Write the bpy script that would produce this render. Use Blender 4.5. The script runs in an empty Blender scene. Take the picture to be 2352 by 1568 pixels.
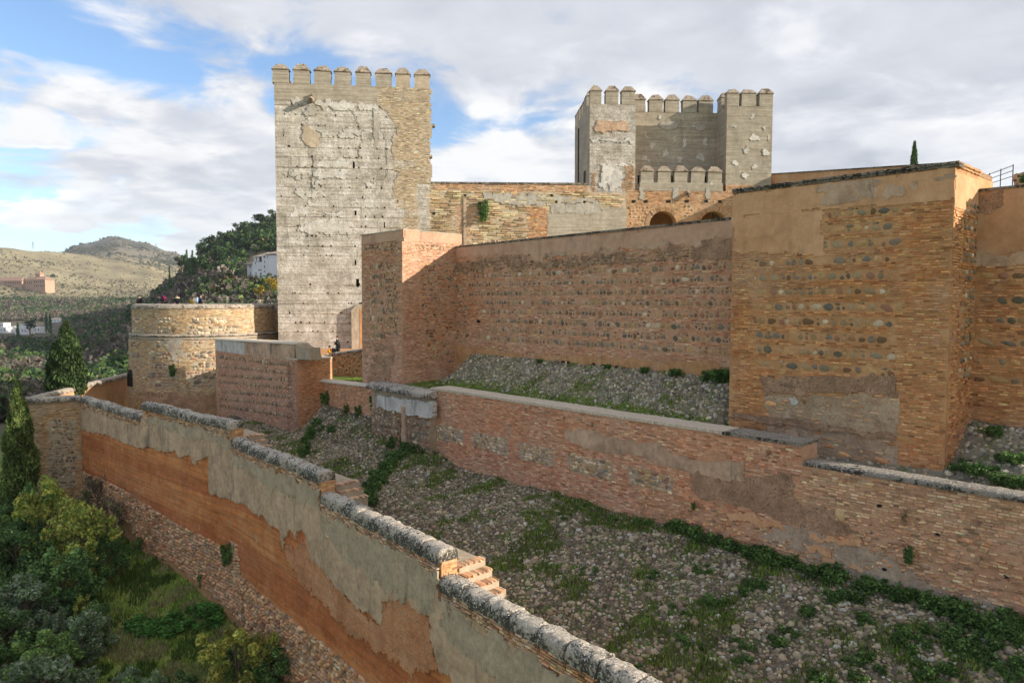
import bpy, math, random
import numpy as np
from mathutils import Matrix, Vector
random.seed(5)
rng = np.random.default_rng(11)
SC = bpy.context.scene
COL = SC.collection
R = math.radians
# ------------------------------------------------------------------ camera
F, CX, CY = 1640.0, 1176.0, 784.0          # focal length and centre, for a picture 2352 wide
PIT = math.atan((CY - 690.0) / F)
cam = bpy.data.cameras.new('camera'); cam.sensor_width = 36; cam.lens = 36 * F / 2352
cam.clip_start = 0.5; cam.clip_end = 12000
camo = bpy.data.objects.new('camera', cam); COL.objects.link(camo)
camo.rotation_euler = (math.pi / 2 - PIT, 0, 0); SC.camera = camo
SC.render.resolution_x, SC.render.resolution_y = 1024, 682
# ------------------------------------------------------------------ light
SUN_AZ, SUN_EL = R(104), R(18.5)             # azimuth clockwise from +Y
sun = bpy.data.lights.new('sun', 'SUN'); sun.energy = 2.0; sun.angle = R(0.53); sun.color = (1.0, 0.91, 0.79)
suno = bpy.data.objects.new('sun', sun); COL.objects.link(suno)
sd = Vector((math.sin(SUN_AZ) * math.cos(SUN_EL), math.cos(SUN_AZ) * math.cos(SUN_EL), math.sin(SUN_EL)))
suno.rotation_euler = sd.to_track_quat('Z', 'Y').to_euler(); suno.location = sd * 200
vs = SC.view_settings; vs.view_transform = 'Standard'; vs.look = 'None'; vs.gamma = 1; vs.use_curve_mapping = False
vs.exposure = 1.90
SC.cycles.max_bounces = 7; SC.cycles.diffuse_bounces = 5; SC.cycles.use_adaptive_sampling = True
SC.cycles.use_denoising = True

class NT:
    """small node-tree helper"""
    def __init__(s, tree): s.t = tree; tree.nodes.clear()
    def n(s, typ, ins=None, **kw):
        nd = s.t.nodes.new(typ)
        for k, v in kw.items(): setattr(nd, k, v)
        for k, v in (ins or {}).items():
            if hasattr(v, 'is_linked') or hasattr(v, 'links'): s.t.links.new(v, nd.inputs[k])
            else: nd.inputs[k].default_value = v
        return nd
    def math(s, op, a, b=0.0, c=None, clamp=False):
        ins = {0: a, 1: b}
        if c is not None: ins[2] = c
        return s.n('ShaderNodeMath', ins, operation=op, use_clamp=clamp).outputs[0]
    def vmath(s, op, a, b):
        return s.n('ShaderNodeVectorMath', {0: a, 1: b}, operation=op).outputs[0]
    def noise(s, vec, scale, detail=5, rough=0.55, dist=0.0, out=0):
        return s.n('ShaderNodeTexNoise', {'Vector': vec, 'Scale': scale, 'Detail': detail, 'Roughness': rough, 'Distortion': dist}).outputs[out]
    def ramp(s, fac, stops):
        nd = s.n('ShaderNodeValToRGB', {'Fac': fac}); el = nd.color_ramp.elements
        while len(el) < len(stops): el.new(0.5)
        for e, (p, c) in zip(el, stops):
            e.position = p; e.color = (*c, 1) if hasattr(c, '__len__') else (c, c, c, 1)
        return nd.outputs[0]
    def mix(s, fac, a, b, mode='MIX'):
        nd = s.n('ShaderNodeMix', data_type='RGBA', blend_type=mode)
        for i, v in ((0, fac), (6, a), (7, b)):
            if hasattr(v, 'links'): s.t.links.new(v, nd.inputs[i])
            else: nd.inputs[i].default_value = (*v, 1) if hasattr(v, '__len__') and len(v) == 3 else v
        return nd.outputs[2]
    def smooth(s, v, a, b):
        return s.n('ShaderNodeMapRange', {'Value': v, 'From Min': a, 'From Max': b}, interpolation_type='SMOOTHSTEP').outputs[0]

# ------------------------------------------------------------------ sky
world = bpy.data.worlds.new('World'); SC.world = world; world.use_nodes = True
w = NT(world.node_tree)
sky = w.n('ShaderNodeTexSky', sky_type='NISHITA', sun_disc=False, sun_elevation=SUN_EL, sun_rotation=SUN_AZ, altitude=700, air_density=1.0, dust_density=0.1, ozone_density=3.0)
tc = w.n('ShaderNodeTexCoord').outputs['Generated']
sp = w.n('ShaderNodeSeparateXYZ', {0: tc})
dz = w.math('MAXIMUM', sp.outputs[2], 0.0)
den = w.math('ADD', dz, 0.13)
px_, py_ = w.math('DIVIDE', sp.outputs[0], den), w.math('DIVIDE', sp.outputs[1], den)
plane = w.n('ShaderNodeCombineXYZ', {0: px_, 1: py_, 2: 0.3}).outputs[0]
plane2 = w.vmath('ADD', plane, (0.13, -0.10, 0.35))
def cover(vec):
    big = w.noise(vec, 0.85, 2, 0.5, 0.2); fine = w.noise(vec, 2.1, 9, 0.58, 0.35)
    c = w.math('ADD', w.math('MULTIPLY', big, 0.55), w.math('MULTIPLY', fine, 0.45))
    return w.math('ADD', c, w.math('MULTIPLY', sp.outputs[0], 0.12))
cv, cv2 = cover(plane), cover(plane2)
mask = w.smooth(cv, 0.395, 0.475)
# low bank of cumulus just above the horizon
azel = w.n('ShaderNodeCombineXYZ', {0: w.math('MULTIPLY', w.math('ARCTAN2', sp.outputs[0], sp.outputs[1]), 4.0), 1: w.math('MULTIPLY', sp.outputs[2], 13.0), 2: 4.2}).outputs[0]
low = w.noise(azel, 1.5, 8, 0.55, 0.2)
lowm = w.smooth(w.math('SUBTRACT', low, w.math('MULTIPLY', w.math('ABSOLUTE', w.math('SUBTRACT', sp.outputs[2], 0.10)), 1.9)), 0.37, 0.43)
lit = w.smooth(w.math('SUBTRACT', cv, cv2), -0.06, 0.07)
thick = w.smooth(cv, 0.50, 0.66)
fine2 = w.noise(plane, 3.2, 7, 0.6, 0.4)
shade = w.math('ADD', w.math('SUBTRACT', w.math('MULTIPLY', lit, 0.55), w.math('MULTIPLY', thick, 0.38)), w.math('MULTIPLY', fine2, 0.75), clamp=True)
ccol = w.ramp(shade, [(0.0, (0.14, 0.150, 0.172)), (0.42, (0.195, 0.203, 0.222)), (0.9, (0.275, 0.277, 0.28))])
lowcol = w.ramp(w.noise(w.vmath('ADD', azel, (0.05, 0.45, 0)), 1.5, 8, 0.55, 0.2), [(0.38, (0.36, 0.355, 0.345)), (0.62, (0.19, 0.20, 0.225))])
bg1 = w.n('ShaderNodeBackground', {'Color': sky.outputs[0], 'Strength': 0.06})
bgc = w.n('ShaderNodeBackground', {'Color': ccol, 'Strength': 1.0})
bgl = w.n('ShaderNodeBackground', {'Color': lowcol, 'Strength': 1.0})
m1 = w.n('ShaderNodeMixShader', {0: w.math('MULTIPLY', lowm, 0.9), 1: bg1.outputs[0], 2: bgl.outputs[0]})
m2 = w.n('ShaderNodeMixShader', {0: w.math('MULTIPLY', mask, w.smooth(sp.outputs[2], 0.03, 0.16)), 1: m1.outputs[0], 2: bgc.outputs[0]})
w.n('ShaderNodeOutputWorld', {'Surface': m2.outputs[0]})

# ------------------------------------------------------------------ materials
def pos(t): return t.n('ShaderNodeNewGeometry').outputs['Position']
def finish(t, color, rough=0.92, bump=None, bstr=0.4, bdist=0.02, spec=0.25, nrm=None):
    p = t.n('ShaderNodeBsdfPrincipled', {'Base Color': color, 'Roughness': rough, 'Specular IOR Level': spec})
    if bump is not None:
        b = t.n('ShaderNodeBump', {'Strength': bstr, 'Distance': bdist, 'Height': bump})
        t.t.links.new(b.outputs[0], p.inputs['Normal'])
    t.n('ShaderNodeOutputMaterial', {'Surface': p.outputs[0]})
    return p
def newmat(name):
    m = bpy.data.materials.new(name); m.use_nodes = True
    return m, NT(m.node_tree)
def mat_col(name, rough=0.93, weather=(0.40, 0.31, 0.23), wamt=0.35, nscale=9.0, dirt=0.35, rust=0.0):
    """colour from the mesh attribute, worn by position noise"""
    m, t = newmat(name); P = pos(t)
    a = t.n('ShaderNodeAttribute', attribute_name='col').outputs['Color']
    f = t.noise(P, nscale, 6, 0.65)
    c = t.mix(1.0, a, t.ramp(f, [(0.25, 0.62), (0.5, 1.0), (0.75, 1.3)]), 'MULTIPLY')
    wz = t.smooth(t.noise(P, 0.55, 5, 0.6, 0.6), 0.50, 0.68)
    c = t.mix(t.math('MULTIPLY', wz, wamt), c, weather)
    if rust:
        rz = t.smooth(t.noise(t.vmath('ADD', P, (31.0, 7.0, 3.0)), 0.22, 5, 0.55, 0.5), 0.50, 0.62)
        c = t.mix(t.math('MULTIPLY', rz, rust), c, t.mix(1.0, c, (1.0, 0.74, 0.52), 'MULTIPLY'))
    dk = t.smooth(t.noise(t.vmath('MULTIPLY', P, (1.0, 1.0, 0.35)), 0.9, 6, 0.65, 0.4), 0.56, 0.74)
    c = t.mix(t.math('MULTIPLY', dk, dirt), c, (0.10, 0.075, 0.055))
    finish(t, c, rough, t.noise(P, 38, 5, 0.7), 0.55, 0.012)
    return m
def mat_earth(name, c1, c2, c3, scale=0.8, layers=0.0, grain=(60, 0.35), stain=(0.12, 0.10, 0.08), samt=0.4, rough=0.95, bstr=0.5, bdist=0.03, streak=True, pebble=0.0):
    m, t = newmat(name); P = pos(t)
    n1 = t.noise(P, scale, 8, 0.62, 0.4); n2 = t.noise(P, scale * 5.3, 6, 0.6)
    f = t.math('ADD', t.math('MULTIPLY', n1, 0.6), t.math('MULTIPLY', n2, 0.4))
    c = t.ramp(f, [(0.36, c1), (0.5, c2), (0.64, c3)])
    h = t.noise(P, grain[0], 4, 0.7)
    c = t.mix(1.0, c, t.ramp(h, [(0.25, 1 - grain[1]), (0.5, 1.0), (0.75, 1 + grain[1])]), 'MULTIPLY')
    if layers:
        ln = t.noise(t.vmath('MULTIPLY', P, (0.25, 0.25, 7.0)), 1.0, 5, 0.65)
        c = t.mix(layers, c, t.ramp(ln, [(0.35, 0.55), (0.5, 1.0), (0.65, 1.35)]), 'MULTIPLY')
        h = t.math('ADD', h, t.math('MULTIPLY', ln, 2.0 * layers))
    if pebble:
        vo = t.n('ShaderNodeTexVoronoi', {'Vector': P, 'Scale': 11.0, 'Randomness': 1.0})
        sel = t.math('MULTIPLY', t.smooth(vo.outputs['Distance'], 0.34, 0.22), t.smooth(t.n('ShaderNodeSeparateXYZ', {0: vo.outputs['Color']}).outputs[0], 0.55, 0.6))
        c = t.mix(t.math('MULTIPLY', sel, pebble), c, t.mix(t.n('ShaderNodeSeparateXYZ', {0: vo.outputs['Color']}).outputs[1], (0.20, 0.17, 0.14), (0.55, 0.45, 0.36)))
        h = t.math('ADD', h, t.math('MULTIPLY', sel, 0.9))
    if samt:
        sv = (1.3, 1.3, 0.28) if streak else (1, 1, 1)
        st = t.smooth(t.noise(t.vmath('MULTIPLY', P, sv), 1.1, 7, 0.66, 0.5), 0.54, 0.72)
        c = t.mix(t.math('MULTIPLY', st, samt), c, stain)
    finish(t, c, rough, t.math('ADD', h, t.math('MULTIPLY', n2, 1.4)), bstr, bdist)
    return m
def mat_lichen(name, base, pale, dark, bal=0.5, scale=5.0):
    m, t = newmat(name); P = pos(t)
    n1 = t.noise(P, scale, 8, 0.72, 0.6); n2 = t.noise(P, scale * 2.7, 6, 0.7); n3 = t.noise(P, 0.9, 4, 0.6, 0.5)
    c = t.mix(t.smooth(n2, 0.42, 0.6), base, tuple(0.62 * x for x in base))
    nz = t.n('ShaderNodeSeparateXYZ', {0: t.n('ShaderNodeNewGeometry').outputs['Normal']}).outputs[2]
    c = t.mix(t.smooth(t.math('ADD', t.math('ADD', n1, t.math('MULTIPLY', t.math('SUBTRACT', n3, 0.5), 0.7)), t.math('MULTIPLY', nz, -0.10)), bal - 0.05, bal + 0.05), c, dark)
    c = t.mix(t.math('MULTIPLY', t.smooth(t.math('ADD', n2, t.math('MULTIPLY', nz, 0.07)), 0.57, 0.64), 0.85), c, pale)
    finish(t, c, 0.95, t.math('ADD', n1, n2), 0.9, 0.05)
    return m
def mat_leaf(name, rough=0.6):
    m, t = newmat(name); P = pos(t)
    a = t.n('ShaderNodeAttribute', attribute_name='col').outputs['Color']
    c = t.mix(1.0, a, t.ramp(t.noise(P, 1.3, 4, 0.6), [(0.3, 0.7), (0.7, 1.35)]), 'MULTIPLY')
    p = t.n('ShaderNodeBsdfPrincipled', {'Base Color': c, 'Roughness': rough, 'Specular IOR Level': 0.2})
    tr = t.n('ShaderNodeBsdfTranslucent', {'Color': c})
    t.n('ShaderNodeOutputMaterial', {'Surface': t.n('ShaderNodeMixShader', {0: 0.3, 1: p.outputs[0], 2: tr.outputs[0]}).outputs[0]})
    return m
def mat_flat(name, c, rough=0.85, nz=0.25, scale=6.0, metal=0.0):
    m, t = newmat(name); P = pos(t)
    cc = t.mix(1.0, (*c, 1), t.ramp(t.noise(P, scale, 5, 0.6), [(0.3, 1 - nz), (0.7, 1 + nz)]), 'MULTIPLY')
    p = finish(t, cc, rough); p.inputs['Metallic'].default_value = metal
    return m

M = {}
M['masonry'] = mat_col('masonry', weather=(0.60, 0.44, 0.33), wamt=0.48, dirt=0.30, rust=0.6)
M['stonework'] = mat_col('stonework', weather=(0.50, 0.37, 0.27), wamt=0.26, dirt=0.3, nscale=16)
M['pale_masonry'] = mat_col('pale_masonry', weather=(0.50, 0.43, 0.33), wamt=0.3, dirt=0.35)
M['cobble'] = mat_col('cobble', wamt=0.05, nscale=14, dirt=0.25)
M['leaf'] = mat_leaf('leaf')
M['mortar_red'] = mat_earth('mortar_red', (0.443, 0.234, 0.136), (0.554, 0.316, 0.190), (0.639, 0.403, 0.261), 1.1, samt=0.25)
M['mortar_tan'] = mat_earth('mortar_tan', (0.419, 0.210, 0.092), (0.541, 0.286, 0.131), (0.653, 0.380, 0.190), 0.9, samt=0.25)
M['mortar_bed'] = mat_earth('mortar_bed', (0.469, 0.263, 0.136), (0.578, 0.350, 0.190), (0.677, 0.444, 0.261), 0.9, samt=0.2)
M['mortar_pale'] = mat_earth('mortar_pale', (0.36, 0.29, 0.20), (0.46, 0.37, 0.26), (0.55, 0.46, 0.34), 0.9, samt=0.4)
M['mortar_grey'] = mat_earth('mortar_grey', (0.309, 0.228, 0.158), (0.438, 0.331, 0.228), (0.553, 0.422, 0.297), 1.4, samt=0.4, pebble=0.6)
M['tapial_grey'] = mat_earth('tapial_grey', (0.308, 0.265, 0.206), (0.474, 0.423, 0.349), (0.670, 0.618, 0.545), 0.8, layers=0.5, grain=(12, 0.3), stain=(0.19, 0.165, 0.13), samt=0.65, bstr=0.8, bdist=0.06)
M['tapial_brown'] = mat_earth('tapial_brown', (0.30, 0.255, 0.19), (0.38, 0.325, 0.245), (0.46, 0.405, 0.31), 0.5, layers=0.55, grain=(14, 0.18), stain=(0.19, 0.16, 0.12), samt=0.35, bstr=0.5)
M['tapial_red'] = mat_earth('tapial_red', (0.474, 0.148, 0.045), (0.618, 0.218, 0.073), (0.684, 0.307, 0.124), 0.45, layers=0.55, grain=(40, 0.35), stain=(0.26, 0.16, 0.095), samt=0.4, bstr=0.9, pebble=0.55)
M['tapial_deep'] = mat_earth('tapial_deep', (0.395, 0.112, 0.033), (0.526, 0.165, 0.056), (0.605, 0.236, 0.095), 0.45, layers=0.45, grain=(40, 0.4), stain=(0.22, 0.13, 0.08), samt=0.3, bstr=0.9, pebble=0.75)
M['tapial_pebbly'] = mat_earth('tapial_pebbly', (0.486, 0.192, 0.086), (0.621, 0.274, 0.131), (0.702, 0.361, 0.192), 0.8, layers=0.2, grain=(22, 0.5), stain=(0.28, 0.16, 0.09), samt=0.3, bstr=1.0, bdist=.05, pebble=1.0)
M['plaster_grey'] = mat_earth('plaster_grey', (0.341, 0.222, 0.143), (0.528, 0.353, 0.229), (0.681, 0.469, 0.315), 0.8, grain=(45, 0.3), stain=(0.135, 0.118, 0.105), samt=0.85, bstr=0.6)
M['plaster_beige'] = mat_earth('plaster_beige', (0.523, 0.280, 0.141), (0.652, 0.360, 0.186), (0.743, 0.435, 0.240), 0.6, grain=(30, 0.15), stain=(0.26, 0.165, 0.10), samt=0.4, bstr=0.35)
M['plaster_pink'] = mat_earth('plaster_pink', (0.474, 0.274, 0.174), (0.578, 0.350, 0.228), (0.653, 0.420, 0.283), 0.6, grain=(30, 0.15), stain=(0.24, 0.165, 0.13), samt=0.5, bstr=0.35)
M['plaster_orange'] = mat_earth('plaster_orange', (0.446, 0.235, 0.116), (0.553, 0.317, 0.168), (0.617, 0.400, 0.232), 0.5, grain=(30, 0.12), samt=0.2, bstr=0.3)
M['worn_render'] = mat_earth('worn_render', (0.373, 0.243, 0.142), (0.504, 0.350, 0.222), (0.605, 0.457, 0.312), 1.3, layers=0.3, grain=(20, 0.3), stain=(0.25, 0.18, 0.12), samt=0.6, bstr=0.9, bdist=.05, streak=False)
M['lime_wash'] = mat_earth('lime_wash', (0.431, 0.390, 0.321), (0.559, 0.520, 0.449), (0.686, 0.660, 0.599), 1.1, layers=0.3, grain=(16, 0.3), stain=(0.26, 0.23, 0.18), samt=0.6, bstr=0.7)
M['cement'] = mat_earth('cement', (0.30, 0.265, 0.215), (0.41, 0.37, 0.305), (0.50, 0.46, 0.38), 0.9, grain=(30, 0.25), stain=(0.2, 0.18, 0.15), samt=0.5, bstr=0.5)
M['plaster_white'] = mat_earth('plaster_white', (0.40, 0.37, 0.32), (0.58, 0.54, 0.47), (0.70, 0.66, 0.60), 1.2, grain=(30, 0.2), stain=(0.14, 0.12, 0.10), samt=0.8, bstr=0.4)
M['conglomerate'] = mat_earth('conglomerate', (0.306, 0.186, 0.113), (0.459, 0.276, 0.166), (0.626, 0.393, 0.246), 1.8, grain=(25, 0.45), stain=(0.09, 0.075, 0.06), samt=0.55, bstr=1.0, bdist=0.06, pebble=0.8, streak=False)
M['patch_white'] = mat_earth('patch_white', (0.52, 0.48, 0.40), (0.66, 0.62, 0.54), (0.74, 0.70, 0.63), 2.0, samt=0.2)
M['coping'] = mat_lichen('coping', (0.47, 0.39, 0.30), (0.76, 0.71, 0.61), (0.075, 0.065, 0.05), 0.445, 6.0)
M['coping_far'] = mat_lichen('coping_far', (0.44, 0.36, 0.27), (0.60, 0.54, 0.44), (0.14, 0.115, 0.09), 0.49, 2.2)
M['coping_dark'] = mat_lichen('coping_dark', (0.30, 0.255, 0.20), (0.58, 0.53, 0.44), (0.045, 0.04, 0.033), 0.50, 5.0)
M['coping_pale'] = mat_lichen('coping_pale', (0.74, 0.61, 0.46), (0.80, 0.71, 0.57), (0.42, 0.33, 0.24), 0.66, 3.0)
M['merlon_cap'] = mat_lichen('merlon_cap', (0.36, 0.29, 0.21), (0.55, 0.48, 0.37), (0.12, 0.08, 0.055), 0.52, 1.6)
M['dark'] = mat_flat('shade_black', (0.02, 0.016, 0.013))  # near-black colour stands in for shade inside openings; also colours the rain pipe
M['iron'] = mat_flat('iron', (0.03, 0.028, 0.026), 0.55, metal=0.7)
M['wood'] = mat_flat('bark', (0.13, 0.095, 0.065), 0.95, 0.4, 9)
M['white_wall'] = mat_flat('whitewash', (0.78, 0.77, 0.75), 0.9, 0.06, 0.3)
M['terracotta'] = mat_flat('terracotta_wall', (0.47, 0.31, 0.21), 0.9, 0.12, 0.2)
M['roof_tile'] = mat_flat('roof_tile', (0.36, 0.225, 0.155), 0.9, 0.3, 0.8)
M['roof_grey'] = mat_flat('roof_tile_grey', (0.36, 0.29, 0.22), 0.9, 0.3, 0.8)
M['window'] = mat_flat('window_glass', (0.05, 0.045, 0.045), 0.3)
def dyed(name, c): 
    if name not in M: M[name] = mat_flat(name, c, 0.85, 0.15, 12)
    return M[name]

# ------------------------------------------------------------------ numeric helpers
_perm = rng.permutation(4096)
def vnoise(p, seed=0):
    """value noise 0..1 at points (n,3)"""
    p = np.asarray(p, float) + seed * 17.31
    i = np.floor(p).astype(np.int64); f = p - i; f = f * f * (3 - 2 * f); out = 0
    for dx in (0, 1):
        for dy in (0, 1):
            for dz_ in (0, 1):
                h = _perm[(i[..., 0] + dx + _perm[(i[..., 1] + dy + _perm[(i[..., 2] + dz_) & 4095]) & 4095]) & 4095] / 4095.0
                out = out + h * (f[..., 0] if dx else 1 - f[..., 0]) * (f[..., 1] if dy else 1 - f[..., 1]) * (f[..., 2] if dz_ else 1 - f[..., 2])
    return out
def fbm(p, seed=0, o=3):
    p = np.asarray(p, float); s = 0; a = 0.5; t = 0
    for k in range(o): s = s + a * vnoise(p * 2 ** k, seed + k); t += a; a *= 0.5
    return s / t
def inpoly(s, z, poly):
    s = np.asarray(s); z = np.asarray(z); r = np.zeros(s.shape, bool); n = len(poly)
    for i in range(n):
        (x1, y1), (x2, y2) = poly[i], poly[(i + 1) % n]
        if y1 == y2: continue
        r ^= ((y1 > z) != (y2 > z)) & (s < (x2 - x1) * (z - y1) / (y2 - y1) + x1)
    return r
def ray(x, y):
    xn, yn = (x - CX) / F, (y - CY) / F
    c, s = math.cos(PIT), math.sin(PIT)
    return np.array([xn, c - yn * s, -s - yn * c])
def at(x, y, depth): d = ray(x, y); return d * (depth / d[1])
def onz(x, y, z): d = ray(x, y); return d * (z / d[2])
def proj(P):
    P = np.asarray(P, float); c, s = math.cos(PIT), math.sin(PIT)
    yd = P[..., 1] * c - P[..., 2] * s; zd = P[..., 1] * s + P[..., 2] * c
    return CX + F * P[..., 0] / yd, CY - F * zd / yd
def unit(v): v = np.asarray(v, float); return v / np.linalg.norm(v)
_az = math.atan((-322 - CX) / F)
U = np.array([math.sin(_az), math.cos(_az)]); V = np.array([math.sin(_az + math.pi / 2), math.cos(_az + math.pi / 2)])

class Face:
    """a vertical wall plane: s along it from P0, z up, o outwards (towards the camera)"""
    def __init__(s, P0, P1, batter=0.0, zb=0.0):
        s.P0 = np.asarray(P0, float)[:2]; P1 = np.asarray(P1, float)[:2]
        s.L = np.linalg.norm(P1 - s.P0); s.d = (P1 - s.P0) / s.L
        n = np.array([s.d[1], -s.d[0]])
        if n @ (-s.P0) < 0: n = -n
        s.n = n; s.b = batter; s.zb = zb
    def P(f, s, z, o):
        s, z, o = np.broadcast_arrays(np.asarray(s, float), np.asarray(z, float), np.asarray(o, float))
        oo = o + f.b * (f.zb - z)
        return np.stack([f.P0[0] + f.d[0] * s + f.n[0] * oo, f.P0[1] + f.d[1] * s + f.n[1] * oo, z], -1)
    def px(f, x, y):
        r = ray(x, y); t = (f.P0 @ f.n) / (r[:2] @ f.n); q = r * t
        z = q[2]
        if f.b:
            t = (f.P0 @ f.n + f.b * (f.zb - z)) / (r[:2] @ f.n); q = r * t
        return ((q[:2] - f.P0) @ f.d, q[2])
    def poly(f, pts): return [f.px(*p) for p in pts]
    def ang(f, s): return np.full(np.shape(s), math.atan2(f.d[1], f.d[0]))
    def flip(f): return (f.d[0] * f.n[1] - f.d[1] * f.n[0]) < 0
class Cyl:
    """a round wall; s is arc length, s=0 faces the camera, positive to the right"""
    def __init__(f, C, Rr, batter=0.0, zb=0.0):
        f.C = np.asarray(C, float)[:2]; f.R = Rr; f.b = batter; f.zb = zb; f.a0 = math.atan2(-f.C[1], -f.C[0])
    def P(f, s, z, o):
        s, z, o = np.broadcast_arrays(np.asarray(s, float), np.asarray(z, float), np.asarray(o, float))
        a = f.a0 + s / f.R; r = f.R + o + f.b * (f.zb - z)
        return np.stack([f.C[0] + np.cos(a) * r, f.C[1] + np.sin(a) * r, z], -1)
    def px(f, x, y):
        r = ray(x, y); rr = f.R
        for _ in range(3):
            d = r[:2]; b = -2 * d @ f.C; a = d @ d; c = f.C @ f.C - rr * rr; D = max(b * b - 4 * a * c, 0)
            t = (-b - math.sqrt(D)) / (2 * a); q = r * t; rr = f.R + f.b * (f.zb - q[2])
        a = math.atan2(q[1] - f.C[1], q[0] - f.C[0]) - f.a0
        a = (a + math.pi) % (2 * math.pi) - math.pi
        return (a * f.R, q[2])
    def poly(f, pts): return [f.px(*p) for p in pts]
    def ang(f, s): return f.a0 + np.asarray(s) / f.R + math.pi / 2
    def flip(f): return True

class MB:
    """collects polygons; build() links them as ONE mesh object"""
    def __init__(s): s.v = []; s.f = []; s.c = []; s.n = 0
    def add(s, Vv, Fs, col=None):
        Vv = np.asarray(Vv, float).reshape(-1, 3); s.v.append(Vv)
        if isinstance(Fs, np.ndarray): Fs = [Fs]
        for f in Fs: s.f.append(np.asarray(f, np.int64).reshape(-1, np.shape(f)[-1]) + s.n)
        c = np.ones((len(Vv), 3)) * 0.5
        if col is not None: c[:] = col
        s.c.append(c); s.n += len(Vv)
    def box(s, x0, x1, y0, y1, z0, z1, col=None):
        s.add([(x, y, z) for z in (z0, z1) for y in (y0, y1) for x in (x0, x1)], np.array([[0, 2, 3, 1], [4, 5, 7, 6], [0, 1, 5, 4], [2, 6, 7, 3], [0, 4, 6, 2], [1, 3, 7, 5]]), col)
    def prism(s, f, outline, o0, o1, col=None):
        """outline in (s,z) swept between o0 (back) and o1 (front) on face f"""
        pts = np.array(outline, float); n = len(pts)
        area = 0.5 * np.sum(pts[:, 0] * np.roll(pts[:, 1], -1) - np.roll(pts[:, 0], -1) * pts[:, 1])
        if area < 0: pts = pts[::-1]
        Vv = np.concatenate([f.P(pts[:, 0], pts[:, 1], o1), f.P(pts[:, 0], pts[:, 1], o0)])
        i = np.arange(n); j = (i + 1) % n
        ok = f.flip()
        fr, bk = i[None, :], (i[::-1] + n)[None, :]
        sd_ = np.stack([j, i, i + n, j + n], 1)
        if not ok: fr, bk, sd_ = fr[:, ::-1], bk[:, ::-1], sd_[:, ::-1]
        s.add(Vv, [fr, bk, sd_], col)
    def tube(s, pts, rad, seg=6, col=None):
        pts = np.asarray(pts, float); n = len(pts); rad = np.broadcast_to(rad, n)
        t = np.gradient(pts, axis=0); t /= np.linalg.norm(t, axis=1)[:, None] + 1e-9
        up = np.where(np.abs(t[:, 2:3]) > 0.9, np.array([[1., 0, 0]]), np.array([[0, 0, 1.]]))
        a = np.cross(t, up); a /= np.linalg.norm(a, axis=1)[:, None]; b = np.cross(t, a)
        th = np.arange(seg) / seg * 2 * math.pi
        Vv = pts[:, None] + rad[:, None, None] * (np.cos(th)[None, :, None] * a[:, None] + np.sin(th)[None, :, None] * b[:, None])
        i = np.arange(n - 1)[:, None] * seg; k = np.arange(seg); k2 = (k + 1) % seg
        q = np.stack(np.broadcast_arrays(i + k, i + seg + k, i + seg + k2, i + k2), -1).reshape(-1, 4)
        s.add(Vv.reshape(-1, 3), [q, k[None, :], (k[::-1] + (n - 1) * seg)[None, :]], col)
    def inst(s, T, Fs, Vn, col):
        """Vn (N,k,3) world vertices of N copies of a template with faces Fs"""
        N, k = Vn.shape[:2]
        if N == 0: return
        off = (np.arange(N) * k)[:, None, None]
        s.add(Vn.reshape(-1, 3), [(f[None] + off).reshape(-1, f.shape[1]) for f in Fs], np.repeat(np.asarray(col), k, 0))
    def mesh(s, name, smooth=False, origin=None):
        Vv = np.concatenate(s.v); me = bpy.data.meshes.new(name)
        if origin is not None: Vv = Vv - np.asarray(origin)
        me.vertices.add(len(Vv)); me.vertices.foreach_set('co', Vv.astype(np.float32).ravel())
        loops = np.concatenate([f.ravel() for f in s.f]); tot = np.concatenate([np.full(len(f), f.shape[1]) for f in s.f])
        me.loops.add(len(loops)); me.loops.foreach_set('vertex_index', loops.astype(np.int32))
        me.polygons.add(len(tot)); st = np.concatenate([[0], np.cumsum(tot)[:-1]])
        me.polygons.foreach_set('loop_start', st.astype(np.int32))
        me.polygons.foreach_set('use_smooth', np.full(len(tot), bool(smooth)))
        c = np.concatenate(s.c); a = me.attributes.new('col', 'FLOAT_COLOR', 'POINT')
        a.data.foreach_set('color', np.concatenate([c, np.ones((len(c), 1))], 1).astype(np.float32).ravel())
        me.update(calc_edges=True); me.validate()
        return me
    def build(s, name, mat, parent=None, smooth=False, kind=None, label=None, origin=None):
        org = np.array(parent.location) if parent is not None else origin
        if parent is not None and parent.parent is not None: org = org + np.array(parent.parent.location)
        me = s.mesh(name, smooth, org); me.materials.append(mat)
        o = bpy.data.objects.new(name, me); COL.objects.link(o)
        if parent is not None: o.parent = parent
        elif origin is not None: o.location = origin
        if kind: o['kind'] = kind
        if label: o['label'] = label
        return o
def thing(name, label, cat, loc=(0, 0, 0), group=None):
    o = bpy.data.objects.new(name, None); COL.objects.link(o); o.empty_display_size = 0.3
    o.location = [float(x) for x in loc]; o['label'] = label; o['category'] = cat
    if group: o['group'] = group
    return o
def tag(o, label, cat, group=None):
    o['label'] = label; o['category'] = cat
    if group: o['group'] = group
    return o

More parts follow.
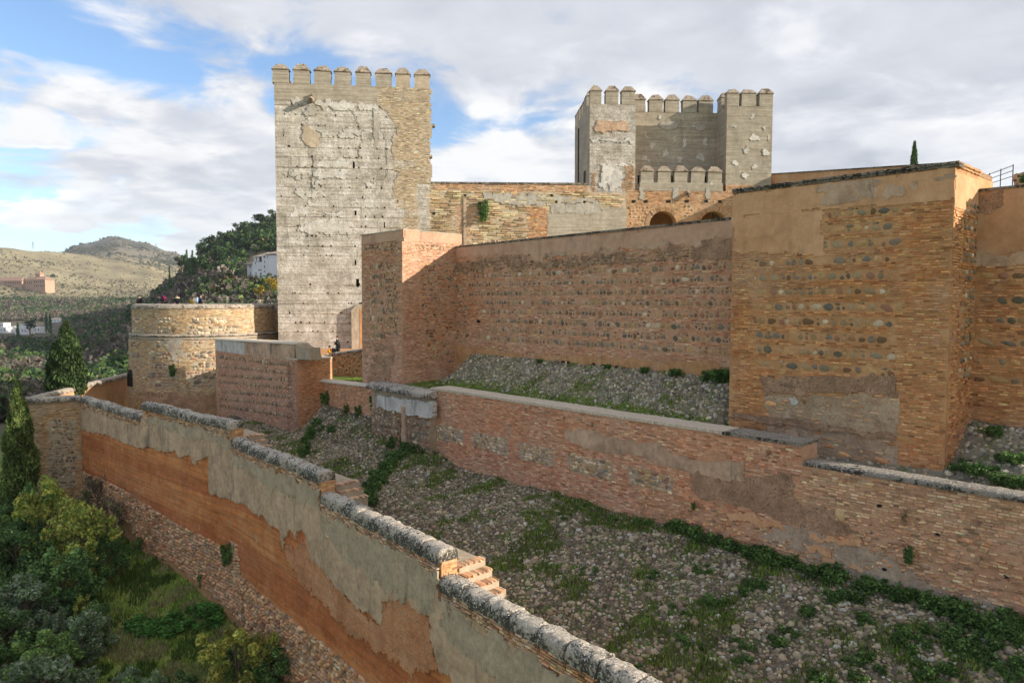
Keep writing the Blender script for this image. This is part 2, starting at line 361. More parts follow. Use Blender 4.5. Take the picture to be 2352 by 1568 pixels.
# ------------------------------------------------------------------ masonry pieces
def mixpal(pal, n, jit=0.12, r=rng):
    c = np.array(pal)[r.integers(0, len(pal), n)]
    k = r.random(n); hl = np.where(k < .12, 1.22, np.where(k > .84, .62, 1.0))[:, None]
    return (c * (1 + r.normal(0, jit, (n, 1))).clip(0.6, 1.5) * (1 + r.normal(0, 0.03, (n, 3))) * hl + np.where(k < .12, .03, 0)[:, None] * np.array([1.3, 1.0, .75])).clip(.01, .85)
PAL = {
 'red': [(.50, .27, .17), (.54, .32, .21), (.44, .20, .12), (.58, .39, .27), (.47, .29, .20), (.60, .44, .32)],
 'tan': [(.50, .28, .14), (.56, .36, .19), (.42, .20, .10), (.61, .42, .25), (.46, .25, .135), (.37, .20, .11), (.55, .33, .18)],
 'pink': [(.48, .27, .18), (.53, .33, .235), (.43, .22, .14), (.56, .39, .29), (.50, .31, .21)],
 'pale': [(.50, .41, .28), (.56, .46, .33), (.44, .34, .225), (.60, .51, .38), (.48, .36, .24)],
 'ochre': [(.50, .40, .23), (.56, .47, .30), (.42, .33, .19), (.38, .27, .16), (.61, .52, .35), (.48, .32, .19)],
 'bastion': [(.48, .34, .20), (.54, .40, .25), (.42, .27, .15), (.50, .30, .18), (.58, .45, .30)],
 'worn': [(.56, .40, .28), (.50, .33, .22), (.62, .47, .33), (.45, .30, .20), (.40, .28, .20), (.64, .50, .36)],
 'arch': [(.52, .36, .21), (.57, .41, .25), (.47, .29, .155), (.60, .46, .30), (.50, .31, .17)],
 'stone': [(.17, .17, .16), (.24, .23, .20), (.12, .125, .13), (.30, .19, .12), (.34, .25, .17), (.26, .13, .09), (.52, .47, .38), (.20, .165, .13), (.29, .26, .20), (.42, .30, .17)],
 'stone_warm': [(.34, .26, .18), (.28, .20, .14), (.42, .35, .26), (.24, .21, .18), (.48, .42, .33), (.34, .22, .15), (.22, .20, .18)],
 'stone_pale': [(.50, .45, .36), (.40, .34, .26), (.30, .27, .23), (.56, .51, .42), (.44, .34, .22), (.24, .23, .22), (.47, .40, .30)],
 'cobble': [(.27, .25, .21), (.20, .185, .16), (.34, .31, .26), (.24, .21, .17), (.40, .37, .31), (.17, .165, .15), (.31, .26, .20)],
 'rubble_red': [(.46, .33, .25), (.38, .25, .18), (.52, .40, .31), (.30, .24, .20), (.44, .28, .19), (.25, .22, .19)],
}
def _tint(names, k):
    for n in names: PAL[n] = [tuple(a * b for a, b in zip(c, k)) for c in PAL[n]]
_tint(('tan',), (1.20, 1.05, .84)); _tint(('red',), (1.26, 1.13, 1.02)); _tint(('pink',), (1.20, 1.20, 1.17)); _tint(('pale',), (1.06, 1.06, 1.08)); _tint(('worn',), (1.16, 1.08, .95)); _tint(('bastion',), (1.10, 1.13, 1.0)); _tint(('ochre', 'pale'), (1.0, .96, .87))
_tint(('stone',), (1.08, 1.0, .86)); _tint(('stone_warm',), (1.1, 1.0, .86)); _tint(('stone_pale',), (1.22, 1.12, .98)); _tint(('rubble_red',), (1.45, 1.18, .90)); _tint(('cobble',), (1.02, .93, .77)); PAL['bank'] = [tuple(1.3 * x for x in c) for c in PAL['cobble']]
_tint(('tan', 'red', 'pink', 'worn'), (1.0, .965, .93)); _tint(('bastion', 'rubble_red', 'arch'), (1.03, .97, .92)); _tint(('stone', 'stone_warm', 'stone_pale', 'cobble'), (1.02, .965, .92))
BT = np.array([(x, 0, z) for z in (-.5, .5) for x in (-.5, .5)] + [(x, 1, z) for z in (-.42, .42) for x in (-.48, .48)])
BF = [np.array([[0, 1, 5, 4], [3, 2, 6, 7], [2, 0, 4, 6], [1, 3, 7, 5], [4, 5, 7, 6]])]
def stone_template(seg=7):
    th = np.arange(seg) / seg * 2 * math.pi
    rings = [(1.0, -0.25), (0.94, 0.30), (0.62, 0.80)]
    Tv = [(math.cos(a) * r, o, math.sin(a) * r) for r, o in rings for a in th] + [(0, 1.0, 0)]
    k = np.arange(seg); k2 = (k + 1) % seg; q = []
    for r in range(2): q.append(np.stack([k + r * seg, k2 + r * seg, k2 + (r + 1) * seg, k + (r + 1) * seg], 1))
    t = np.stack([k + 2 * seg, k2 + 2 * seg, np.full(seg, 3 * seg)], 1)
    return np.array(Tv), [np.concatenate(q), t]
ST, SF = stone_template()
_var = {}
def variants(kind, pal, nv=18):
    key = (kind, pal)
    if key in _var: return _var[key]
    out = []; cs = mixpal(PAL[pal], nv)
    for i in range(nv):
        mb = MB()
        if kind == 'brick':
            T = BT.copy(); T[:, 0] += rng.normal(0, .015, 8); T[:, 2] += rng.normal(0, .05, 8); T[4:, 1] += rng.normal(0, .12, 4)
            mb.add(T, BF, cs[i]); sm = False; mt = M['masonry']
        else:
            T = ST.copy(); j = 1 + rng.normal(0, .17, 7)
            for r in range(3): T[r * 7:r * 7 + 7, 0] *= j; T[r * 7:r * 7 + 7, 2] *= j
            T[:21, 1] += rng.normal(0, .07, 21)
            mb.add(T, SF, cs[i]); sm = True; mt = M['stonework']
        me = mb.mesh(kind, sm); me.materials.append(mt); out.append(me)
    _var[key] = out
    return out
def piece_objects(name, meshes, root, P, ang, scale, tilt=None):
    base = np.array(root.location)
    if root.parent is not None: base = base + np.array(root.parent.location)
    for i in range(len(P)):
        o = bpy.data.objects.new(name, meshes[random.randrange(len(meshes))])
        o.parent = root; o.location = P[i] - base
        o.rotation_euler = (0, 0, ang[i]) if tilt is None else (tilt[i][0], tilt[i][1], ang[i])
        o.scale = scale[i]; COL.objects.link(o)
def emit_bricks(root, f, s, z, wd, h, o, pal, npart=300, stuff='brickwork', dep=0.05, mat=None):
    N = len(s)
    if N == 0: return
    Pc = f.P(s, z, 0.0); size = wd / np.linalg.norm(Pc, axis=1)
    order = np.argsort(-size); a, b = order[:npart], order[npart:]
    sgn = -1 if not f.flip() else 1
    if len(a):
        ang = f.ang(s[a]) + (0 if f.flip() else math.pi)
        ang = ang + (math.pi if f.flip() else math.pi)
        # local +y must point outwards
        P0 = f.P(s[a], z[a], -0.03)
        sc = np.stack([wd[a], np.full(len(a), 0.03) + o[a], h[a]], 1)
        nrm = f.P(s[a], z[a], 1.0) - f.P(s[a], z[a], 0.0)
        ang = np.arctan2(nrm[:, 1], nrm[:, 0]) - math.pi / 2
        piece_objects('brick', variants('brick', pal), root, P0, ang, sc)
    if len(b):
        n = len(b); J = rng.normal(0, 1, (n, 8, 3)) * np.array([.006, .004, .004])
        S = s[b, None] + BT[None, :, 0] * wd[b, None] + J[:, :, 0]
        Z = z[b, None] + BT[None, :, 2] * h[b, None] + J[:, :, 2]
        O = np.where(BT[None, :, 1] > 0, o[b, None] + J[:, :, 1], -0.03)
        mb = MB(); mb.inst(BT, BF if f.flip() else [q[:, ::-1] for q in BF], f.P(S, Z, O), mixpal(PAL[pal], n))
        mb.build(stuff, mat or M['masonry'], root, kind='stuff')
def emit_stones(root, f, s, z, rw, rh, o, pal, npart=300, stuff='stonework', rot=None, mat=None):
    N = len(s)
    if N == 0: return
    Pc = f.P(s, z, 0.0); size = np.maximum(rw, rh) / np.linalg.norm(Pc, axis=1)
    order = np.argsort(-size); a, b = order[:npart], order[npart:]
    if rot is None: rot = rng.normal(0, .15, N)
    if len(a):
        nrm = f.P(s[a], z[a], 1.0) - Pc[a]
        ang = np.arctan2(nrm[:, 1], nrm[:, 0]) - math.pi / 2
        piece_objects('stone', variants('stone', pal), root, Pc[a], ang, np.stack([rw[a], o[a], rh[a]], 1), np.stack([np.zeros(len(a)), rot[a]], 1))
    if len(b):
        n = len(b); J = 1 + rng.normal(0, .17, (n, 7)); J = np.concatenate([J, J, J, np.ones((n, 1))], 1)
        X = ST[None, :, 0] * J * rw[b, None]; Zl = ST[None, :, 2] * J * rh[b, None]
        c, sn = np.cos(rot[b])[:, None], np.sin(rot[b])[:, None]
        S = s[b, None] + X * c - Zl * sn; Z = z[b, None] + X * sn + Zl * c
        O = ST[None, :, 1] * o[b, None] * (1 + rng.normal(0, .1, (n, 22)))
        mb = MB(); mb.inst(ST, SF if f.flip() else [q[:, ::-1] for q in SF], f.P(S, Z, O), mixpal(PAL[pal], n))
        mb.build(stuff, mat or M['stonework'], root, smooth=True, kind='stuff')
def lay_bricks(f, region, skip=(), pitch=0.085, L=0.27, proud=(0.012, 0.03), gap=0.02, miss=0.0, hfrac=0.62, tilt=0.0, jit=0.006):
    """running-bond bricks over a polygon (s,z) minus the skip polygons -> s,z,w,h,o arrays"""
    r = np.array(region); s0, s1, z0, z1 = r[:, 0].min(), r[:, 0].max(), r[:, 1].min(), r[:, 1].max()
    S, Z, Wd = [], [], []
    for k, zz in enumerate(np.arange(z0 + pitch / 2, z1, pitch)):
        n = int((s1 - s0) / (L * 0.7)) + 3
        ln = L * rng.choice([1.0, 1.0, 0.95, 0.52, 1.1, 0.75], n) * rng.uniform(.92, 1.08, n)
        e = s0 - rng.uniform(0, L) + np.cumsum(ln)
        S.append(e - ln / 2); Z.append(np.full(n, zz)); Wd.append(ln - gap * rng.uniform(.5, 1.4, n))
    S, Z, Wd = np.concatenate(S), np.concatenate(Z), np.concatenate(Wd)
    wob = (vnoise(np.stack([S * 0.5, Z * 0.25, Z * 0], -1), 3) - .5) * 0.05
    ok = inpoly(S, Z, region) & inpoly(S - Wd * .35, Z, region) & inpoly(S + Wd * .35, Z, region)
    for p in skip: ok &= ~inpoly(S, Z, p)
    ok &= rng.random(len(S)) >= miss
    S, Z, Wd, wob = S[ok], Z[ok], Wd[ok], wob[ok]; n = len(S)
    return [S, Z + wob + S * tilt + rng.normal(0, jit, n), Wd, pitch * hfrac * rng.uniform(.85, 1.15, n), rng.uniform(*proud, n)]
def lay_stones(f, region, w=0.22, h=0.18, skip=(), fill=0.44, var=0.22, depth=0.05, miss=0.04, small=0.25):
    r = np.array(region); s0, s1, z0, z1 = r[:, 0].min(), r[:, 0].max(), r[:, 1].min(), r[:, 1].max()
    nr = max(1, round((z1 - z0) / h)); hh = (z1 - z0) / nr; S, Z, A, B = [], [], [], []
    for k in range(nr):
        n = int((s1 - s0) / (w * 0.55)) + 3
        ln = w * np.exp(rng.normal(0, var * 1.3, n)).clip(.45, 1.9)
        e = s0 - rng.uniform(0, w) + np.cumsum(ln); S.append(e - ln / 2); A.append(ln * fill)
        sc = np.exp(rng.normal(0, var, n)).clip(.5, 1.25)
        B.append(np.minimum(hh * fill * sc * 1.06, hh * .54)); Z.append(z0 + (k + .5) * hh + rng.normal(0, hh * .10, n))
    S, Z, A, B = map(np.concatenate, (S, Z, A, B))
    ok = inpoly(S, Z, region) & inpoly(S - A * .7, Z, region) & inpoly(S + A * .7, Z, region) & (rng.random(len(S)) >= miss)
    for p in skip: ok &= ~inpoly(S, Z, p)
    S, Z, A, B = S[ok], Z[ok], A[ok], B[ok]
    return [S, Z, A, B, depth * rng.uniform(.6, 1.2, len(S))]
def lay_row(s0, s1, zb, hh, w=.30, depth=.035, gap=.06, miss=.08):
    """one bed of river stones: big ones sit on the bed, small ones fill the space above"""
    S, Z, A, B = [], [], [], []; s = s0 + rng.uniform(0, w * .5)
    while s < s1 - .08:
        ww = w * math.exp(rng.normal(-.1, .42)); ww = min(max(ww, .12), w * 2.0, s1 - s); h = min(hh * rng.uniform(.6, .99), ww * rng.uniform(.8, 1.5)); h = max(h, .09)
        if rng.random() > miss:
            S.append(s + ww / 2); Z.append(zb + h / 2 + rng.uniform(0, max(hh - h, .01)) * .35); A.append(ww * .47); B.append(h * .48)
            left = zb + hh - (Z[-1] + h / 2)
            if left > .07 and rng.random() < .8:
                for _ in range(rng.integers(1, 3)):
                    q = min(left * .5, .07) * rng.uniform(.6, 1.0); S.append(s + ww * rng.uniform(.15, .85)); Z.append(zb + hh - q); A.append(q * rng.uniform(1.0, 2.0)); B.append(q * .85)
        s += ww + gap * rng.uniform(.1, 1.2) + (rng.uniform(.1, .4) if rng.random() < .03 else 0)
    S, Z, A, B = map(np.array, (S, Z, A, B)); return [S, Z, A, B, depth * rng.uniform(.5, 1.3, len(S))]
def cat(*ls): return [np.concatenate([l[i] for l in ls if len(l[0])]) for i in range(5)] if any(len(l[0]) for l in ls) else [np.zeros(0)] * 5
def rect(s0, s1, z0, z1): return [(s0, z0), (s1, z0), (s1, z1), (s0, z1)]
def patch(mb, f, poly, o=0.03, step=0.08, amp=0.012, edge=0.12, seed=1, back=0.06, skip=()):
    """a worn skin (plaster, mortar, rammed earth): ragged outline, uneven front, real thickness"""
    r = np.array(poly); s0, s1, z0, z1 = r[:, 0].min() - .2, r[:, 0].max() + .2, r[:, 1].min() - .2, r[:, 1].max() + .2
    ns, nz = int((s1 - s0) / step) + 1, int((z1 - z0) / step) + 1
    gs, gz = s0 + np.arange(ns + 1) * step, z0 + np.arange(nz + 1) * step
    cs, cz = np.meshgrid(gs[:-1] + step / 2, gz[:-1] + step / 2, indexing='ij')
    q = np.stack([cs / .45, cz / .45, cs * 0 + seed], -1)
    es, ez = (fbm(q, seed, 4) - .5) * 4 * edge, (fbm(q, seed + 9, 4) - .5) * 4 * edge
    ins = inpoly(cs + es, cz + ez, poly)
    for p in skip: ins &= ~inpoly(cs, cz, p)
    VS, VZ = np.meshgrid(gs, gz, indexing='ij')
    js = (vnoise(np.stack([VS / step * 1.7, VZ / step * 1.7, VS * 0], -1), seed + 5) - .5) * step * .7
    jz = (vnoise(np.stack([VS / step * 1.7, VZ / step * 1.7, VS * 0 + 7], -1), seed + 6) - .5) * step * .7
    O = o + (fbm(np.stack([VS / .6, VZ / .6, VS * 0 + seed], -1), seed + 3, 4) - .5) * 2 * amp
    idx = np.arange((ns + 1) * (nz + 1)).reshape(ns + 1, nz + 1)
    front = f.P(VS + js, VZ + jz, O).reshape(-1, 3); rear = f.P(VS + js, VZ + jz, o - back).reshape(-1, 3); n = len(front)
    i, j = np.nonzero(ins)
    q = [np.stack([idx[i, j], idx[i + 1, j], idx[i + 1, j + 1], idx[i, j + 1]], 1)]
    pad = np.pad(ins, 1)
    for di, dj, a, b in ((-1, 0, (0, 1), (0, 0)), (1, 0, (1, 0), (1, 1)), (0, -1, (0, 0), (1, 0)), (0, 1, (1, 1), (0, 1))):
        m = ins & ~pad[1 + di:1 + di + ns, 1 + dj:1 + dj + nz]; i, j = np.nonzero(m)
        va, vb = idx[i + a[0], j + a[1]], idx[i + b[0], j + b[1]]
        q.append(np.stack([vb, va, va + n, vb + n], 1))
    q = np.concatenate(q)
    if not f.flip(): q = q[:, ::-1]
    allv = np.concatenate([front, rear]); used = np.unique(q); mp = np.full(len(allv), -1); mp[used] = np.arange(len(used))
    if len(used): mb.add(allv[used], mp[q])
def slab(mb, f, s0, s1, z0, z1, o, holes=(), step=0.5, amp=0.03, back=0.45, seed=1, edge=0.05):
    """an uneven course of wall with rectangular holes (s0,s1,z0,z1) left open through it"""
    bs = set(np.linspace(s0, s1, max(2, int((s1 - s0) / step) + 1))); bz = set(np.linspace(z0, z1, max(2, int((z1 - z0) / step) + 1)))
    hs = [h for h in holes if h[0] < s1 and h[1] > s0 and h[2] < z1 and h[3] > z0]
    for h in hs:
        bs |= {max(h[0], s0), min(h[1], s1)}; bz |= {max(h[2], z0), min(h[3], z1)}
    gs, gz = np.array(sorted(bs)), np.array(sorted(bz)); ns, nz = len(gs) - 1, len(gz) - 1
    cs, cz = np.meshgrid((gs[:-1] + gs[1:]) / 2, (gz[:-1] + gz[1:]) / 2, indexing='ij')
    ins = np.ones((ns, nz), bool)
    for h in hs: ins &= ~((cs > h[0]) & (cs < h[1]) & (cz > h[2]) & (cz < h[3]))
    VS, VZ = np.meshgrid(gs, gz, indexing='ij')
    O = o + (fbm(np.stack([VS / .9, VZ / .9, VS * 0 + seed], -1), seed, 3) - .5) * 2 * amp
    wz = np.zeros_like(VZ); wz[:, 0] = (vnoise(np.stack([VS[:, 0] / .5, VS[:, 0] * 0, VS[:, 0] * 0 + z0], -1), 4) - .5) * edge
    O[:, 0] -= 0.025; O[:, -1] -= 0.012
    idx = np.arange((ns + 1) * (nz + 1)).reshape(ns + 1, nz + 1)
    front = f.P(VS, VZ + wz, O).reshape(-1, 3); rear = f.P(VS, VZ + wz, o - back).reshape(-1, 3); n = len(front)
    i, j = np.nonzero(ins); q = [np.stack([idx[i, j], idx[i + 1, j], idx[i + 1, j + 1], idx[i, j + 1]], 1)]
    pad = np.pad(ins, 1)
    for di, dj, a, b in ((-1, 0, (0, 1), (0, 0)), (1, 0, (1, 0), (1, 1)), (0, -1, (0, 0), (1, 0)), (0, 1, (1, 1), (0, 1))):
        m = ins & ~pad[1 + di:1 + di + ns, 1 + dj:1 + dj + nz]; i, j = np.nonzero(m)
        va, vb = idx[i + a[0], j + a[1]], idx[i + b[0], j + b[1]]
        q.append(np.stack([vb, va, va + n, vb + n], 1))
    q = np.concatenate(q)
    if not f.flip(): q = q[:, ::-1]
    mb.add(np.concatenate([front, rear]), q)
def coping(mb, A, B, wid, hgt, step=0.14, amp=0.05, seed=1, seg=8, endcap=True, lift=0.0):
    """a rounded saddle of mortar swept from A to B (3D points of its underside centre line)"""
    A, B = np.asarray(A, float), np.asarray(B, float); L = np.linalg.norm((B - A)); n = max(2, int(L / step))
    d = unit(B - A); side = unit(np.array([-d[1], d[0], 0])); t = np.linspace(0, 1, n + 1)
    th = np.linspace(math.pi, 0, seg + 1); cx = np.sign(np.cos(th)) * np.abs(np.cos(th)) ** .7 * wid / 2; cz = np.sin(th) ** .75 * hgt
    cx = np.concatenate([[cx[0]], cx, [cx[-1]]]); cz = np.concatenate([[-.05], cz, [-.05]]); m = len(cx)
    c = A[None] + (B - A)[None] * t[:, None]
    Vv = c[:, None] + side[None, None] * cx[None, :, None] + np.array([0, 0, 1.])[None, None] * cz[None, :, None]
    nz = fbm(Vv / .28, seed, 4) - .5
    rad = side[None, None] * (cx / (wid / 2))[None, :, None] + np.array([0, 0, 1.]) * (cz / hgt)[None, :, None]
    Vv = Vv + rad * (nz * 2 * amp)[..., None]
    if endcap:
        for e, sg in ((0, 1), (n, -1)): Vv[e, 1:-1] = Vv[e, 1:-1] + d * sg * 0.0 - rad[0, 1:-1] * 0.05
    i = np.arange(n)[:, None] * m; k = np.arange(m - 1)
    q = np.stack(np.broadcast_arrays(i + k, i + k + 1, i + m + k + 1, i + m + k), -1).reshape(-1, 4)
    mb.add(Vv.reshape(-1, 3), [q, np.arange(m)[None, ::-1], (np.arange(m) + n * m)[None, :]])
def merlon(root, f, s0, s1, z0, z1, zc, o, dep, mat, capmat, over=0.06, trunc=0.45):
    """battlement block with a hipped cap: body z0..z1, cap to zc"""
    s0, s1, zc = s0 + rng.normal(0, .025), s1 + rng.normal(0, .025), zc + rng.normal(0, .05); e = lambda: rng.normal(0, .02); zm_ = (z0 + z1) / 2
    mb = MB(); mb.prism(f, [(s0 + e(), z0), (s1 + e(), z0), (s1 + e(), z0 + (z1 - z0) * rng.uniform(.2, .5)), (s1 + e(), zm_ + (z1 - z0) * .2), (s1, z1), (s0, z1), (s0 + e(), zm_ + (z1 - z0) * rng.uniform(0, .3)), (s0 + e(), zm_ - (z1 - z0) * .2)], o - dep, o); b = mb.build('merlon', mat, root)
    mb = MB(); sc, h = (s0 + s1) / 2, (s1 - s0) / 2; a = h + over
    lo = [(sc - a, o + over), (sc + a, o + over), (sc + a, o - dep - over), (sc - a, o - dep - over)]
    k = h * trunc; oc = o - dep / 2; kd = dep / 2 * .35
    hi = [(sc - k, oc + kd), (sc + k, oc + kd), (sc + k, oc - kd), (sc - k, oc - kd)]
    Vv = [f.P(s, z1 + .002, oo) for s, oo in lo] + [f.P(s, z1 + .07, oo) for s, oo in lo] + [f.P(s, zc + rng.normal(0, .03), oo) for s, oo in hi]
    q = [[0, 1, 5, 4], [1, 2, 6, 5], [2, 3, 7, 6], [3, 0, 4, 7], [4, 5, 9, 8], [5, 6, 10, 9], [6, 7, 11, 10], [7, 4, 8, 11], [8, 9, 10, 11], [3, 2, 1, 0]]
    q = np.array(q)
    if not f.flip(): q = q[:, ::-1]
    mb.add(np.array(Vv), q); mb.build('merlon_cap', capmat, b)
# ================================================================== plan of the fortress
def X2(P): return np.asarray(P)[:2]
def zat(P): return float(P[2])
def rel(f, pts, dz=0.0): return [f.px(*p) for p in pts]
def line_px(A, d, x, y=800):
    """the point on the plan line A + t d seen in picture column x"""
    r = ray(x, y); A = np.asarray(A)[:2]
    n = np.array([-d[1], d[0]]); t = (A @ n) / (r[:2] @ n); return r[:2] * t

# --- right tower corner, and the curtain behind it
TC3 = at(2194, 383, 22.8); TC = X2(TC3); TZ = TC3[2]
TL = line_px(TC, U, 1684.5, 445); TR = line_px(TC, V, 2247, 440)
CUR0 = TR                                               # the curtain plane runs through here along U
CR = line_px(CUR0, U, 1683); CL = line_px(CUR0, U, 1048, 690)
# --- middle tower
MC = CL - V * 4.08; ML = line_px(MC, U, 832, 700)
# --- low wall
LW0 = X2(onz(1000, 1050, -8.7)); LWR = line_px(LW0, U, 2352, 1250); LWE = LWR - U * 4.5
f_low = Face(LW0 + U * 0.0, LWE)
# --- spur
SPC = X2(onz(684, 988, -9.0)); SPL = line_px(SPC, U, 496, 860); SPR = line_px(SPC, V, 728, 890)

# ------------------------------------------------------------------ right tower (square, tan brick and river stones)
def right_tower():
    z0 = -6.6
    t = thing('square_tower', 'tan square tower of brick and rows of river stones, nearest on the right', 'tower', (*TC, z0))
    f = Face(TL, TC, 0.006, TZ); g = Face(TC, TR, 0.004, TZ)
    # core
    A, B, C, D = TL, TC, TR + V * 1.0, TL + (TR + V * 1.0 - TC)
    mb = MB(); mb.prism(f, [(-0.0, z0), (f.L, z0), (f.L, TZ), (0, TZ)], -4.2, 0.0)
    mb.build('core', M['mortar_tan'], t)
    mb = MB(); mb.prism(g, rect(0.0, g.L, z0, TZ), -1.5, 0.004); mb.build('core', M['mortar_tan'], t)
    px = lambda pts: f.poly([(1639.8 + a * .3419, 346.9 + b * .3419) for a, b in pts])
    low = lambda pts: f.poly([(1639.8 + a * .4769, 819.9 + b * .4769) for a, b in pts])
    pm = [g.L, 0]
    # smooth plaster under the top, and the square patch at the left
    top = px([(128, 300), (1622, 112), (1622, 312), (1360, 350), (690, 395), (128, 440)])
    sq = px([(128, 436), (690, 393), (725, 398), (718, 560), (728, 690), (300, 694), (128, 672)])
    mb = MB(); patch(mb, f, top, 0.035, .07, .012, .05, 2); mb.build('plaster_band', M['plaster_beige'], t)
    mb = MB(); patch(mb, f, sq, 0.03, .07, .012, .10, 3); mb.build('plaster_panel', M['plaster_beige'], t)
    for k, pl in enumerate(([(740, 265), (830, 240), (900, 215), (1100, 205), (1110, 330), (900, 345), (705, 372)], [(1140, 240), (1280, 225), (1290, 300), (1150, 312)], [(1320, 215), (1370, 205), (1365, 270), (1325, 285)])):
        mb = MB(); patch(mb, f, px(pl), 0.055, .06, .03, .12, 30 + k); mb.build('rough_mortar', M['plaster_grey'], t)
    mb = MB(); patch(mb, f, px([(690, 255), (830, 235), (1110, 200), (1110, 225), (900, 262), (880, 300), (700, 300)]), 0.05, .06, .02, .2, 41); mb.build('weather_stain', M['plaster_grey'], t); mb = MB(); patch(mb, f, px([(1470, 172), (1618, 158), (1618, 185), (1480, 195)]), 0.05, .06, .02, .12, 43)
    mb.build('weather_stain', M['plaster_grey'], t)
    # lower render, ledge and conglomerate
    ren = low([(245, 175), (890, 185), (890, 555), (480, 470), (250, 395)])
    led = low([(90, 262), (250, 285), (520, 320), (880, 375), (880, 398), (520, 348), (250, 312), (90, 285)])
    con = low([(230, 95), (880, 90), (890, 190), (700, 165), (480, 175), (240, 180)])
    mb = MB(); patch(mb, f, ren, 0.03, .07, .05, .12, 5); mb.build('render_coat', M['worn_render'], t)
    emit_stones(t, f, *lay_stones(f, ren, .30, .22, depth=.07, var=.6, miss=.82), 'tan', 0, 'exposed_rubble'); emit_bricks(t, f, *lay_bricks(f, ren, miss=.86, proud=(.03, .07)), 'worn', 0, 'exposed_bricks')
    mb = MB(); patch(mb, f, con, 0.045, .07, .05, .08, 6); mb.build('conglomerate_band', M['conglomerate'], t)
    mb = MB(); patch(mb, f, led, 0.12, .06, .03, .05, 7, back=.15); mb.build('ledge', M['conglomerate'], t)
    for k, pl in enumerate(([(360, 205), (400, 190), (410, 225), (370, 232)], [(640, 400), (690, 375), (730, 460), (650, 440)], [(255, 330), (290, 330), (310, 385), (255, 390)], [(350, 350), (385, 345), (400, 395), (340, 395)])):
        mb = MB(); patch(mb, f, low(pl), 0.05, .06, .02, .1, 50 + k); mb.build('render_patch', M['plaster_grey'] if k else M['plaster_white'], t)
    skips = [top, sq, ren, con, led]
    # rows of river stones
    zr = [f.px(1999, 484 + (851 - 484) * k / 10)[1] for k in range(11)]
    xl = [2, 3, 0, .86, .86, .95, 1.1, .95, 1.05, 1.05, 1.1]; s_sq = px([(733, 420)])[0][0]
    xr = [.80, .78, .82, .77, .82, .78, .82, .79, .80, .80, .80]; stones = []; rows = []
    for k, z in enumerate(zr):
        a = s_sq if k < 3 else xl[k]; b = f.L * xr[k]; reg = rect(a, b, z - .155, z + .155); rows.append(reg)
        stones.append(lay_row(a, b, z - .15, .30, .30, .035, .06, .05))
    body = [(0.02, z0), (f.L, z0), (f.L, TZ - .1), (0.02, TZ - .1)]
    br = lay_bricks(f, body, skips + rows, proud=(.006, .032), miss=.05, hfrac=.6)
    emit_bricks(t, f, *br, 'tan'); S = cat(*stones); emit_stones(t, f, *S, 'stone')
    # return face
    sg = [rect(.9, g.L, z - .2, z + .18) for z in (zr[0], zr[1], zr[2] - .05, zr[3], zr[4], zr[5] - .1, zr[6], zr[7], zr[8], zr[9], zr[10])]
    gb = lay_bricks(g, rect(.02, g.L - .02, z0, TZ - 1.25), sg, proud=(.01, .06), miss=.04)
    emit_bricks(t, g, *gb, 'tan', 120); emit_stones(t, g, *cat(*[lay_stones(g, q, .26, .24, depth=.05, var=.3) for q in sg]), 'stone', 60)
    mb = MB(); patch(mb, g, rect(0.03, g.L - .02, TZ - 1.3, TZ - .12), .02, .08, .015, .03, 9); mb.build('plaster_band', M['plaster_beige'], t)
    # coping courses of brick, stepping out
    for f2, sgn in ((f, 1), (g, 2)):
        for k in range(2):
            mb = MB(); patch(mb, f2, rect(-0.02, f2.L + (.10 if sgn == 1 else 0), TZ - .02 + k * .085, TZ + .06 + k * .085), .05 + .05 * k, .075, .015, .01, 12 + k, back=.5)
            mb.build('coping_course', M['coping_dark'] if sgn == 1 else M['mortar_tan'], t)
    mb = MB(); mb.prism(f, rect(-.05, f.L + .02, TZ, TZ + .155), -4.0, .02); mb.build('roof_slab', M['conglomerate'], t)
    return f, g
f_rt, g_rt = right_tower()

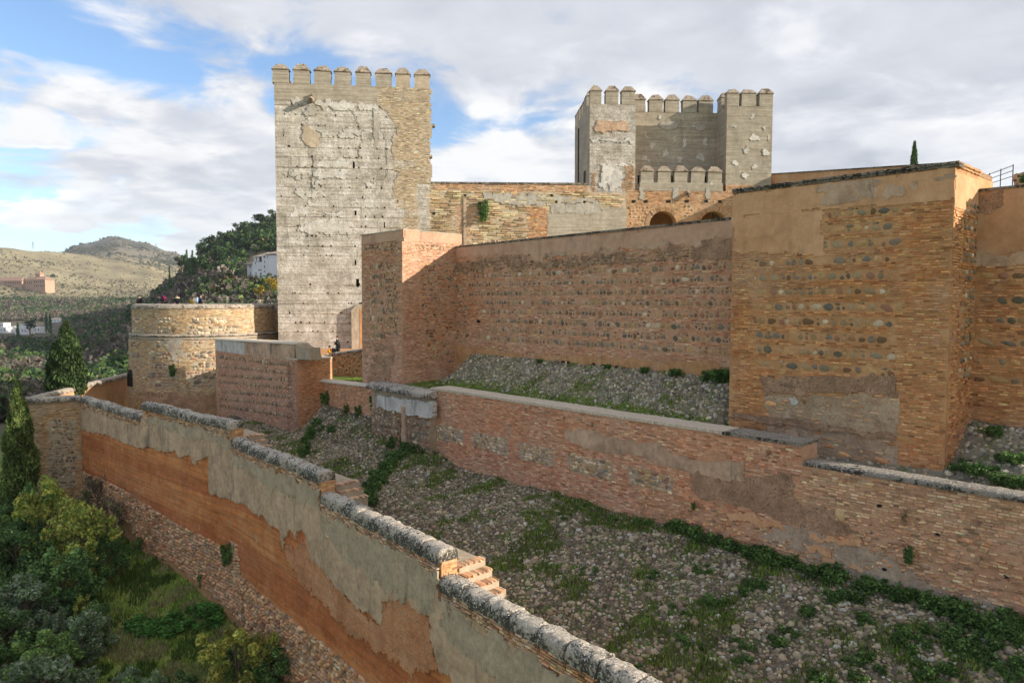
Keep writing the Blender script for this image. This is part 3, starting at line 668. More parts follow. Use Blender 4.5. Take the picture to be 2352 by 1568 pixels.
# ------------------------------------------------------------------ curtain between the towers
def curtain():
    f = Face(CL - V * 0 + U * 1.0, CR - U * 2.0, 0.012, 3.4)
    s0 = float((CL - f.P0) @ f.d)
    z0 = -4.6; zL = f.px(1060, 568)[1]; zR = f.px(1683, 503)[1]
    t = thing('curtain_wall', 'long brick curtain wall banded with river stones behind the lawn', 'wall', (*CL, z0))
    out = [(0, z0), (f.L, z0), (f.L, zR), (s0, zL), (0, zL)]
    mb = MB(); mb.prism(f, out, -1.6, 0); mb.build('core', M['mortar_red'], t)
    px = lambda pts: f.poly([(1009.1 + a * .3016, 536.1 + b * .3016) for a, b in pts])
    top = px([(112, 104), (400, 66), (800, 42), (1500, -15), (2240, -112), (2240, 40), (2030, 45), (1980, 90), (1500, 110), (1370, 105), (1360, 150), (800, 165), (790, 215), (700, 212), (690, 152), (115, 192)])
    con = px([(120, 225), (330, 195), (690, 155), (700, 212), (790, 215), (1360, 150), (1980, 95), (1990, 200), (1300, 240), (800, 268), (400, 282), (240, 300), (120, 290)])
    con2 = px([(1990, 40), (2240, 25), (2240, 195), (2000, 205)])
    base = px([(0, 830), (300, 870), (560, 905), (800, 930), (1100, 925), (1500, 955), (1800, 975), (2240, 985), (2240, 1200), (0, 1100)])
    mb = MB(); patch(mb, f, top, .03, .09, .012, .10, 21); mb.build('plaster_band', M['plaster_pink'], t)
    mb = MB(); patch(mb, f, con, .02, .08, .09, .22, 22); patch(mb, f, con2, .035, .08, .02, .08, 23); mb.build('conglomerate_band', M['conglomerate'], t)
    mb = MB(); patch(mb, f, base, .03, .10, .09, .15, 24, back=.25); mb.build('eroded_footing', M['mortar_tan'], t)
    for k, pl in enumerate(([(1500, 95), (1600, 85), (1730, 70), (1730, 100), (1510, 130)], [(1180, 125), (1365, 105), (1365, 140), (1180, 150)], [(800, 160), (1000, 140), (1000, 180), (800, 185)])):
        mb = MB(); patch(mb, f, px(pl), .045, .07, .02, .12, 60 + k); mb.build('rough_mortar', M['plaster_grey'], t)
    sx = lambda x, y: f.px(1009.1 + x * .3016, 536.1 + y * .3016)
    for x, y in ((490, 945), (640, 962), (705, 968), (755, 970), (1180, 1000), (1250, 1005), (1360, 1020), (1415, 1030), (1460, 1035), (1500, 1042), (1590, 1055), (990, 985), (950, 978), (305, 670)):
        s, z = sx(x, y); w_ = rng.uniform(.10, .2); mb = MB(); mb.prism(f, [(s + w_ * math.cos(a) * rng.uniform(.6, 1.1), z + .1 * math.sin(a) * rng.uniform(.6, 1.1)) for a in np.linspace(0, 6.28, 8)[:-1]], .02, .13); mb.build('hollow_shade_plug', M['dark'], t)  # solid dark blobs on the face, painting the shade of hollows
    z1, z8 = sx(1230, 285)[1], sx(1230, 845)[1]; zs = np.linspace(z1, z8, 8)
    L0 = [230, 220, 220, 330, 320, 380, 380, 320]; rows, st = [], []
    for k, z in enumerate(zs):
        a = sx(L0[k], 560)[0]; reg = rect(a, f.L - .2, z - .175, z + .175); rows.append(reg)
        st.append(lay_row(a, f.L - .2, z - .165, .33, .24, .035, .025, .02))
    for q in rows: mb = MB(); mb.prism(f, rect(q[0][0], q[1][0], q[0][1] + .02, q[2][1] - .02), -.02, .008); mb.build('mortar_bed', M['mortar_red'], t)
    left = rect(s0, sx(230, 500)[0], zs[-1] - .6, zs[0] + .3)
    st2 = lay_stones(f, left, .26, .2, depth=.05, var=.4, miss=.35)
    br = lay_bricks(f, [(s0, z0), (f.L, z0), (f.L, zR - .3), (s0, zL - .3)], rows + [top, con, con2, base], proud=(.004, .03), miss=.10)
    emit_bricks(t, f, *br, 'red', 60); emit_stones(t, f, *cat(*st), 'stone'); emit_stones(t, f, *lay_stones(f, con, .16, .13, depth=.09, var=.5, miss=.45), 'stone_warm', 0, 'rubble_band'); emit_stones(t, f, *st2, 'stone_warm', 0, 'rubble_patch')
    mb = MB(); A, B = f.P(s0, zL, -.5), f.P(f.L, zR, -.5)
    mb.prism(f, [(s0, zL), (f.L, zR), (f.L, zR + .10), (s0, zL + .10)], -1.7, .06); mb.build('coping', M['coping_dark'], t)
    return f
f_cur = curtain()

# ------------------------------------------------------------------ curtain to the right of the square tower
def right_curtain():
    P0 = TR; P1 = TR - U * 4.2
    f = Face(P0, P1, .008, 3.4); z0 = -6.0
    zA, zB = f.px(2252, 440)[1], f.px(2352, 420)[1]
    t = thing('end_wall', 'orange plastered wall end with a rocky foot, right edge beyond the square tower', 'wall', (*P0, z0))
    zE = zA + (zB - zA) * f.L / (f.px(2352, 420)[0] - f.px(2252, 440)[0])
    mb = MB(); mb.prism(f, [(-1.2, z0), (f.L, z0), (f.L, zA), (-1.2, zA)], -1.2, 0); mb.build('core', M['mortar_tan'], t)
    mb = MB(); patch(mb, f, f.poly([(2240, 455), (2330, 425), (2420, 400), (2420, 575), (2352, 570), (2320, 585), (2245, 580)]), .03, .07, .012, .08, 71); mb.build('plaster_panel', M['plaster_orange'], t)
    mb = MB(); patch(mb, f, f.poly([(2245, 452), (2308, 432), (2305, 470), (2280, 490), (2245, 490)]), .05, .06, .03, .10, 72); mb.build('bare_rubble', M['conglomerate'], t)
    mb = MB(); patch(mb, f, f.poly([(2240, 575), (2290, 585), (2320, 588), (2352, 572), (2420, 570), (2420, 606), (2240, 612)]), .035, .06, .04, .1, 73); mb.build('rough_mortar', M['plaster_grey'], t)
    zs = [f.px(2300, y)[1] for y in (632, 688, 735, 785, 830, 872)]
    rows = [rect(0, f.L, z - .13, z + .13) for z in zs]
    emit_stones(t, f, *cat(*[lay_row(q[0][0], q[1][0], q[0][1], q[2][1] - q[0][1], .38, .05) for q in rows]), 'stone', 80)
    top = f.px(2300, 606)[1]
    emit_bricks(t, f, *lay_bricks(f, rect(0, f.L, z0 + .6, top), rows, proud=(.006, .04), miss=.05), 'tan', 120)
    mb = MB(); mb.prism(f, [(-.4, zA), (f.L, zA), (f.L, zA + .09), (-.4, zA + .09)], -1.3, .05); mb.build('coping', M['coping_dark'], t)
    return f, z0
f_rc, rc_z0 = right_curtain()

# ------------------------------------------------------------------ middle tower
def mid_tower():
    f = Face(ML, MC, .006, 4.2); g = Face(MC, CL + V * .3, .004, 4.2); z0 = -6.0
    zt = f.px(928, 529)[1]
    t = thing('corner_tower', 'pinkish brick tower projecting from the curtain with one sunlit upper corner', 'tower', (*MC, z0))
    mb = MB(); mb.prism(f, rect(0, f.L, z0, zt), -4.3, 0); mb.build('core', M['mortar_red'], t)
    mb = MB(); mb.prism(g, rect(0, g.L, z0, zt), -2.0, .003); mb.build('core', M['mortar_red'], t)
    pf = lambda pts: f.poly([(819.9 + a * .2614, 504.6 + b * .2614) for a, b in pts])
    pg = lambda pts: g.poly([(819.9 + a * .2614, 504.6 + b * .2614) for a, b in pts])
    tf = pf([(40, 148), (414, 82), (416, 182), (44, 218)]); tg = pg([(414, 82), (920, 132), (920, 215), (416, 190)])
    mb = MB(); patch(mb, f, tf, .03, .08, .01, .03, 81); patch(mb, g, tg, .03, .08, .01, .03, 82); mb.build('plaster_band', M['plaster_pink'], t)
    cf = pf([(45, 225), (390, 195), (390, 260), (46, 275)]); rows, st = [cf], [lay_stones(f, cf, .2, .17, depth=.05, var=.4, miss=.2)]
    for y in (410, 500, 575, 648, 720, 790, 872, 945, 1015):
        q = pf([(115, y - 22), (250, y - 26), (250, y + 22), (115, y + 24)]); rows.append(q); st.append(lay_stones(f, q, .2, .3, depth=.05, var=.3))
    pan = pf([(255, 380), (365, 385), (350, 560), (365, 760), (362, 1010), (262, 1010), (258, 700), (245, 560)]); rows.append(pan)
    st.append(lay_stones(f, pan, .17, .14, depth=.05, var=.45, miss=.25))
    rem = [pf(q) for q in ([(150, 1100), (300, 1105), (290, 1145), (155, 1140)], [(140, 1190), (330, 1185), (330, 1255), (150, 1250)], [(125, 1270), (300, 1260), (290, 1390), (125, 1350)], [(90, 1375), (260, 1380), (250, 1455), (85, 1440)])]
    for k, q in enumerate(rem): mb = MB(); patch(mb, f, q, .05, .08, .06, .15, 84 + k); mb.build('conglomerate_patch', M['conglomerate'], t)
    emit_bricks(t, f, *lay_bricks(f, rect(.02, f.L, z0, zt - .6), rows + rem + [tf], miss=.05), 'pink', 60)
    emit_stones(t, f, *cat(*st), 'stone', 150)
    cg = pg([(490, 215), (860, 232), (850, 270), (495, 255)]); rub = pg([(560, 380), (900, 370), (900, 1250), (600, 1250), (580, 900), (540, 640)])
    rows = [cg, rub, tg]; st = [lay_stones(g, cg, .22, .2, depth=.05, var=.35), lay_stones(g, rub, .24, .17, depth=.04, var=.5, miss=.35)]
    emit_bricks(t, g, *lay_bricks(g, rect(.02, g.L, z0, zt - .6), rows, miss=.04), 'pink', 60)
    emit_bricks(t, g, *lay_bricks(g, rub, [], miss=.62, jit=.02), 'tan', 0, 'brick_scatter')
    emit_stones(t, g, *cat(*st), 'stone_warm', 100)
    mb = MB(); mb.prism(f, rect(-.04, f.L + .05, zt, zt + .07), -4.3, .05); mb.build('coping', M['mortar_pale'], t)
    return f, g
f_mt, g_mt = mid_tower()

# ------------------------------------------------------------------ low wall with five stone panels
LZ = f_low.px(1400, 956)[1]                              # height of its top
def zlow(s): return 0
def low_wall():
    f = f_low; z0 = -10.4
    t = thing('low_brick_wall', 'long low brick wall with five panels of pebbles below the lawn', 'wall', (*LW0, z0))
    s1 = f.px(1845, 1045)[0]; zr = f.px(2000, 1088)[1]; zr2 = f.px(2352, 1146)[1]
    mb = MB(); mb.prism(f, rect(-.3, s1, z0, LZ), -1.05, 0); mb.prism(f, [(s1, z0), (f.L, z0), (f.L, zr2 + (zr2 - zr) * .3), (s1 + .9, f.px(1870, 1066)[1]), (s1, f.px(1838, 1062)[1])], -.75, .003)
    mb.build('core', M['mortar_red'], t)
    pa = lambda pts: f.poly([(946.1 + a * .4769, 819.9 + b * .4769) for a, b in pts])
    pb = lambda pts: f.poly([(1639.8 + a * .4769, 819.9 + b * .4769) for a, b in pts])
    panels = [pa(q) for q in ([(118, 325), (248, 350), (248, 422), (118, 398)], [(298, 362), (460, 395), (460, 475), (298, 435)], [(515, 410), (685, 445), (685, 532), (515, 490)], [(750, 462), (970, 505), (970, 595), (750, 545)], [(1045, 520), (1258, 575), (1258, 662), (1045, 605)])]
    for q in panels:
        qs = np.array(q); q2 = rect(qs[:, 0].min(), qs[:, 0].max(), np.mean(qs[2:, 1]), np.mean(qs[:2, 1]))
        p = thing('stone_panel', '', '', f.P(q2[0][0], q2[0][1], 0)); del p['label']; del p['category']; p.parent = t; p.location = Vector(p.location) - t.location
        mb = MB(); mb.prism(f, rect(q2[0][0] - .01, q2[1][0] + .01, q2[0][1], q2[2][1]), 0, .006); mb.build('panel_bed', M['mortar_grey'], p)
        S = lay_stones(f, q2, .19, .15, depth=.05, var=.45, miss=.02, fill=.54); S[1] = S[1] + rng.normal(0, .025, len(S[1])); pc = f.P(S[0], S[1], 0)
        nrm = f.n; ang = np.full(len(S[0]), math.atan2(nrm[1], nrm[0]) - math.pi / 2)
        piece_objects('stone', variants('stone', 'stone_pale') + variants('stone', 'stone')[:4], p, pc - 0, ang, np.stack([S[2], S[4], S[3]], 1), np.stack([ang * 0, rng.normal(0, .25, len(ang))], 1))
    m1 = pa([(740, 350), (880, 358), (1000, 400), (1190, 410), (1250, 475), (1350, 490), (1600, 500), (1600, 600), (1345, 560), (1230, 525), (1100, 478), (950, 462), (830, 438), (745, 395)])
    m2 = pa([(1340, 535), (1590, 575)]) + pb([(390, 560), (392, 700), (580, 735), (590, 790), (700, 850), (560, 880), (440, 830), (250, 760), (0, 690)]) + pa([(1420, 690), (1345, 640)])
    mb = MB(); patch(mb, f, m1, .035, .05, .02, .10, 91); mb.build('mortar_patch', M['plaster_grey'], t)
    mb = MB(); patch(mb, f, m2, .03, .05, .03, .10, 92); mb.build('conglomerate_band', M['conglomerate'], t)
    org = [pb(q) for q in ([(60, 740), (200, 765), (340, 810), (345, 832), (200, 808), (80, 772)], [(480, 850), (600, 870), (710, 890), (700, 920), (590, 890), (470, 880)], [(440, 890), (560, 930), (580, 960), (470, 930)], [(520, 955), (590, 970), (585, 990), (520, 978)], [(650, 995), (710, 1010), (700, 1030), (650, 1015)])]
    for k, q in enumerate(org): mb = MB(); patch(mb, f, q, .06, .05, .03, .12, 93 + k); mb.build('exposed_earth', M['plaster_beige'], t)
    rg = pb([(350, 800), (450, 830), (700, 900), (900, 1000), (1100, 1120), (1500, 1230), (1500, 1300), (900, 1130), (500, 980), (200, 850)])
    mb = MB(); patch(mb, f, rg, .03, .06, .06, .15, 99); mb.build('eroded_footing', M['mortar_grey'], t)
    for q in ([(585, 735), (640, 740), (638, 795), (588, 790)],):
        S = np.array(pb(q)); emit_stones(t, f, np.array([S[:, 0].mean()]), np.array([S[:, 1].mean()]), np.array([np.ptp(S[:, 0]) * .55]), np.array([np.ptp(S[:, 1]) * .55]), np.array([.1]), 'stone_pale', 1)
    skips = panels + [m1, m2] + org
    worn = pb([(-400, 620), (0, 730), (450, 890), (580, 800), (880, 760), (1100, 820), (1500, 930), (1600, 1300), (900, 1130), (300, 930), (-350, 760)])
    good = lay_bricks(f, [(-.3, z0), (s1, z0), (s1, LZ - .02), (-.3, LZ - .02)], skips + [worn], proud=(.008, .022), miss=.02)
    good2 = lay_bricks(f, [(s1, z0), (f.L, z0), (f.L, zr2 + .1), (s1 + .9, f.px(1870, 1066)[1]), (s1, f.px(1838, 1062)[1])], skips + [worn], pitch=.09, proud=(.012, .04), miss=.03, hfrac=.68)
    wn = lay_bricks(f, worn, skips + [rg], pitch=.09, L=.25, proud=(-.005, .06), miss=.2, jit=.014, hfrac=.6)
    emit_bricks(t, f, *good2, 'worn', 300); emit_bricks(t, f, *good, 'red', 0, 'brickwork'); emit_bricks(t, f, *wn, 'worn', 0, 'worn_brickwork')
    st = lay_stones(f, worn, .16, .13, depth=.06, var=.5, miss=.62, skip=[m1, m2]); emit_stones(t, f, *st, 'rubble_red', 0, 'rubble_filling')
    # pale flat top and the dark mossy top of the near stretch
    n = 14; e = np.linspace(-.35, s1, n + 1)
    for k in range(n):
        mb = MB(); patch(mb, f, rect(e[k] + .01, e[k + 1] - .01, LZ, LZ + .07 + rng.uniform(0, .03)), .05, .06, .012, .0, 101 + k, back=1.2 - (0.12 if k % 5 == 3 else 0))
        zt = LZ + .085; 
        mb.prism(f, rect(e[k] + .01, e[k + 1] - .01, LZ, zt + rng.uniform(0, .015)), -1.12, .02)
        mb.build('coping_slab', M['coping_pale'] if k < 12 else M['coping_dark'], t)
    A, B = f.P(s1 + .02, f.px(1838, 1062)[1] - .02, -.36), f.P(f.L, zr2 + (zr2 - zr) * .3 - .02, -.36)
    mb = MB(); coping(mb, A, B, .86, .14, .07, .035, 5); mb.build('mossy_coping', M['coping_dark'], t, smooth=True)
    for x, y in ((1079, 850), (825, 1020), (797, 715), (1405, 1055), (540, 945)):
        s, z = pb([(x, y)])[0]; mb = MB(); mb.prism(f, [(s + .09 * math.cos(a) * rng.uniform(.6, 1.1), z + .06 * math.sin(a) * rng.uniform(.6, 1.1)) for a in np.linspace(0, 6.28, 8)[:-1]], .0, .05); mb.build('putlog_shade_plug', M['dark'], t)  # raised dark plugs; the shade of putlog holes is in their colour
    return f, s1
f_low, low_s1 = low_wall()

# ------------------------------------------------------------------ pier with whitewashed head, and the wall to its left
def pier_and_left():
    f = f_low; q3 = lambda a, b: (441.5 + a * .3218, 630.7 + b * .3218)
    A = line_px(LW0, U, 868, 900); z0 = -9.6
    D = f.n                                              # outwards
    fp = Face(A + D * .55, LW0 + D * .55 - U * .15)
    t = thing('wall_pier', 'projecting pier with a whitewashed panel and weathered cap on the low wall', 'pier', (*LW0, z0))
    zt = fp.px(930, 893)[1]; zb = fp.px(930, 948)[1]
    mb = MB(); mb.prism(fp, rect(0, fp.L, z0, zt - .25), -1.5, -.12); mb.build('core', M['mortar_grey'], t)
    mb = MB(); patch(mb, fp, fp.poly([q3(*p) for p in ((1322, 860), (1500, 885), (1722, 915), (1716, 1015), (1660, 1018), (1500, 985), (1400, 965), (1316, 940))]), .03, .06, .02, .07, 111, back=.3); mb.build('whitewashed_panel', M['plaster_white'], t)
    mb = MB(); coping(mb, fp.P(-.25, zt - .26, -.55), fp.P(fp.L + .15, zt - .26, -.55), 1.5, .34, .08, .05, 9); mb.build('pier_cap', M['coping'], t, smooth=True)
    s_c = fp.px(*q3(1512, 1050))[0]
    mb = MB(); patch(mb, fp, rect(s_c - .2, s_c + .2, fp.px(*q3(1512, 1190))[1], zb + .35), .06, .06, .015, .03, 113, back=.25); mb.build('pilaster', M['plaster_grey'], t)
    emit_bricks(t, fp, *lay_bricks(fp, rect(fp.L * .45, fp.L, z0, zb), [rect(s_c - .25, s_c + .25, -20, 0), rect(s_c + .35, fp.L - .25, z0, zb - .25)], proud=(-.1, -.06)), 'worn', 0)
    emit_stones(t, fp, *lay_stones(fp, rect(s_c + .3, fp.L - .2, z0 + .9, zb - .2), .24, .2, depth=.02, var=.4), 'stone_warm', 30)
    emit_stones(t, fp, *lay_stones(fp, rect(0, s_c - .2, z0, zb), .2, .16, depth=.02, var=.5), 'stone_warm', 0, 'rubble_filling')
    # brick stretch up to the spur
    B = SPR + V * .25
    g = Face(B - 0 * U, A + U * .0)
    t2 = thing('retaining_wall', 'weedy brick retaining wall between the spur and the whitewashed pier', 'wall', (*B, z0))
    zl, zr_ = g.px(735, 876)[1], g.px(865, 888)[1]
    mb = MB(); mb.prism(g, [(-1.5, z0), (g.L, z0), (g.L, zr_), (0, zl), (-1.5, zl)], -.9, 0); mb.build('core', M['mortar_tan'], t2)
    emit_bricks(t2, g, *lay_bricks(g, [(0, z0 + .5), (g.L, z0 + .5), (g.L, zr_), (0, zl)], miss=.12), 'red', 40)
    mb = MB(); coping(mb, g.P(-1, zl - .02, -.4), g.P(g.L, zr_ - .02, -.4), .95, .12, .09, .03, 15); mb.build('coping', M['coping_pale'], t2, smooth=True)
    s, z = g.px(*q3(898, 980)); mb = MB(); th = np.linspace(0, 2 * math.pi, 13)[:-1]
    mb.tube([g.P(s, z, -.05), g.P(s, z, .35)], .13, 10); mb.build('drain_pipe', M['coping_pale'], t2)
    mb = MB(); mb.tube([g.P(s, z, .352), g.P(s, z, .356)], .09, 10); mb.build('pipe_mouth', M['dark'], t2)
    return g
g_ret = pier_and_left()

# ------------------------------------------------------------------ spur block
def spur():
    f = Face(SPL, SPC); g = Face(SPC, SPR + V * 1.2); z0 = -10.6
    q3 = lambda a, b: (441.5 + a * .3218, 630.7 + b * .3218)
    zt = f.px(*q3(700, 605))[1]; zg = f.px(*q3(700, 488))[1]; zgl = f.px(*q3(165, 460))[1]
    t = thing('spur_wall', 'brick spur block with seven rows of upright stones under a grey rendered top', 'wall', (*SPC, z0))
    mb = MB(); mb.prism(f, rect(0, f.L, z0, zt), -1.6, 0); mb.prism(g, rect(0, g.L, z0, zt), -1.5, .003); mb.build('core', M['mortar_red'], t)
    mb = MB(); mb.prism(f, [(.02, zt), (f.L - .35, zt), (f.L - .35, zg), (.02, zgl)], -1.1, -.06); mb.build('upper_core', M['plaster_grey'], t)
    e = [0, .27, .42, .75, 1.0]; 
    for k in range(4):
        a, b = e[k] * (f.L - .3), e[k + 1] * (f.L - .3)
        mb = MB(); patch(mb, f, [(a + .02, zt - .12), (b - .02, zt - .15), (b - .02, zg - .02 if k > 1 else zgl - .02), (a + .02, zgl - .02)], .02, .08, .015, .03, 121 + k, back=.1)
        mb.build('render_panel', M['plaster_white'] if k in (0, 1) else M['plaster_grey'], t)
    mb = MB(); coping(mb, f.P(-.1, zgl - .03, -.55), f.P(f.L - .3, zg - .03, -.55), 1.25, .12, .1, .03, 3); mb.build('coping', M['coping_pale'], t, smooth=True)
    mb = MB(); patch(mb, f, f.poly([q3(*p) for p in ((735, 500), (820, 540), (835, 605), (740, 602))]), -.05, .07, .12, .1, 129, back=.9); mb.build('broken_end', M['mortar_pale'], t)
    yl = [590, 655, 720, 770, 840, 890, 940]; yr = [640, 695, 745, 800, 860, 925, 1000]; rows, st = [], []
    for a, b in zip(yl, yr):
        za, zb = f.px(*q3(210, a))[1], f.px(*q3(690, b))[1]; q = [(.7, za - .2), (f.L - .8, zb - .2), (f.L - .8, zb + .2), (.7, za + .2)]
        rows.append(q); S = lay_stones(f, rect(.7, f.L - .8, min(za, zb) - .2, min(za, zb) + .2), .15, .40, depth=.06, var=.35, miss=.08)
        S[1] = S[1] + (za + (zb - za) * S[0] / f.L) - min(za, zb); S[3] *= rng.uniform(.6, .95, len(S[3])); st.append(S)
    emit_bricks(t, f, *lay_bricks(f, rect(.02, f.L, z0, zt - .1), rows, miss=.05), 'pink', 60)
    emit_stones(t, f, *cat(*st), 'stone_warm', 300)
    emit_bricks(t, g, *lay_bricks(g, rect(.0, g.L, z0, zt)), 'tan', 60)
    mb = MB(); mb.prism(g, rect(-.05, g.L, zt, zt + .1), -1.5, .05); mb.build('coping', M['coping_pale'], t)
    return f, g
f_sp, g_sp = spur()

# ------------------------------------------------------------------ stone wall of the terrace under the keep
def terrace_wall():
    A = X2(at(700, 850, 56.5)); B = X2(at(842, 850, 53.5)); f = Face(A, B); z0 = -6.6
    t = thing('rubble_wall', 'rough stone terrace wall below the two people at the keep', 'wall', (*A, z0))
    top = [f.px(x, y) for x, y in ((700, 826), (735, 821), (752, 816), (775, 812), (800, 807), (842, 802))]
    mb = MB(); mb.prism(f, [(0, z0)] + [(f.L, z0)] + top[::-1], -.6, 0); mb.build('core', M['mortar_tan'], t)
    emit_stones(t, f, *lay_stones(f, [(0, z0), (f.L, z0)] + top[::-1], .24, .17, depth=.09, var=.45, miss=.05), 'stone_warm', 200)
    mb = MB()
    for a, b in zip(top[:-1], top[1:]): coping(mb, f.P(a[0], a[1] - .08, -.25), f.P(b[0], b[1] - .08, -.25), .65, .2, .12, .07, 17)
    mb.build('coping', M['coping'], t, smooth=True)
    return f
f_ter = terrace_wall()
# ================================================================== keep (tall grey tower on the left)
def keep():
    A = X2(at(640, 750, 66.0)); az = R(82.5); d = np.array([math.sin(az), math.cos(az)])
    B = line_px(A, d, 987, 500); f = Face(A, B, 0.010, 21.5); z0 = -5.2
    k = lambda a, b: f.px(567.6 + a * .3016, 94.6 + b * .3016)
    zc = k(250, 330)[1] - .25                                                # crenel bottom
    zc = np.mean([k(335, 315)[1], k(1260, 362)[1]])
    t = thing('keep', 'tall grey rammed-earth keep with eight battlements beside the wooded hill', 'tower', (*A, z0))
    dep = 13.0
    mb = MB(); mb.prism(f, rect(.15, f.L - .15, z0, zc - 1.2), -dep, -.45); mb.build('core', M['dark'], t)
    mb = MB(); mb.prism(f, rect(0.02, f.L - .02, zc - 1.2, zc - 1.0), -dep, -.02); mb.build('roof_floor', M['tapial_brown'], t)
    # hidden sides
    for s in (0.02, f.L - .5):
        mb = MB(); mb.prism(f, rect(s, s + .48, z0, zc - .01), -dep, -.46); mb.build('side_wall', M['tapial_grey'], t)
    mb = MB(); mb.prism(f, rect(0.5, f.L - .5, z0, zc - .01), -dep, -dep + .5); mb.build('back_wall', M['tapial_grey'], t)
    win = [(803, 820, 917, 968), (817, 833, 1290, 1327), (1138, 1158, 1207, 1235), (1040, 1050, 1375, 1420), (818, 832, 1665, 1705)]
    holes = []
    for a, b, c, e in win:
        (s0, z1), (s1, z2) = k(a, c), k(b, e); holes.append((s0, s1, z2, z1))
    q3 = lambda a, b: f.px(441.5 + a * .3218, 630.7 + b * .3218)
    (s0, z1), (s1, z2) = q3(1168, 30), q3(1192, 88); holes.append((s0, s1, z2, z1))
    # courses of rammed earth, each its own slab, putlog holes along their lower edges
    ys = [1570, 1495, 1418, 1342, 1268, 1196, 1120, 1048, 970, 893, 820, 740, 655, 575, 500, 470]
    zs = [z0, q3(900, 560)[1], q3(900, 490)[1], q3(900, 410)[1], q3(900, 350)[1], q3(900, 280)[1], q3(900, 212)[1], q3(900, 140)[1], q3(900, 78)[1], k(700, 1640)[1]] + [k(700, y)[1] for y in ys]
    zs = sorted(zs); zs.append(zc)
    for i in range(len(zs) - 1):
        a, b = zs[i], zs[i + 1]; top = i == len(zs) - 2
        hs = list(holes)
        if not top:
            n = rng.integers(4, 10)
            for s in rng.uniform(.4, f.L * .72, n): hs.append((s, s + rng.uniform(.10, .17), a + .04, a + rng.uniform(.14, .22)))
        mb = MB(); slab(mb, f, 0, f.L, a, b, rng.uniform(-.02, .03) if not top else .03, hs, .35, .05 if not top else .01, .47, 200 + i)
        mb.build('rammed_course', M['tapial_grey'] if not top else M['tapial_brown'], t)
    for h in holes: mb = MB(); mb.prism(f, rect(h[0] - .02, h[1] + .02, h[2] - .02, h[3] + .02), -.5, -.40); mb.build('slit_window', M['dark'], t)  # dark pane behind each opening paints its inner shade
    # brick repair up the right side with a ragged edge
    reg = [k(*p) for p in ((985, 352), (1395, 362), (1400, 1085), (1290, 1090), (1280, 1200), (1310, 1260), (1300, 1440), (1345, 1440), (1175, 1440), (1172, 1360), (1210, 1320), (1205, 1270), (1130, 1270), (1120, 1180), (1115, 1080), (1165, 1000), (1110, 980), (1118, 900), (1105, 760), (1150, 690), (1100, 600), (1070, 530), (1020, 500), (985, 480))]
    mb = MB(); patch(mb, f, reg, .02, .12, .012, .2, 131, back=.12, skip=[rect(h[0], h[1], h[2], h[3]) for h in holes]); mb.build('repair_bed', M['mortar_pale'], t)
    emit_bricks(t, f, *lay_bricks(f, reg, [rect(h[0], h[1], h[2], h[3]) for h in holes], pitch=.125, L=.34, proud=(.03, .055), gap=.03), 'pale', 0, 'repair_brickwork', mat=M['pale_masonry'])
    pale = [[(520, 450), (800, 465), (800, 515), (520, 495)], [(630, 455), (800, 470), (795, 512), (640, 500)], [(840, 480), (1010, 500), (1015, 540), (850, 520)], [(540, 905), (780, 905), (780, 965), (530, 965)], [(520, 985), (760, 990), (750, 1040), (525, 1040)], [(330, 440), (470, 445), (460, 485), (340, 480)], [(420, 1360), (800, 1380), (790, 1480), (430, 1450)]]
    for i, q in enumerate(pale):
        mb = MB(); patch(mb, f, [k(*p) for p in q], .045, .10, .012, .3, 140 + i); mb.build('lime_patch', M['lime_wash'], t)
    for i in range(22):
        x, y, w_, h_ = rng.uniform(260, 1000), rng.choice([700, 780, 860, 935, 1010, 1085, 1160, 1235, 1310, 1385, 1455, 1530]) + rng.normal(0, 6), rng.uniform(30, 110), rng.uniform(14, 30)
        q = [k(x + w_ * math.cos(a) * rng.uniform(.7, 1.2), y + h_ * math.sin(a) * rng.uniform(.7, 1.2)) for a in np.linspace(0, 6.28, 14)[:-1]]
        mb = MB(); patch(mb, f, q, .04, .11, .012, .35, 700 + i, skip=[rect(*h) for h in holes]); mb.build('lime_patch', M['lime_wash'], t)
    mb = MB(); patch(mb, f, [k(*p) for p in ((440, 660), (480, 640), (560, 740), (540, 800), (450, 800), (420, 750))], .06, .1, .03, .25, 151); mb.build('bare_core', M['mortar_pale'], t)
    mb = MB(); patch(mb, f, [k(*p) for p in ((962, 470), (998, 490), (1000, 800), (968, 800), (964, 620))], .035, .1, .006, .10, 152); mb.build('cement_streak', M['cement'], t)
    # cracks
    for pts in ([(800, 520), (830, 580), (858, 640), (875, 700), (882, 770), (845, 820), (850, 885)], [(1050, 690), (1060, 800), (1065, 900), (1060, 1040)], [(500, 890), (505, 1000), (490, 1100), (500, 1200)]):
        P = np.array([f.P(*k(*p), .035) for p in pts]); q_ = np.linspace(0, len(P) - 1, len(P) * 4); P = np.stack([np.interp(q_, np.arange(len(P)), P[:, i]) for i in range(3)], 1) + rng.normal(0, .06, (len(q_), 3)) * np.array([1, 0, 1]); mb = MB(); mb.tube(P, .016, 4); mb.build('crack', M['dark'], t)
    # gargoyle with its stain, corbels on the far edge
    s, z = k(492, 455); mb = MB(); mb.tube([f.P(s, z + .1, -.1), f.P(s, z, .5), f.P(s, z - .15, .9)], [.28, .26, .2], 7); mb.tube([f.P(s, z + .45, .05), f.P(s, z + .45, .3)], .12, 6)
    mb.build('gargoyle', M['merlon_cap'], t)
    mb = MB(); patch(mb, f, [k(*p) for p in ((455, 500), (545, 500), (520, 560), (470, 585), (440, 560))], .06, .1, .02, .3, 155); mb.build('lichen_stain', M['cement'], t)
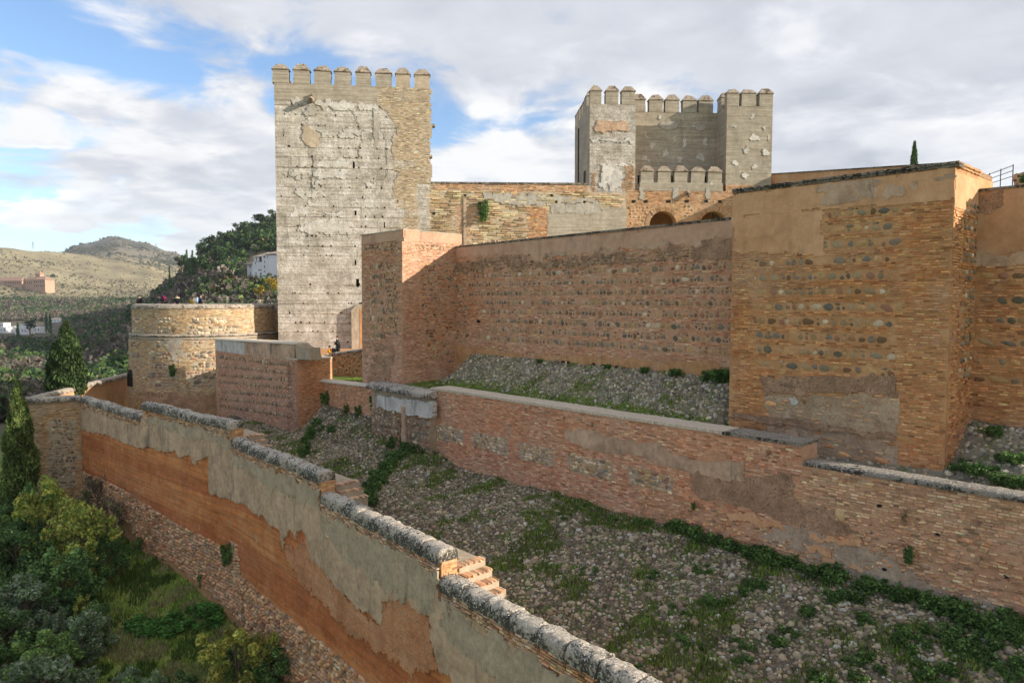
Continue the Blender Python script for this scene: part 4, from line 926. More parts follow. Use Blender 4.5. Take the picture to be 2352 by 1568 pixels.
    for y0, y1, w_ in ((628, 675, .55), (865, 885, .28)):
        zt_, zb_ = k(1395, y0)[1], k(1395, y1)[1]; mb = MB()
        mb.prism(f, [(f.L - .1, zb_), (f.L + .18, zb_), (f.L + w_ * .6, zt_ - .2), (f.L + w_, zt_ - .2), (f.L + w_, zt_), (f.L - .1, zt_)], -.9, -.1)
        mb.build('corbel', M['merlon_cap'], t)
    # battlements: front row, then the other three sides
    mer = [(195, 318), (352, 475), (515, 633), (668, 788), (827, 940), (980, 1095), (1130, 1240), (1280, 1390)]
    zm = k(640, 232)[1]; zcap = k(640, 182)[1]
    for i, (a, b) in enumerate(mer):
        merlon(t, f, k(a, 280)[0], k(b, 280)[0], zc - .001, zm, zcap, .03, .75, M['tapial_brown'] if i < 6 else M['mortar_pale'], M['merlon_cap'], .07)
    for i in range(6):
        o = -2.2 - i * 1.85
        for s in (0.02, f.L - .77): merlon(t, f, s, s + .75, zc - .001, zm, zcap, o, 1.2, M['tapial_brown'], M['merlon_cap'], .05)
    for i in range(8): merlon(t, f, .1 + i * 1.85, 1.4 + i * 1.85, zc - .001, zm, zcap, -dep + .75, .7, M['tapial_brown'], M['merlon_cap'], .05)
    # stair turret behind the sixth battlement
    s0, s1 = k(938, 300)[0], k(1104, 300)[0]; z1 = k(1000, 262)[1]
    tt = thing('roof_turret', 'small brick stair house on the roof of the tall keep', 'turret', f.P(s0, zc - 1, -6))
    mb = MB(); mb.prism(f, rect(s0, s1 + .5, zc - 1.0, z1 + .1), -8.5, -6); mb.build('turret_wall', M['mortar_tan'], tt)
    mb = MB(); zz = z1 + .1
    P = [f.P(s0 - .2, zz, -5.7), f.P(s1 + .7, zz, -5.7), f.P(s1 + .7, zz, -8.8), f.P(s0 - .2, zz, -8.8), f.P((s0 + s1) / 2 + .4, zz + 1.0, -7.2), f.P((s0 + s1) / 2 + .9, zz + 1.0, -7.2)]
    mb.add(P, [np.array([[0, 1, 5, 4], [2, 3, 4, 5], [3, 2, 1, 0]]), np.array([[1, 2, 5], [3, 0, 4]])]); mb.build('roof', M['roof_tile'], tt)
    mb = MB(); mb.prism(f, rect(s0 + .2, s0 + .7, zc + .1, zc + 1.0), -6.01, -5.98); mb.build('window', M['dark'], tt)
    # plain buttress at the foot on the right
    s0, s1 = q3(1140, 300)[0], q3(1210, 300)[0]; zt_ = q3(1150, 215)[1]
    mb = MB(); mb.prism(f, [(s0, z0), (s1 + 1.5, z0), (s1 + 1.5, zt_), (s0 + .45, zt_), (s0, zt_ - .5)], -.3, .55); mb.build('buttress', M['mortar_pale'], t)
    mb = MB(); mb.prism(f, rect(s0 + .75, s1 + 1.5, z0, zt_ - .35), .555, .57); mb.build('buttress_panel', M['mortar_tan'], t)
    return f, A, B
f_kp, KA, KB = keep()

# ================================================================== wall from the keep to the twin-fronted tower
def back_wall():
    A = X2(at(952, 430, 67.6)); B = X2(at(1441, 480, 70.5)); f = Face(A, B); z0 = -1.0
    t = thing('stone_course_wall', 'weathered wall of long ochre stone courses linking the two battlemented towers', 'wall', (*A, z0))
    b = lambda x, y: f.px(1500 / 1.5855 + x / 1.68 / 1.5855, 250 / 1.5855 + y / 1.68 / 1.5855)
    top = [b(-40, 712), (b(0, 700)), b(115, 704), b(500, 712), b(1090, 712), b(1095, 755), b(1312, 760)]
    top[0] = (0.0, top[1][1] - .3)
    mb = MB(); mb.prism(f, [(0, z0), (f.L, z0)] + top[::-1], -1.8, 0); mb.build('core', M['mortar_pale'], t)
    gp = [b(*p) for p in ((832, 880), (1155, 880), (1160, 850), (1312, 850), (1312, 1100), (832, 1100))]
    cg = [b(*p) for p in ((850, 830), (1150, 815), (1155, 885), (850, 885))]
    mb = MB(); patch(mb, f, gp, .04, .15, .01, .08, 161); mb.build('plaster_panel', M['tapial_brown'], t)
    mb = MB(); patch(mb, f, cg, .06, .15, .05, .1, 162); patch(mb, f, [b(*p) for p in ((440, 760), (800, 770), (1090, 800), (1150, 815), (850, 832), (700, 845), (440, 800))], .07, .12, .04, .2, 163); mb.build('dark_mortar', M['cement'], t)
    bz = [[b(*p) for p in ((700, 845), (835, 850), (850, 1100), (700, 1100))], [b(*p) for p in ((262, 830), (395, 840), (370, 1100), (262, 1100))], [b(*p) for p in ((20, 700), (110, 705), (60, 800), (110, 900), (30, 1000), (-40, 1000), (0, 800))]]
    topb = [b(*p) for p in ((115, 704), (1090, 712), (1090, 755), (440, 752), (115, 735))]
    for i, q in enumerate(bz + [topb]):
        emit_bricks(t, f, *lay_bricks(f, q, [gp], pitch=.13, L=.36, proud=(.02, .05), gap=.03), 'tan' if i == 0 else 'worn', 0, 'brickwork')
    allr = [(0, z0), (f.L, z0)] + [(p[0], p[1] - .1) for p in top[::-1]]
    S = lay_bricks(f, allr, bz + [topb, gp, cg], pitch=.21, L=.85, proud=(.0, .10), gap=.05, miss=.05, hfrac=.72)
    P0 = 300; o = np.argsort(-S[2])
    emit_bricks(t, f, *S, 'ochre', 300, 'stone_courses', mat=M['pale_masonry'])
    for n_, a in (('putlog_shade_plug', ((325, 775), (135, 885), (883, 815), (1055, 815), (855, 775))),):
        for p in a: s, z = b(*p); mb = MB(); mb.prism(f, rect(s - .12, s + .12, z - .12, z + .10), .02, .09); mb.build(n_, M['dark'], t)  # dark blocks on the surface paint the shade of putlog holes
    s = b(325, 800)[0]; mb = MB(); patch(mb, f, rect(s - .16, s + .16, z0, b(325, 790)[1]), .12, .1, .02, .05, 165); mb.build('rain_streak', M['mortar_grey'], t)
    mb = MB(); mb.prism(f, [b(110, 704), b(1092, 712), b(1092, 700), b(110, 692)], -1.9, .07); mb.build('coping', M['coping_dark'], t)
    return f, b
f_bk, b_px = back_wall()

# ================================================================== twin-fronted tower (two blocks and a recess)
def twin_tower():
    A = X2(at(1355, 300, 75.0)); B = X2(at(1774, 300, 76.1)); f = Face(A, B); z0 = 2.0
    p = lambda x, y: f.px(1356 + x * .2414, 157.7 + y * .2414)
    t = thing('twin_fronted_tower', 'brown rammed-earth tower with battlements, a recessed middle and brick arches below', 'tower', (*A, z0))
    zc = p(130, 337)[1]; zm = p(60, 213)[1]; zcap = p(60, 157)[1]; dep = 10.6; rec = 3.3
    sa, sb = p(430, 600)[0], p(1297, 600)[0]; zb = p(1500, 1110)[1]
    fr = Face(A - f.n * rec, B - f.n * rec)
    pr = lambda x, y: fr.px(1356 + x * .2414, 157.7 + y * .2414)
    zcr = pr(600, 413)[1]
    # the two blocks and the recessed wall, in courses
    zs = np.linspace(z0, zc, 22)
    for (s0, s1, ff, o, nm) in ((0, sa, f, 0, 'rammed_course'), (sb, f.L, f, 0, 'rammed_course')):
        for i in range(len(zs) - 1):
            mb = MB(); slab(mb, ff, s0, s1, zs[i], zs[i + 1], rng.uniform(-.02, .02), (), .6, .025, .5, 300 + i); mb.build(nm, M['tapial_brown'] if s0 > 1 else M['tapial_grey'], t)
        mb = MB(); mb.prism(f, rect(s0 + .02, s1 - .02, z0, zc - .02), -dep if s0 < 1 else -dep, -.5); mb.build('block_core', M['tapial_brown'], t)
    zsr = np.linspace(p(600, 1300)[1], zcr, 13)
    dr = [(pr(450, 1020)[0], pr(475, 1020)[0], pr(450, 1100)[1], pr(450, 1012)[1]), (pr(770, 1020)[0], pr(800, 1020)[0], pr(450, 1100)[1], pr(450, 1012)[1]), (pr(1086, 1020)[0], pr(1116, 1020)[0], pr(450, 1100)[1], pr(450, 1014)[1])]
    for i in range(len(zsr) - 1):
        mb = MB(); slab(mb, fr, sa - .3, sb + .3, zsr[i], zsr[i + 1], rng.uniform(-.015, .015), dr, .6, .02, .5, 330 + i); mb.build('rammed_course', M['tapial_brown'], t)
    mb = MB(); mb.prism(fr, rect(sa - .2, sb + .2, z0, zcr - .05), -dep + rec, -.95); mb.build('block_core', M['tapial_brown'], t)
    for q in dr: mb = MB(); mb.prism(fr, rect(q[0] - .02, q[1] + .02, q[2], q[3] + .02), -.9, -.4); mb.build('door_shade_pane', M['dark'], t)  # solid dark panes fill the openings, painting the shade within
    mb = MB(); mb.prism(f, rect(.02, f.L - .02, zc - 1.3, zc - 1.2), -dep, -rec - .1); mb.build('roof_floor', M['tapial_brown'], t)
    # parapet wall round the sides is as high as the blocks; battlements
    for a, b_ in ((0, 107), (148, 270), (303, 430), (1300, 1413), (1442, 1577), (1612, 1738)):
        merlon(t, f, p(a, 280)[0], p(b_, 280)[0], zc - .001, zm, zcap, 0.0, .8, M['tapial_brown'], M['merlon_cap'], .07)
    zmr, zcpr = pr(620, 300)[1], pr(620, 242)[1]
    for a, b_ in ((400, 525), (558, 688), (717, 848), (877, 1008), (1034, 1167)):
        merlon(t, fr, pr(a, 350)[0], pr(b_, 350)[0], zcr - .001, zmr, zcpr, 0.0, .8, M['tapial_brown'], M['merlon_cap'], .07)
    for i in range(5):
        for s in (.0, f.L - .8): merlon(t, f, s, s + .8, zc - .001, zm, zcap, -1.95 - i * 1.85, 1.3, M['tapial_brown'], M['merlon_cap'], .05)
    for s in (sa - .8, sb): merlon(t, f, s, s + .8, zc - .001, zm, zcap, -1.75, 1.25, M['tapial_brown'], M['merlon_cap'], .05)
    # terrace in the recess: parapet with five battlements
    z1, z2 = p(600, 1165)[1], p(600, 1085)[1]
    mb = MB(); mb.prism(f, rect(p(470, 1100)[0], p(1258, 1100)[0], z1, z2), -.55, .12); mb.build('terrace_parapet', M['tapial_brown'], t)
    mb = MB(); mb.prism(f, rect(sa, sb, z1 - .2, z1 + .25), -rec, -.4); mb.build('terrace_floor', M['mortar_tan'], t)
    for a, b_ in ((475, 600), (640, 765), (800, 925), (960, 1085), (1120, 1250)):
        merlon(t, f, p(a, 1030)[0], p(b_, 1030)[0], z2 - .001, p(600, 980)[1], p(600, 924)[1], .10, .6, M['tapial_brown'], M['merlon_cap'], .08)
    # brick front with two arches below
    zt = z1 + .02; out = [(p(345, 1200)[0], z0 - 3), ]
    arc = []
    for cx, r_ in ((690, 128), (1172, 128)):
        (c, zap), rr = p(cx, 1358), abs(p(cx + r_, 1400)[0] - p(cx - r_, 1400)[0]) / 2
        arc.append((c, zap - rr, rr))
    pts = [(p(345, 1200)[0], z0 - 3)]
    for c, zs_, rr in arc: pts += [(c - rr, z0 - 3)] + [(c + rr * math.cos(a), zs_ + rr * math.sin(a)) for a in np.linspace(math.pi, 0, 17)] + [(c + rr, z0 - 3)]
    sR = p(1735, 1200)[0]
    pts += [(sR + 3.5, z0 - 3), (sR + 3.5, p(1730, 1000)[1] - .7), (sR, p(1730, 1110)[1]), (sb, p(1300, 1108)[1]), (sb, zt), (p(345, 1000)[0], zt)]
    mb = MB(); mb.prism(f, pts, -.9, .07); mb.build('arched_front', M['mortar_bed'], t)
    mb = MB(); mb.prism(f, rect(0, sR, z0 - 3, zt - .3), -dep, -4.2); mb.prism(f, rect(0, sR, p(600, 1300)[1], zt - .3), -4.2, -.85); mb.build('inner_core', M['mortar_tan'], t)
    holes = []
    for x, a in ((410, 8), (525, 11), (740, 13), (915, 13), (1095, 12), (1237, 13)):
        s, z = p(x, 1264); w_ = a * .5 / 60; h = rect(s - .14 - w_, s + .14 + w_, z - .16, z + .14); holes.append(h); mb = MB(); mb.prism(f, h, .06, .10); mb.build('putlog_shade_plug', M['dark'], t)  # putlog holes drawn as raised plugs, their shade put in as black
    skip = [[(c + 1.36 * rr * math.cos(a), zs_ + 1.36 * rr * math.sin(a)) for a in np.linspace(math.pi, 0, 19)] + [(c + 1.36 * rr, zs_ - 3), (c - 1.36 * rr, zs_ - 3)] for c, zs_, rr in arc] + holes
    reg = [(p(345, 1500)[0], z0 - .5), (sR, z0 - .5), (sR, p(1730, 1112)[1]), (sb + .02, p(1300, 1112)[1]), (sb, zt - .1), (p(345, 1170)[0], zt - .1)]
    rub = [[p(*q) for q in r_] for r_ in ([(350, 1310), (560, 1320), (560, 1450), (350, 1480)], [(880, 1300), (980, 1300), (980, 1440), (890, 1440)])]
    emit_bricks(t, f, *lay_bricks(f, reg, skip + rub, pitch=.125, L=.36, proud=(.085, .11), gap=.03, miss=.03), 'arch', 0)
    emit_stones(t, f, *cat(*[lay_stones(f, q, .38, .3, depth=.13, var=.35) for q in rub]), 'stone_warm', 60)
    emit_stones(t, f, *[np.array(v) for v in zip(*[(*p(x, 1267), .16, .15, .16) for x in (1072, 1122, 1175, 1255)])], 'stone_pale', 8)
    bs = variants('brick', 'arch')
    Pm, an, sc, tl = [], [], [], []
    for c, zs_, rr in arc:
        for a in np.linspace(0.02, math.pi - .02, 34):
            q = f.P(c + 1.17 * rr * math.cos(a), zs_ + 1.17 * rr * math.sin(a), .05); Pm.append(q); an.append(math.atan2(f.n[1], f.n[0]) - math.pi / 2)
            sc.append((.33 * rr, .09, rr * 1.17 * math.pi / 34 * .78)); tl.append((0, a))
    piece_objects('voussoir', bs, t, np.array(Pm), an, sc, tl)
    # brick and rubble base of the left block, corbelled buttress
    emit_bricks(t, f, *lay_bricks(f, [p(0, 990), p(70, 1000), p(60, 1100), p(330, 1080), p(320, 930), p(425, 910), p(425, 1165), p(345, 1200), p(345, 1500), p(0, 1500)], [rect(p(60, 0)[0], p(320, 0)[0], z0, p(0, 1060)[1])], pitch=.125, L=.36, proud=(.02, .05)), 'arch', 0)
    for i, (q, mt) in enumerate((([(75, 905), (400, 895), (390, 912), (240, 925), (150, 1160), (90, 1100), (120, 930)], 'patch_white'), ([(140, 940), (290, 960), (320, 1000), (270, 1140), (180, 1150), (130, 1050)], 'plaster_white'), ([(0, 660), (420, 670), (410, 700), (0, 690)], 'plaster_white'), ([(60, 500), (350, 500), (360, 590), (60, 600)], 'plaster_grey'))):
        mb = MB(); patch(mb, f, [p(*w_) for w_ in q], .05, .10, .03, .25, 170 + i); mb.build('lime_patch', M[mt], t)
    mb = MB(); mb.prism(f, [p(95, 1265), p(300, 1270), p(345, 1185), p(130, 1180)], -.1, .7); mb.prism(f, [p(105, 1330), p(260, 1330), p(290, 1270), p(105, 1270)], -.1, .35); mb.build('corbel_ledge', M['cement'], t)
    # lime repairs scattered on the recess and on the right block
    for i, (x, y, w_, h_) in enumerate([(590, 725, 28, 45), (525, 850, 30, 50), (720, 805, 26, 48), (800, 665, 24, 45), (890, 705, 30, 60), (1095, 690, 24, 60), (845, 860, 24, 45), (1060, 850, 42, 45), (980, 555, 20, 25), (520, 625, 25, 25), (660, 470, 18, 25)]):
        mb = MB(); a = np.linspace(0, 2 * math.pi, 12)[:-1]; c = pr(x, y); q = [(c[0] + w_ * .011 * rng.uniform(.4, 1.25) * math.cos(v), c[1] + h_ * .010 * rng.uniform(.4, 1.25) * math.sin(v)) for v in a]
        patch(mb, fr, q, .03, .06, .008, .22, 400 + i); mb.build('lime_patch', M['lime_wash'], t)
    for i, (x, y, w_, h_) in enumerate([(1570, 665, 50, 42), (1485, 775, 36, 38), (1660, 790, 24, 42), (1372, 905, 38, 42), (1570, 940, 36, 36), (1480, 1010, 40, 38), (1530, 470, 22, 24), (1645, 560, 20, 22), (1362, 545, 24, 22), (1705, 650, 10, 40), (1150, 1085, 18, 30)]):
        mb = MB(); a = np.linspace(0, 2 * math.pi, 12)[:-1]; c = p(x, y); q = [(c[0] + w_ * .011 * rng.uniform(.4, 1.25) * math.cos(v), c[1] + h_ * .010 * rng.uniform(.4, 1.25) * math.sin(v)) for v in a]
        patch(mb, f, q, .03 if x > 1200 else .14, .06, .008, .22, 420 + i); mb.build('lime_patch', M['patch_white'] if i in (0, 3, 5) else M['lime_wash'], t)
    for i, (x, y, w_, h_) in enumerate([(750, 540, 75, 40), (1040, 550, 35, 40)]):
        c = pr(x, y); mb = MB(); patch(mb, fr, [(c[0] + w_ * .014 * math.cos(v), c[1] + h_ * .012 * math.sin(v)) for v in np.linspace(0, 6.1, 12)], .045, .08, .01, .12, 450 + i); mb.build('cement_patch', M['cement'], t)
    for x in (490, 805, 1115):
        mb = MB(); patch(mb, f, [p(x - 22, 1130), p(x + 22, 1130), p(x + 24, 1225), p(x, 1250), p(x - 22, 1230)], .15, .08, .01, .1, 460 + x); mb.build('cement_patch', M['cement'], t)
    s, z = p(925, 1200); mb = MB(); mb.tube([f.P(s, z + .25, .0), f.P(s, z, .45), f.P(s, z - .35, .5)], [.22, .2, .12], 6); mb.build('gargoyle', M['merlon_cap'], t)
    # long left flank, seen at a slant: wall, rain pipe, small window
    g = Face(A - f.n * dep * 1.0 + f.d * (-0.0), A)
    mb = MB(); mb.prism(g, rect(0, g.L, z0, zc), -.02, .03); mb.build('flank_wall', M['tapial_brown'], t)
    s = g.px(1330, 420)[0]; mb = MB(); mb.tube([g.P(s, z0, .1), g.P(s, g.px(1328, 300)[1], .1)], .07, 6); mb.build('rain_pipe', M['dark'], t)
    s, z = g.px(1344, 412); mb = MB(); mb.prism(g, rect(s - .8, s + .5, z - .6, z + .9), .03, .06); mb.build('window', M['dark'], t)
    return f, p
f_tw, p_tw = twin_tower()

def ridge_wall():
    """the plastered wall running right from the twin-fronted tower"""
    A = X2(at(1770, 410, 77)); B = X2(at(2200, 408, 62)); f = Face(A, B); z0 = 3.0
    zt = f.px(1785, 399)[1]; zt2 = f.px(2010, 402)[1]
    t = thing('ridge_wall', 'ochre plastered brick wall behind the square tower, right of the twin-fronted tower', 'wall', (*A, z0))
    mb = MB(); mb.prism(f, [(0, z0), (f.L, z0), (f.L, zt2), (0, zt)], -.9, 0); mb.build('core', M['plaster_orange'], t)
    emit_bricks(t, f, *lay_bricks(f, [(0, z0 + 5), (f.L, z0 + 5), (f.L, zt2 - .9), (0, zt - .9)], pitch=.12, L=.36, proud=(.02, .04), gap=.03), 'tan', 0)
    mb = MB(); mb.prism(f, [(0, zt), (f.L, zt2), (f.L, zt2 + .12), (0, zt + .12)], -1, .08); mb.build('coping', M['coping_dark'], t)
ridge_wall()

# ================================================================== round bastion
def bastion():
    C = X2(at(475, 700, 69.5)); z0 = -11.0
    zt = onz(475, 707, 1.0); f0 = 62.8
    z_top = -(at(440, 706, f0)[2]) * -1
    z_top = at(440, 708, 63.2)[2]; z_mo = at(440, 772, 62.8)[2]
    Rt = 6.45; up = Cyl(C, Rt, .02, z_top); lo = Cyl(C, 6.75, .03, z_mo)
    t = thing('round_bastion', 'round artillery bastion of brick with stone panels and a rounded lip, left of the keep', 'bastion', (*C, z0))
    sA, sB = -Rt * 1.75, Rt * 1.35
    def shell(cy, za, zb, n=64, th=.8):
        mb = MB(); a = np.linspace(0, 2 * math.pi, n + 1)[:-1] * cy.R; nv = n
        o1, o2 = cy.P(a, za, 0), cy.P(a, zb, 0); i1, i2 = cy.P(a, za, -th), cy.P(a, zb, -th); i = np.arange(n); j = (i + 1) % n
        mb.add(np.concatenate([o1, o2, i2, i1]), [np.concatenate([np.stack([i + k * n, j + k * n, j + (k + 1) * n, i + (k + 1) * n], 1) for k in range(3)])]); return mb
    shell(up, z_mo - .1, z_top).build('upper_drum', M['mortar_pale'], t, smooth=False)
    shell(lo, z0, z_mo, th=1.0).build('lower_drum', M['mortar_pale'], t)
    mb = MB(); a = np.linspace(0, 2 * math.pi, 65)[:-1]; mb.add(np.stack([C[0] + np.cos(a) * (Rt - .7), C[1] + np.sin(a) * (Rt - .7), a * 0 + z_top - 1.0], 1), [np.arange(64)[None]]); mb.build('roof_floor', M['mortar_tan'], t)
    # rounded lip in pieces, and the string moulding
    def ring(name, r, z, wid, h, amp, mat, n=18, seg=8):
        for k in range(n):
            mb = MB(); a = np.linspace(k, k + 1, 9) / n * 2 * math.pi
            th = np.linspace(math.pi, 0, seg + 1); cx = np.cos(th) * wid / 2; cz = np.sin(th) ** .7 * h
            Vv = np.stack([C[0] + np.cos(a)[:, None] * (r + cx)[None], C[1] + np.sin(a)[:, None] * (r + cx)[None], z + np.broadcast_to(cz[None], (9, seg + 1))], -1)
            Vv = Vv + (fbm(Vv / .4, 8, 3) - .5)[..., None] * 2 * amp
            m = seg + 1; i = np.arange(8)[:, None] * m; kk = np.arange(seg)
            mb.add(Vv.reshape(-1, 3), [np.stack(np.broadcast_arrays(i + kk, i + kk + 1, i + m + kk + 1, i + m + kk), -1).reshape(-1, 4)])
            mb.build(name, mat, t, smooth=True)
    ring('lip', Rt - .38, z_top - .02, 0.92, .40, .05, M['coping_far'])
    mb = MB(); 
    for k in range(1): pass
    th = np.linspace(0, 2 * math.pi, 73); mb.tube(np.stack([C[0] + np.cos(th) * 6.70, C[1] + np.sin(th) * 6.70, th * 0 + z_mo + (fbm(np.stack([np.cos(th) * 9, np.sin(th) * 9, th * 0], -1), 2) - .5) * .08], 1), .15, 8); mb.build('string_moulding', M['coping_far'], t, smooth=True)
    mb = MB(); mb.tube(np.stack([C[0] + np.cos(th) * 6.74, C[1] + np.sin(th) * 6.74, th * 0 + z_mo - .28], 1), .07, 6); mb.build('string_moulding', M['coping_far'], t, smooth=True)
    # stone panels between brick bands; pixel boxes in the enlarged view (x 440+, y 1040+, 4.126)
    b = lambda f, x, y: f.px((440 + x / 4.126) / 1.5855, (1040 + y / 4.126) / 1.5855)
    def pan(f, x0, x1, y0, y1): (s0, z1), (s1, z2) = b(f, x0, y0), b(f, x1, y1); return rect(s0, s1, z2, z1)
    U_ = [pan(up, *q) for q in ((185, 325, 480, 560), (515, 780, 480, 560), (1070, 1610, 480, 560), (170, 340, 620, 715), (455, 770, 610, 715), (1005, 1770, 610, 720))]
    L_ = [pan(lo, *q) for q in ((150, 265, 840, 925), (490, 740, 830, 920), (1090, 1300, 830, 930), (95, 300, 990, 1090), (420, 760, 990, 1100), (1000, 1420, 985, 1100), (100, 250, 1180, 1250), (460, 720, 1165, 1250), (1075, 1440, 1150, 1270), (380, 760, 1290, 1390), (990, 1450, 1290, 1400), (450, 760, 1430, 1510), (1070, 1450, 1420, 1520))]
    zf = lo.px(440, 905)[1]
    for f, ps, za, zb in ((up, U_, z_mo + .2, z_top - .02), (lo, L_, z0, z_mo - .45)):
        emit_stones(t, f, *cat(*[lay_stones(f, q, .36, .28, depth=.07, var=.4, miss=.02, fill=.5) for q in ps]), 'stone_pale' if f is up else 'stone_warm', 170)
        emit_bricks(t, f, *lay_bricks(f, rect(-f.R * 1.75, f.R * 1.4, za, zb), ps, pitch=.105, L=.31, proud=(.01, .045), gap=.03, miss=.06), 'bastion', 30, mat=M['pale_masonry'])
    # rubble foot and damp streak with moss
    mb = MB(); patch(mb, lo, rect(-6, 5, z0, zf), .10, .15, .08, .2, 181); mb.build('conglomerate_foot', M['conglomerate'], t)
    sm = b(lo, 800, 1000)[0]
    mb = MB(); patch(mb, lo, [b(lo, *q) for q in ((690, 800), (930, 800), (900, 1000), (850, 1200), (830, 1400), (720, 1400), (760, 1150), (700, 950))], .035, .10, .012, .4, 183, back=.05); mb.build('damp_streak', M['cement'], t)
    # doorway with iron bars at the end of the walkway
    (s0, z1), (s1, z2) = lo.px(296, 852), lo.px(311.5, 889)
    w_ = .55; sc_ = (s0 + s1) / 2; arch = [(sc_ - w_, z2)] + [(sc_ + w_ * math.cos(a), z1 - w_ + .25 + w_ * math.sin(a)) for a in np.linspace(math.pi, 0, 9)] + [(sc_ + w_, z2)]
    d_ = thing('door', '', '', lo.P(sc_, z2, .1)); del d_['label']; del d_['category']; d_.parent = t; d_.location = Vector(d_.location) - t.location
    mb = MB(); mb.prism(lo, arch, .0, .14); mb.build('doorway', M['dark'], d_)
    for k in range(5):
        mb = MB(); s = sc_ - w_ + (k + .5) * w_ * .4; mb.tube([lo.P(s, z2, .2), lo.P(s, z1 - .1, .2)], .025, 5); mb.build('bar', M['iron'], d_)
    return C, z_top, up, lo, z2
BC, bz_top, b_up, b_lo, door_z = bastion()

def link_wall():
    """short wall from the bastion to the keep, brick with a rounded lip"""
    A = X2(at(571, 740, 66.6)); B = X2(at(650, 740, 70.8)); f = Face(A, B); z0 = -6.5
    zt = f.px(600, 712)[1]
    t = thing('link_wall', 'short shaded brick wall joining the round bastion to the keep', 'wall', (*A, z0))
    mb = MB(); mb.prism(f, rect(0, f.L, z0, zt), -.8, -.0); mb.build('core', M['mortar_pale'], t)
    emit_bricks(t, f, *lay_bricks(f, rect(0, f.L, z0, zt), pitch=.1, L=.3), 'bastion', 20)
    mb = MB(); coping(mb, f.P(-.5, zt - .02, -.35), f.P(f.L, zt - .02, -.35), 1.0, .4, .2, .03, 4); mb.build('lip', M['coping_far'], t, smooth=True)
    mb = MB(); (s, z) = f.px(632, 790); mb.prism(f, rect(s - .3, s + .9, z0, z + .9), .0, .05); mb.build('doorway', M['dark'], t)
link_wall()
# ================================================================== outer rampart (red rammed earth, stepped coping)
class PolyFace:
    """a wall face that bends gently along plan points; s is the length along them"""
    def __init__(f, pts, batter=0.0, zb=0.0):
        f.pt = [np.asarray(p, float)[:2] for p in pts]; f.seg = [Face(a, b, batter, zb) for a, b in zip(f.pt[:-1], f.pt[1:])]
        f.cum = np.concatenate([[0], np.cumsum([q.L for q in f.seg])]); f.L = f.cum[-1]; f.b, f.zb = batter, zb
        nv = [f.seg[0].n] + [unit(a.n + b.n) for a, b in zip(f.seg[:-1], f.seg[1:])] + [f.seg[-1].n]; f.nv = np.array(nv)
    def P(f, s, z, o):
        s, z, o = np.broadcast_arrays(np.asarray(s, float), np.asarray(z, float), np.asarray(o, float))
        k = np.clip(np.searchsorted(f.cum, s, side='right') - 1, 0, len(f.seg) - 1); t = (s - f.cum[k])
        D = np.array([q.d for q in f.seg])[k]; P0 = np.array([q.P0 for q in f.seg])[k]; Ls = np.array([q.L for q in f.seg])[k]
        u = np.clip(t / Ls, 0, 1)[..., None]; n = f.nv[k] * (1 - u) + f.nv[k + 1] * u
        oo = (o + f.b * (f.zb - z))[..., None]; q = P0 + D * t[..., None] + n * oo
        return np.concatenate([q, z[..., None]], -1)
    def px(f, x, y):
        best = None
        for i, q in enumerate(f.seg):
            s, z = q.px(x, y); lo = -1e9 if i == 0 else -.01; hi = 1e9 if i == len(f.seg) - 1 else q.L + .01
            if lo <= s <= hi: return (s + f.cum[i], z)
            d = max(lo - s, s - hi)
            if best is None or d < best[0]: best = (d, s + f.cum[i], z)
        return best[1:]
    def poly(f, pts): return [f.px(*p) for p in pts]
    def ang(f, s): return np.zeros(np.shape(s))
    def flip(f): return f.seg[0].flip()
CZ = [-7.2, -6.4, -7.25, -8.1, -8.95]                     # crest height of each stretch of coping
RQ = [onz(185, 909, CZ[0]), onz(327, 951, CZ[0]), onz(533, 968, CZ[1]), onz(738, 1084, CZ[2]), onz(1013, 1262, CZ[3]), onz(1470, 1568, CZ[4])]
_e = X2(RQ[5]) + unit(X2(RQ[5]) - X2(RQ[4])) * 7.0
f_rp = PolyFace([X2(q) for q in RQ[:5]] + [_e], .012, -8.0)
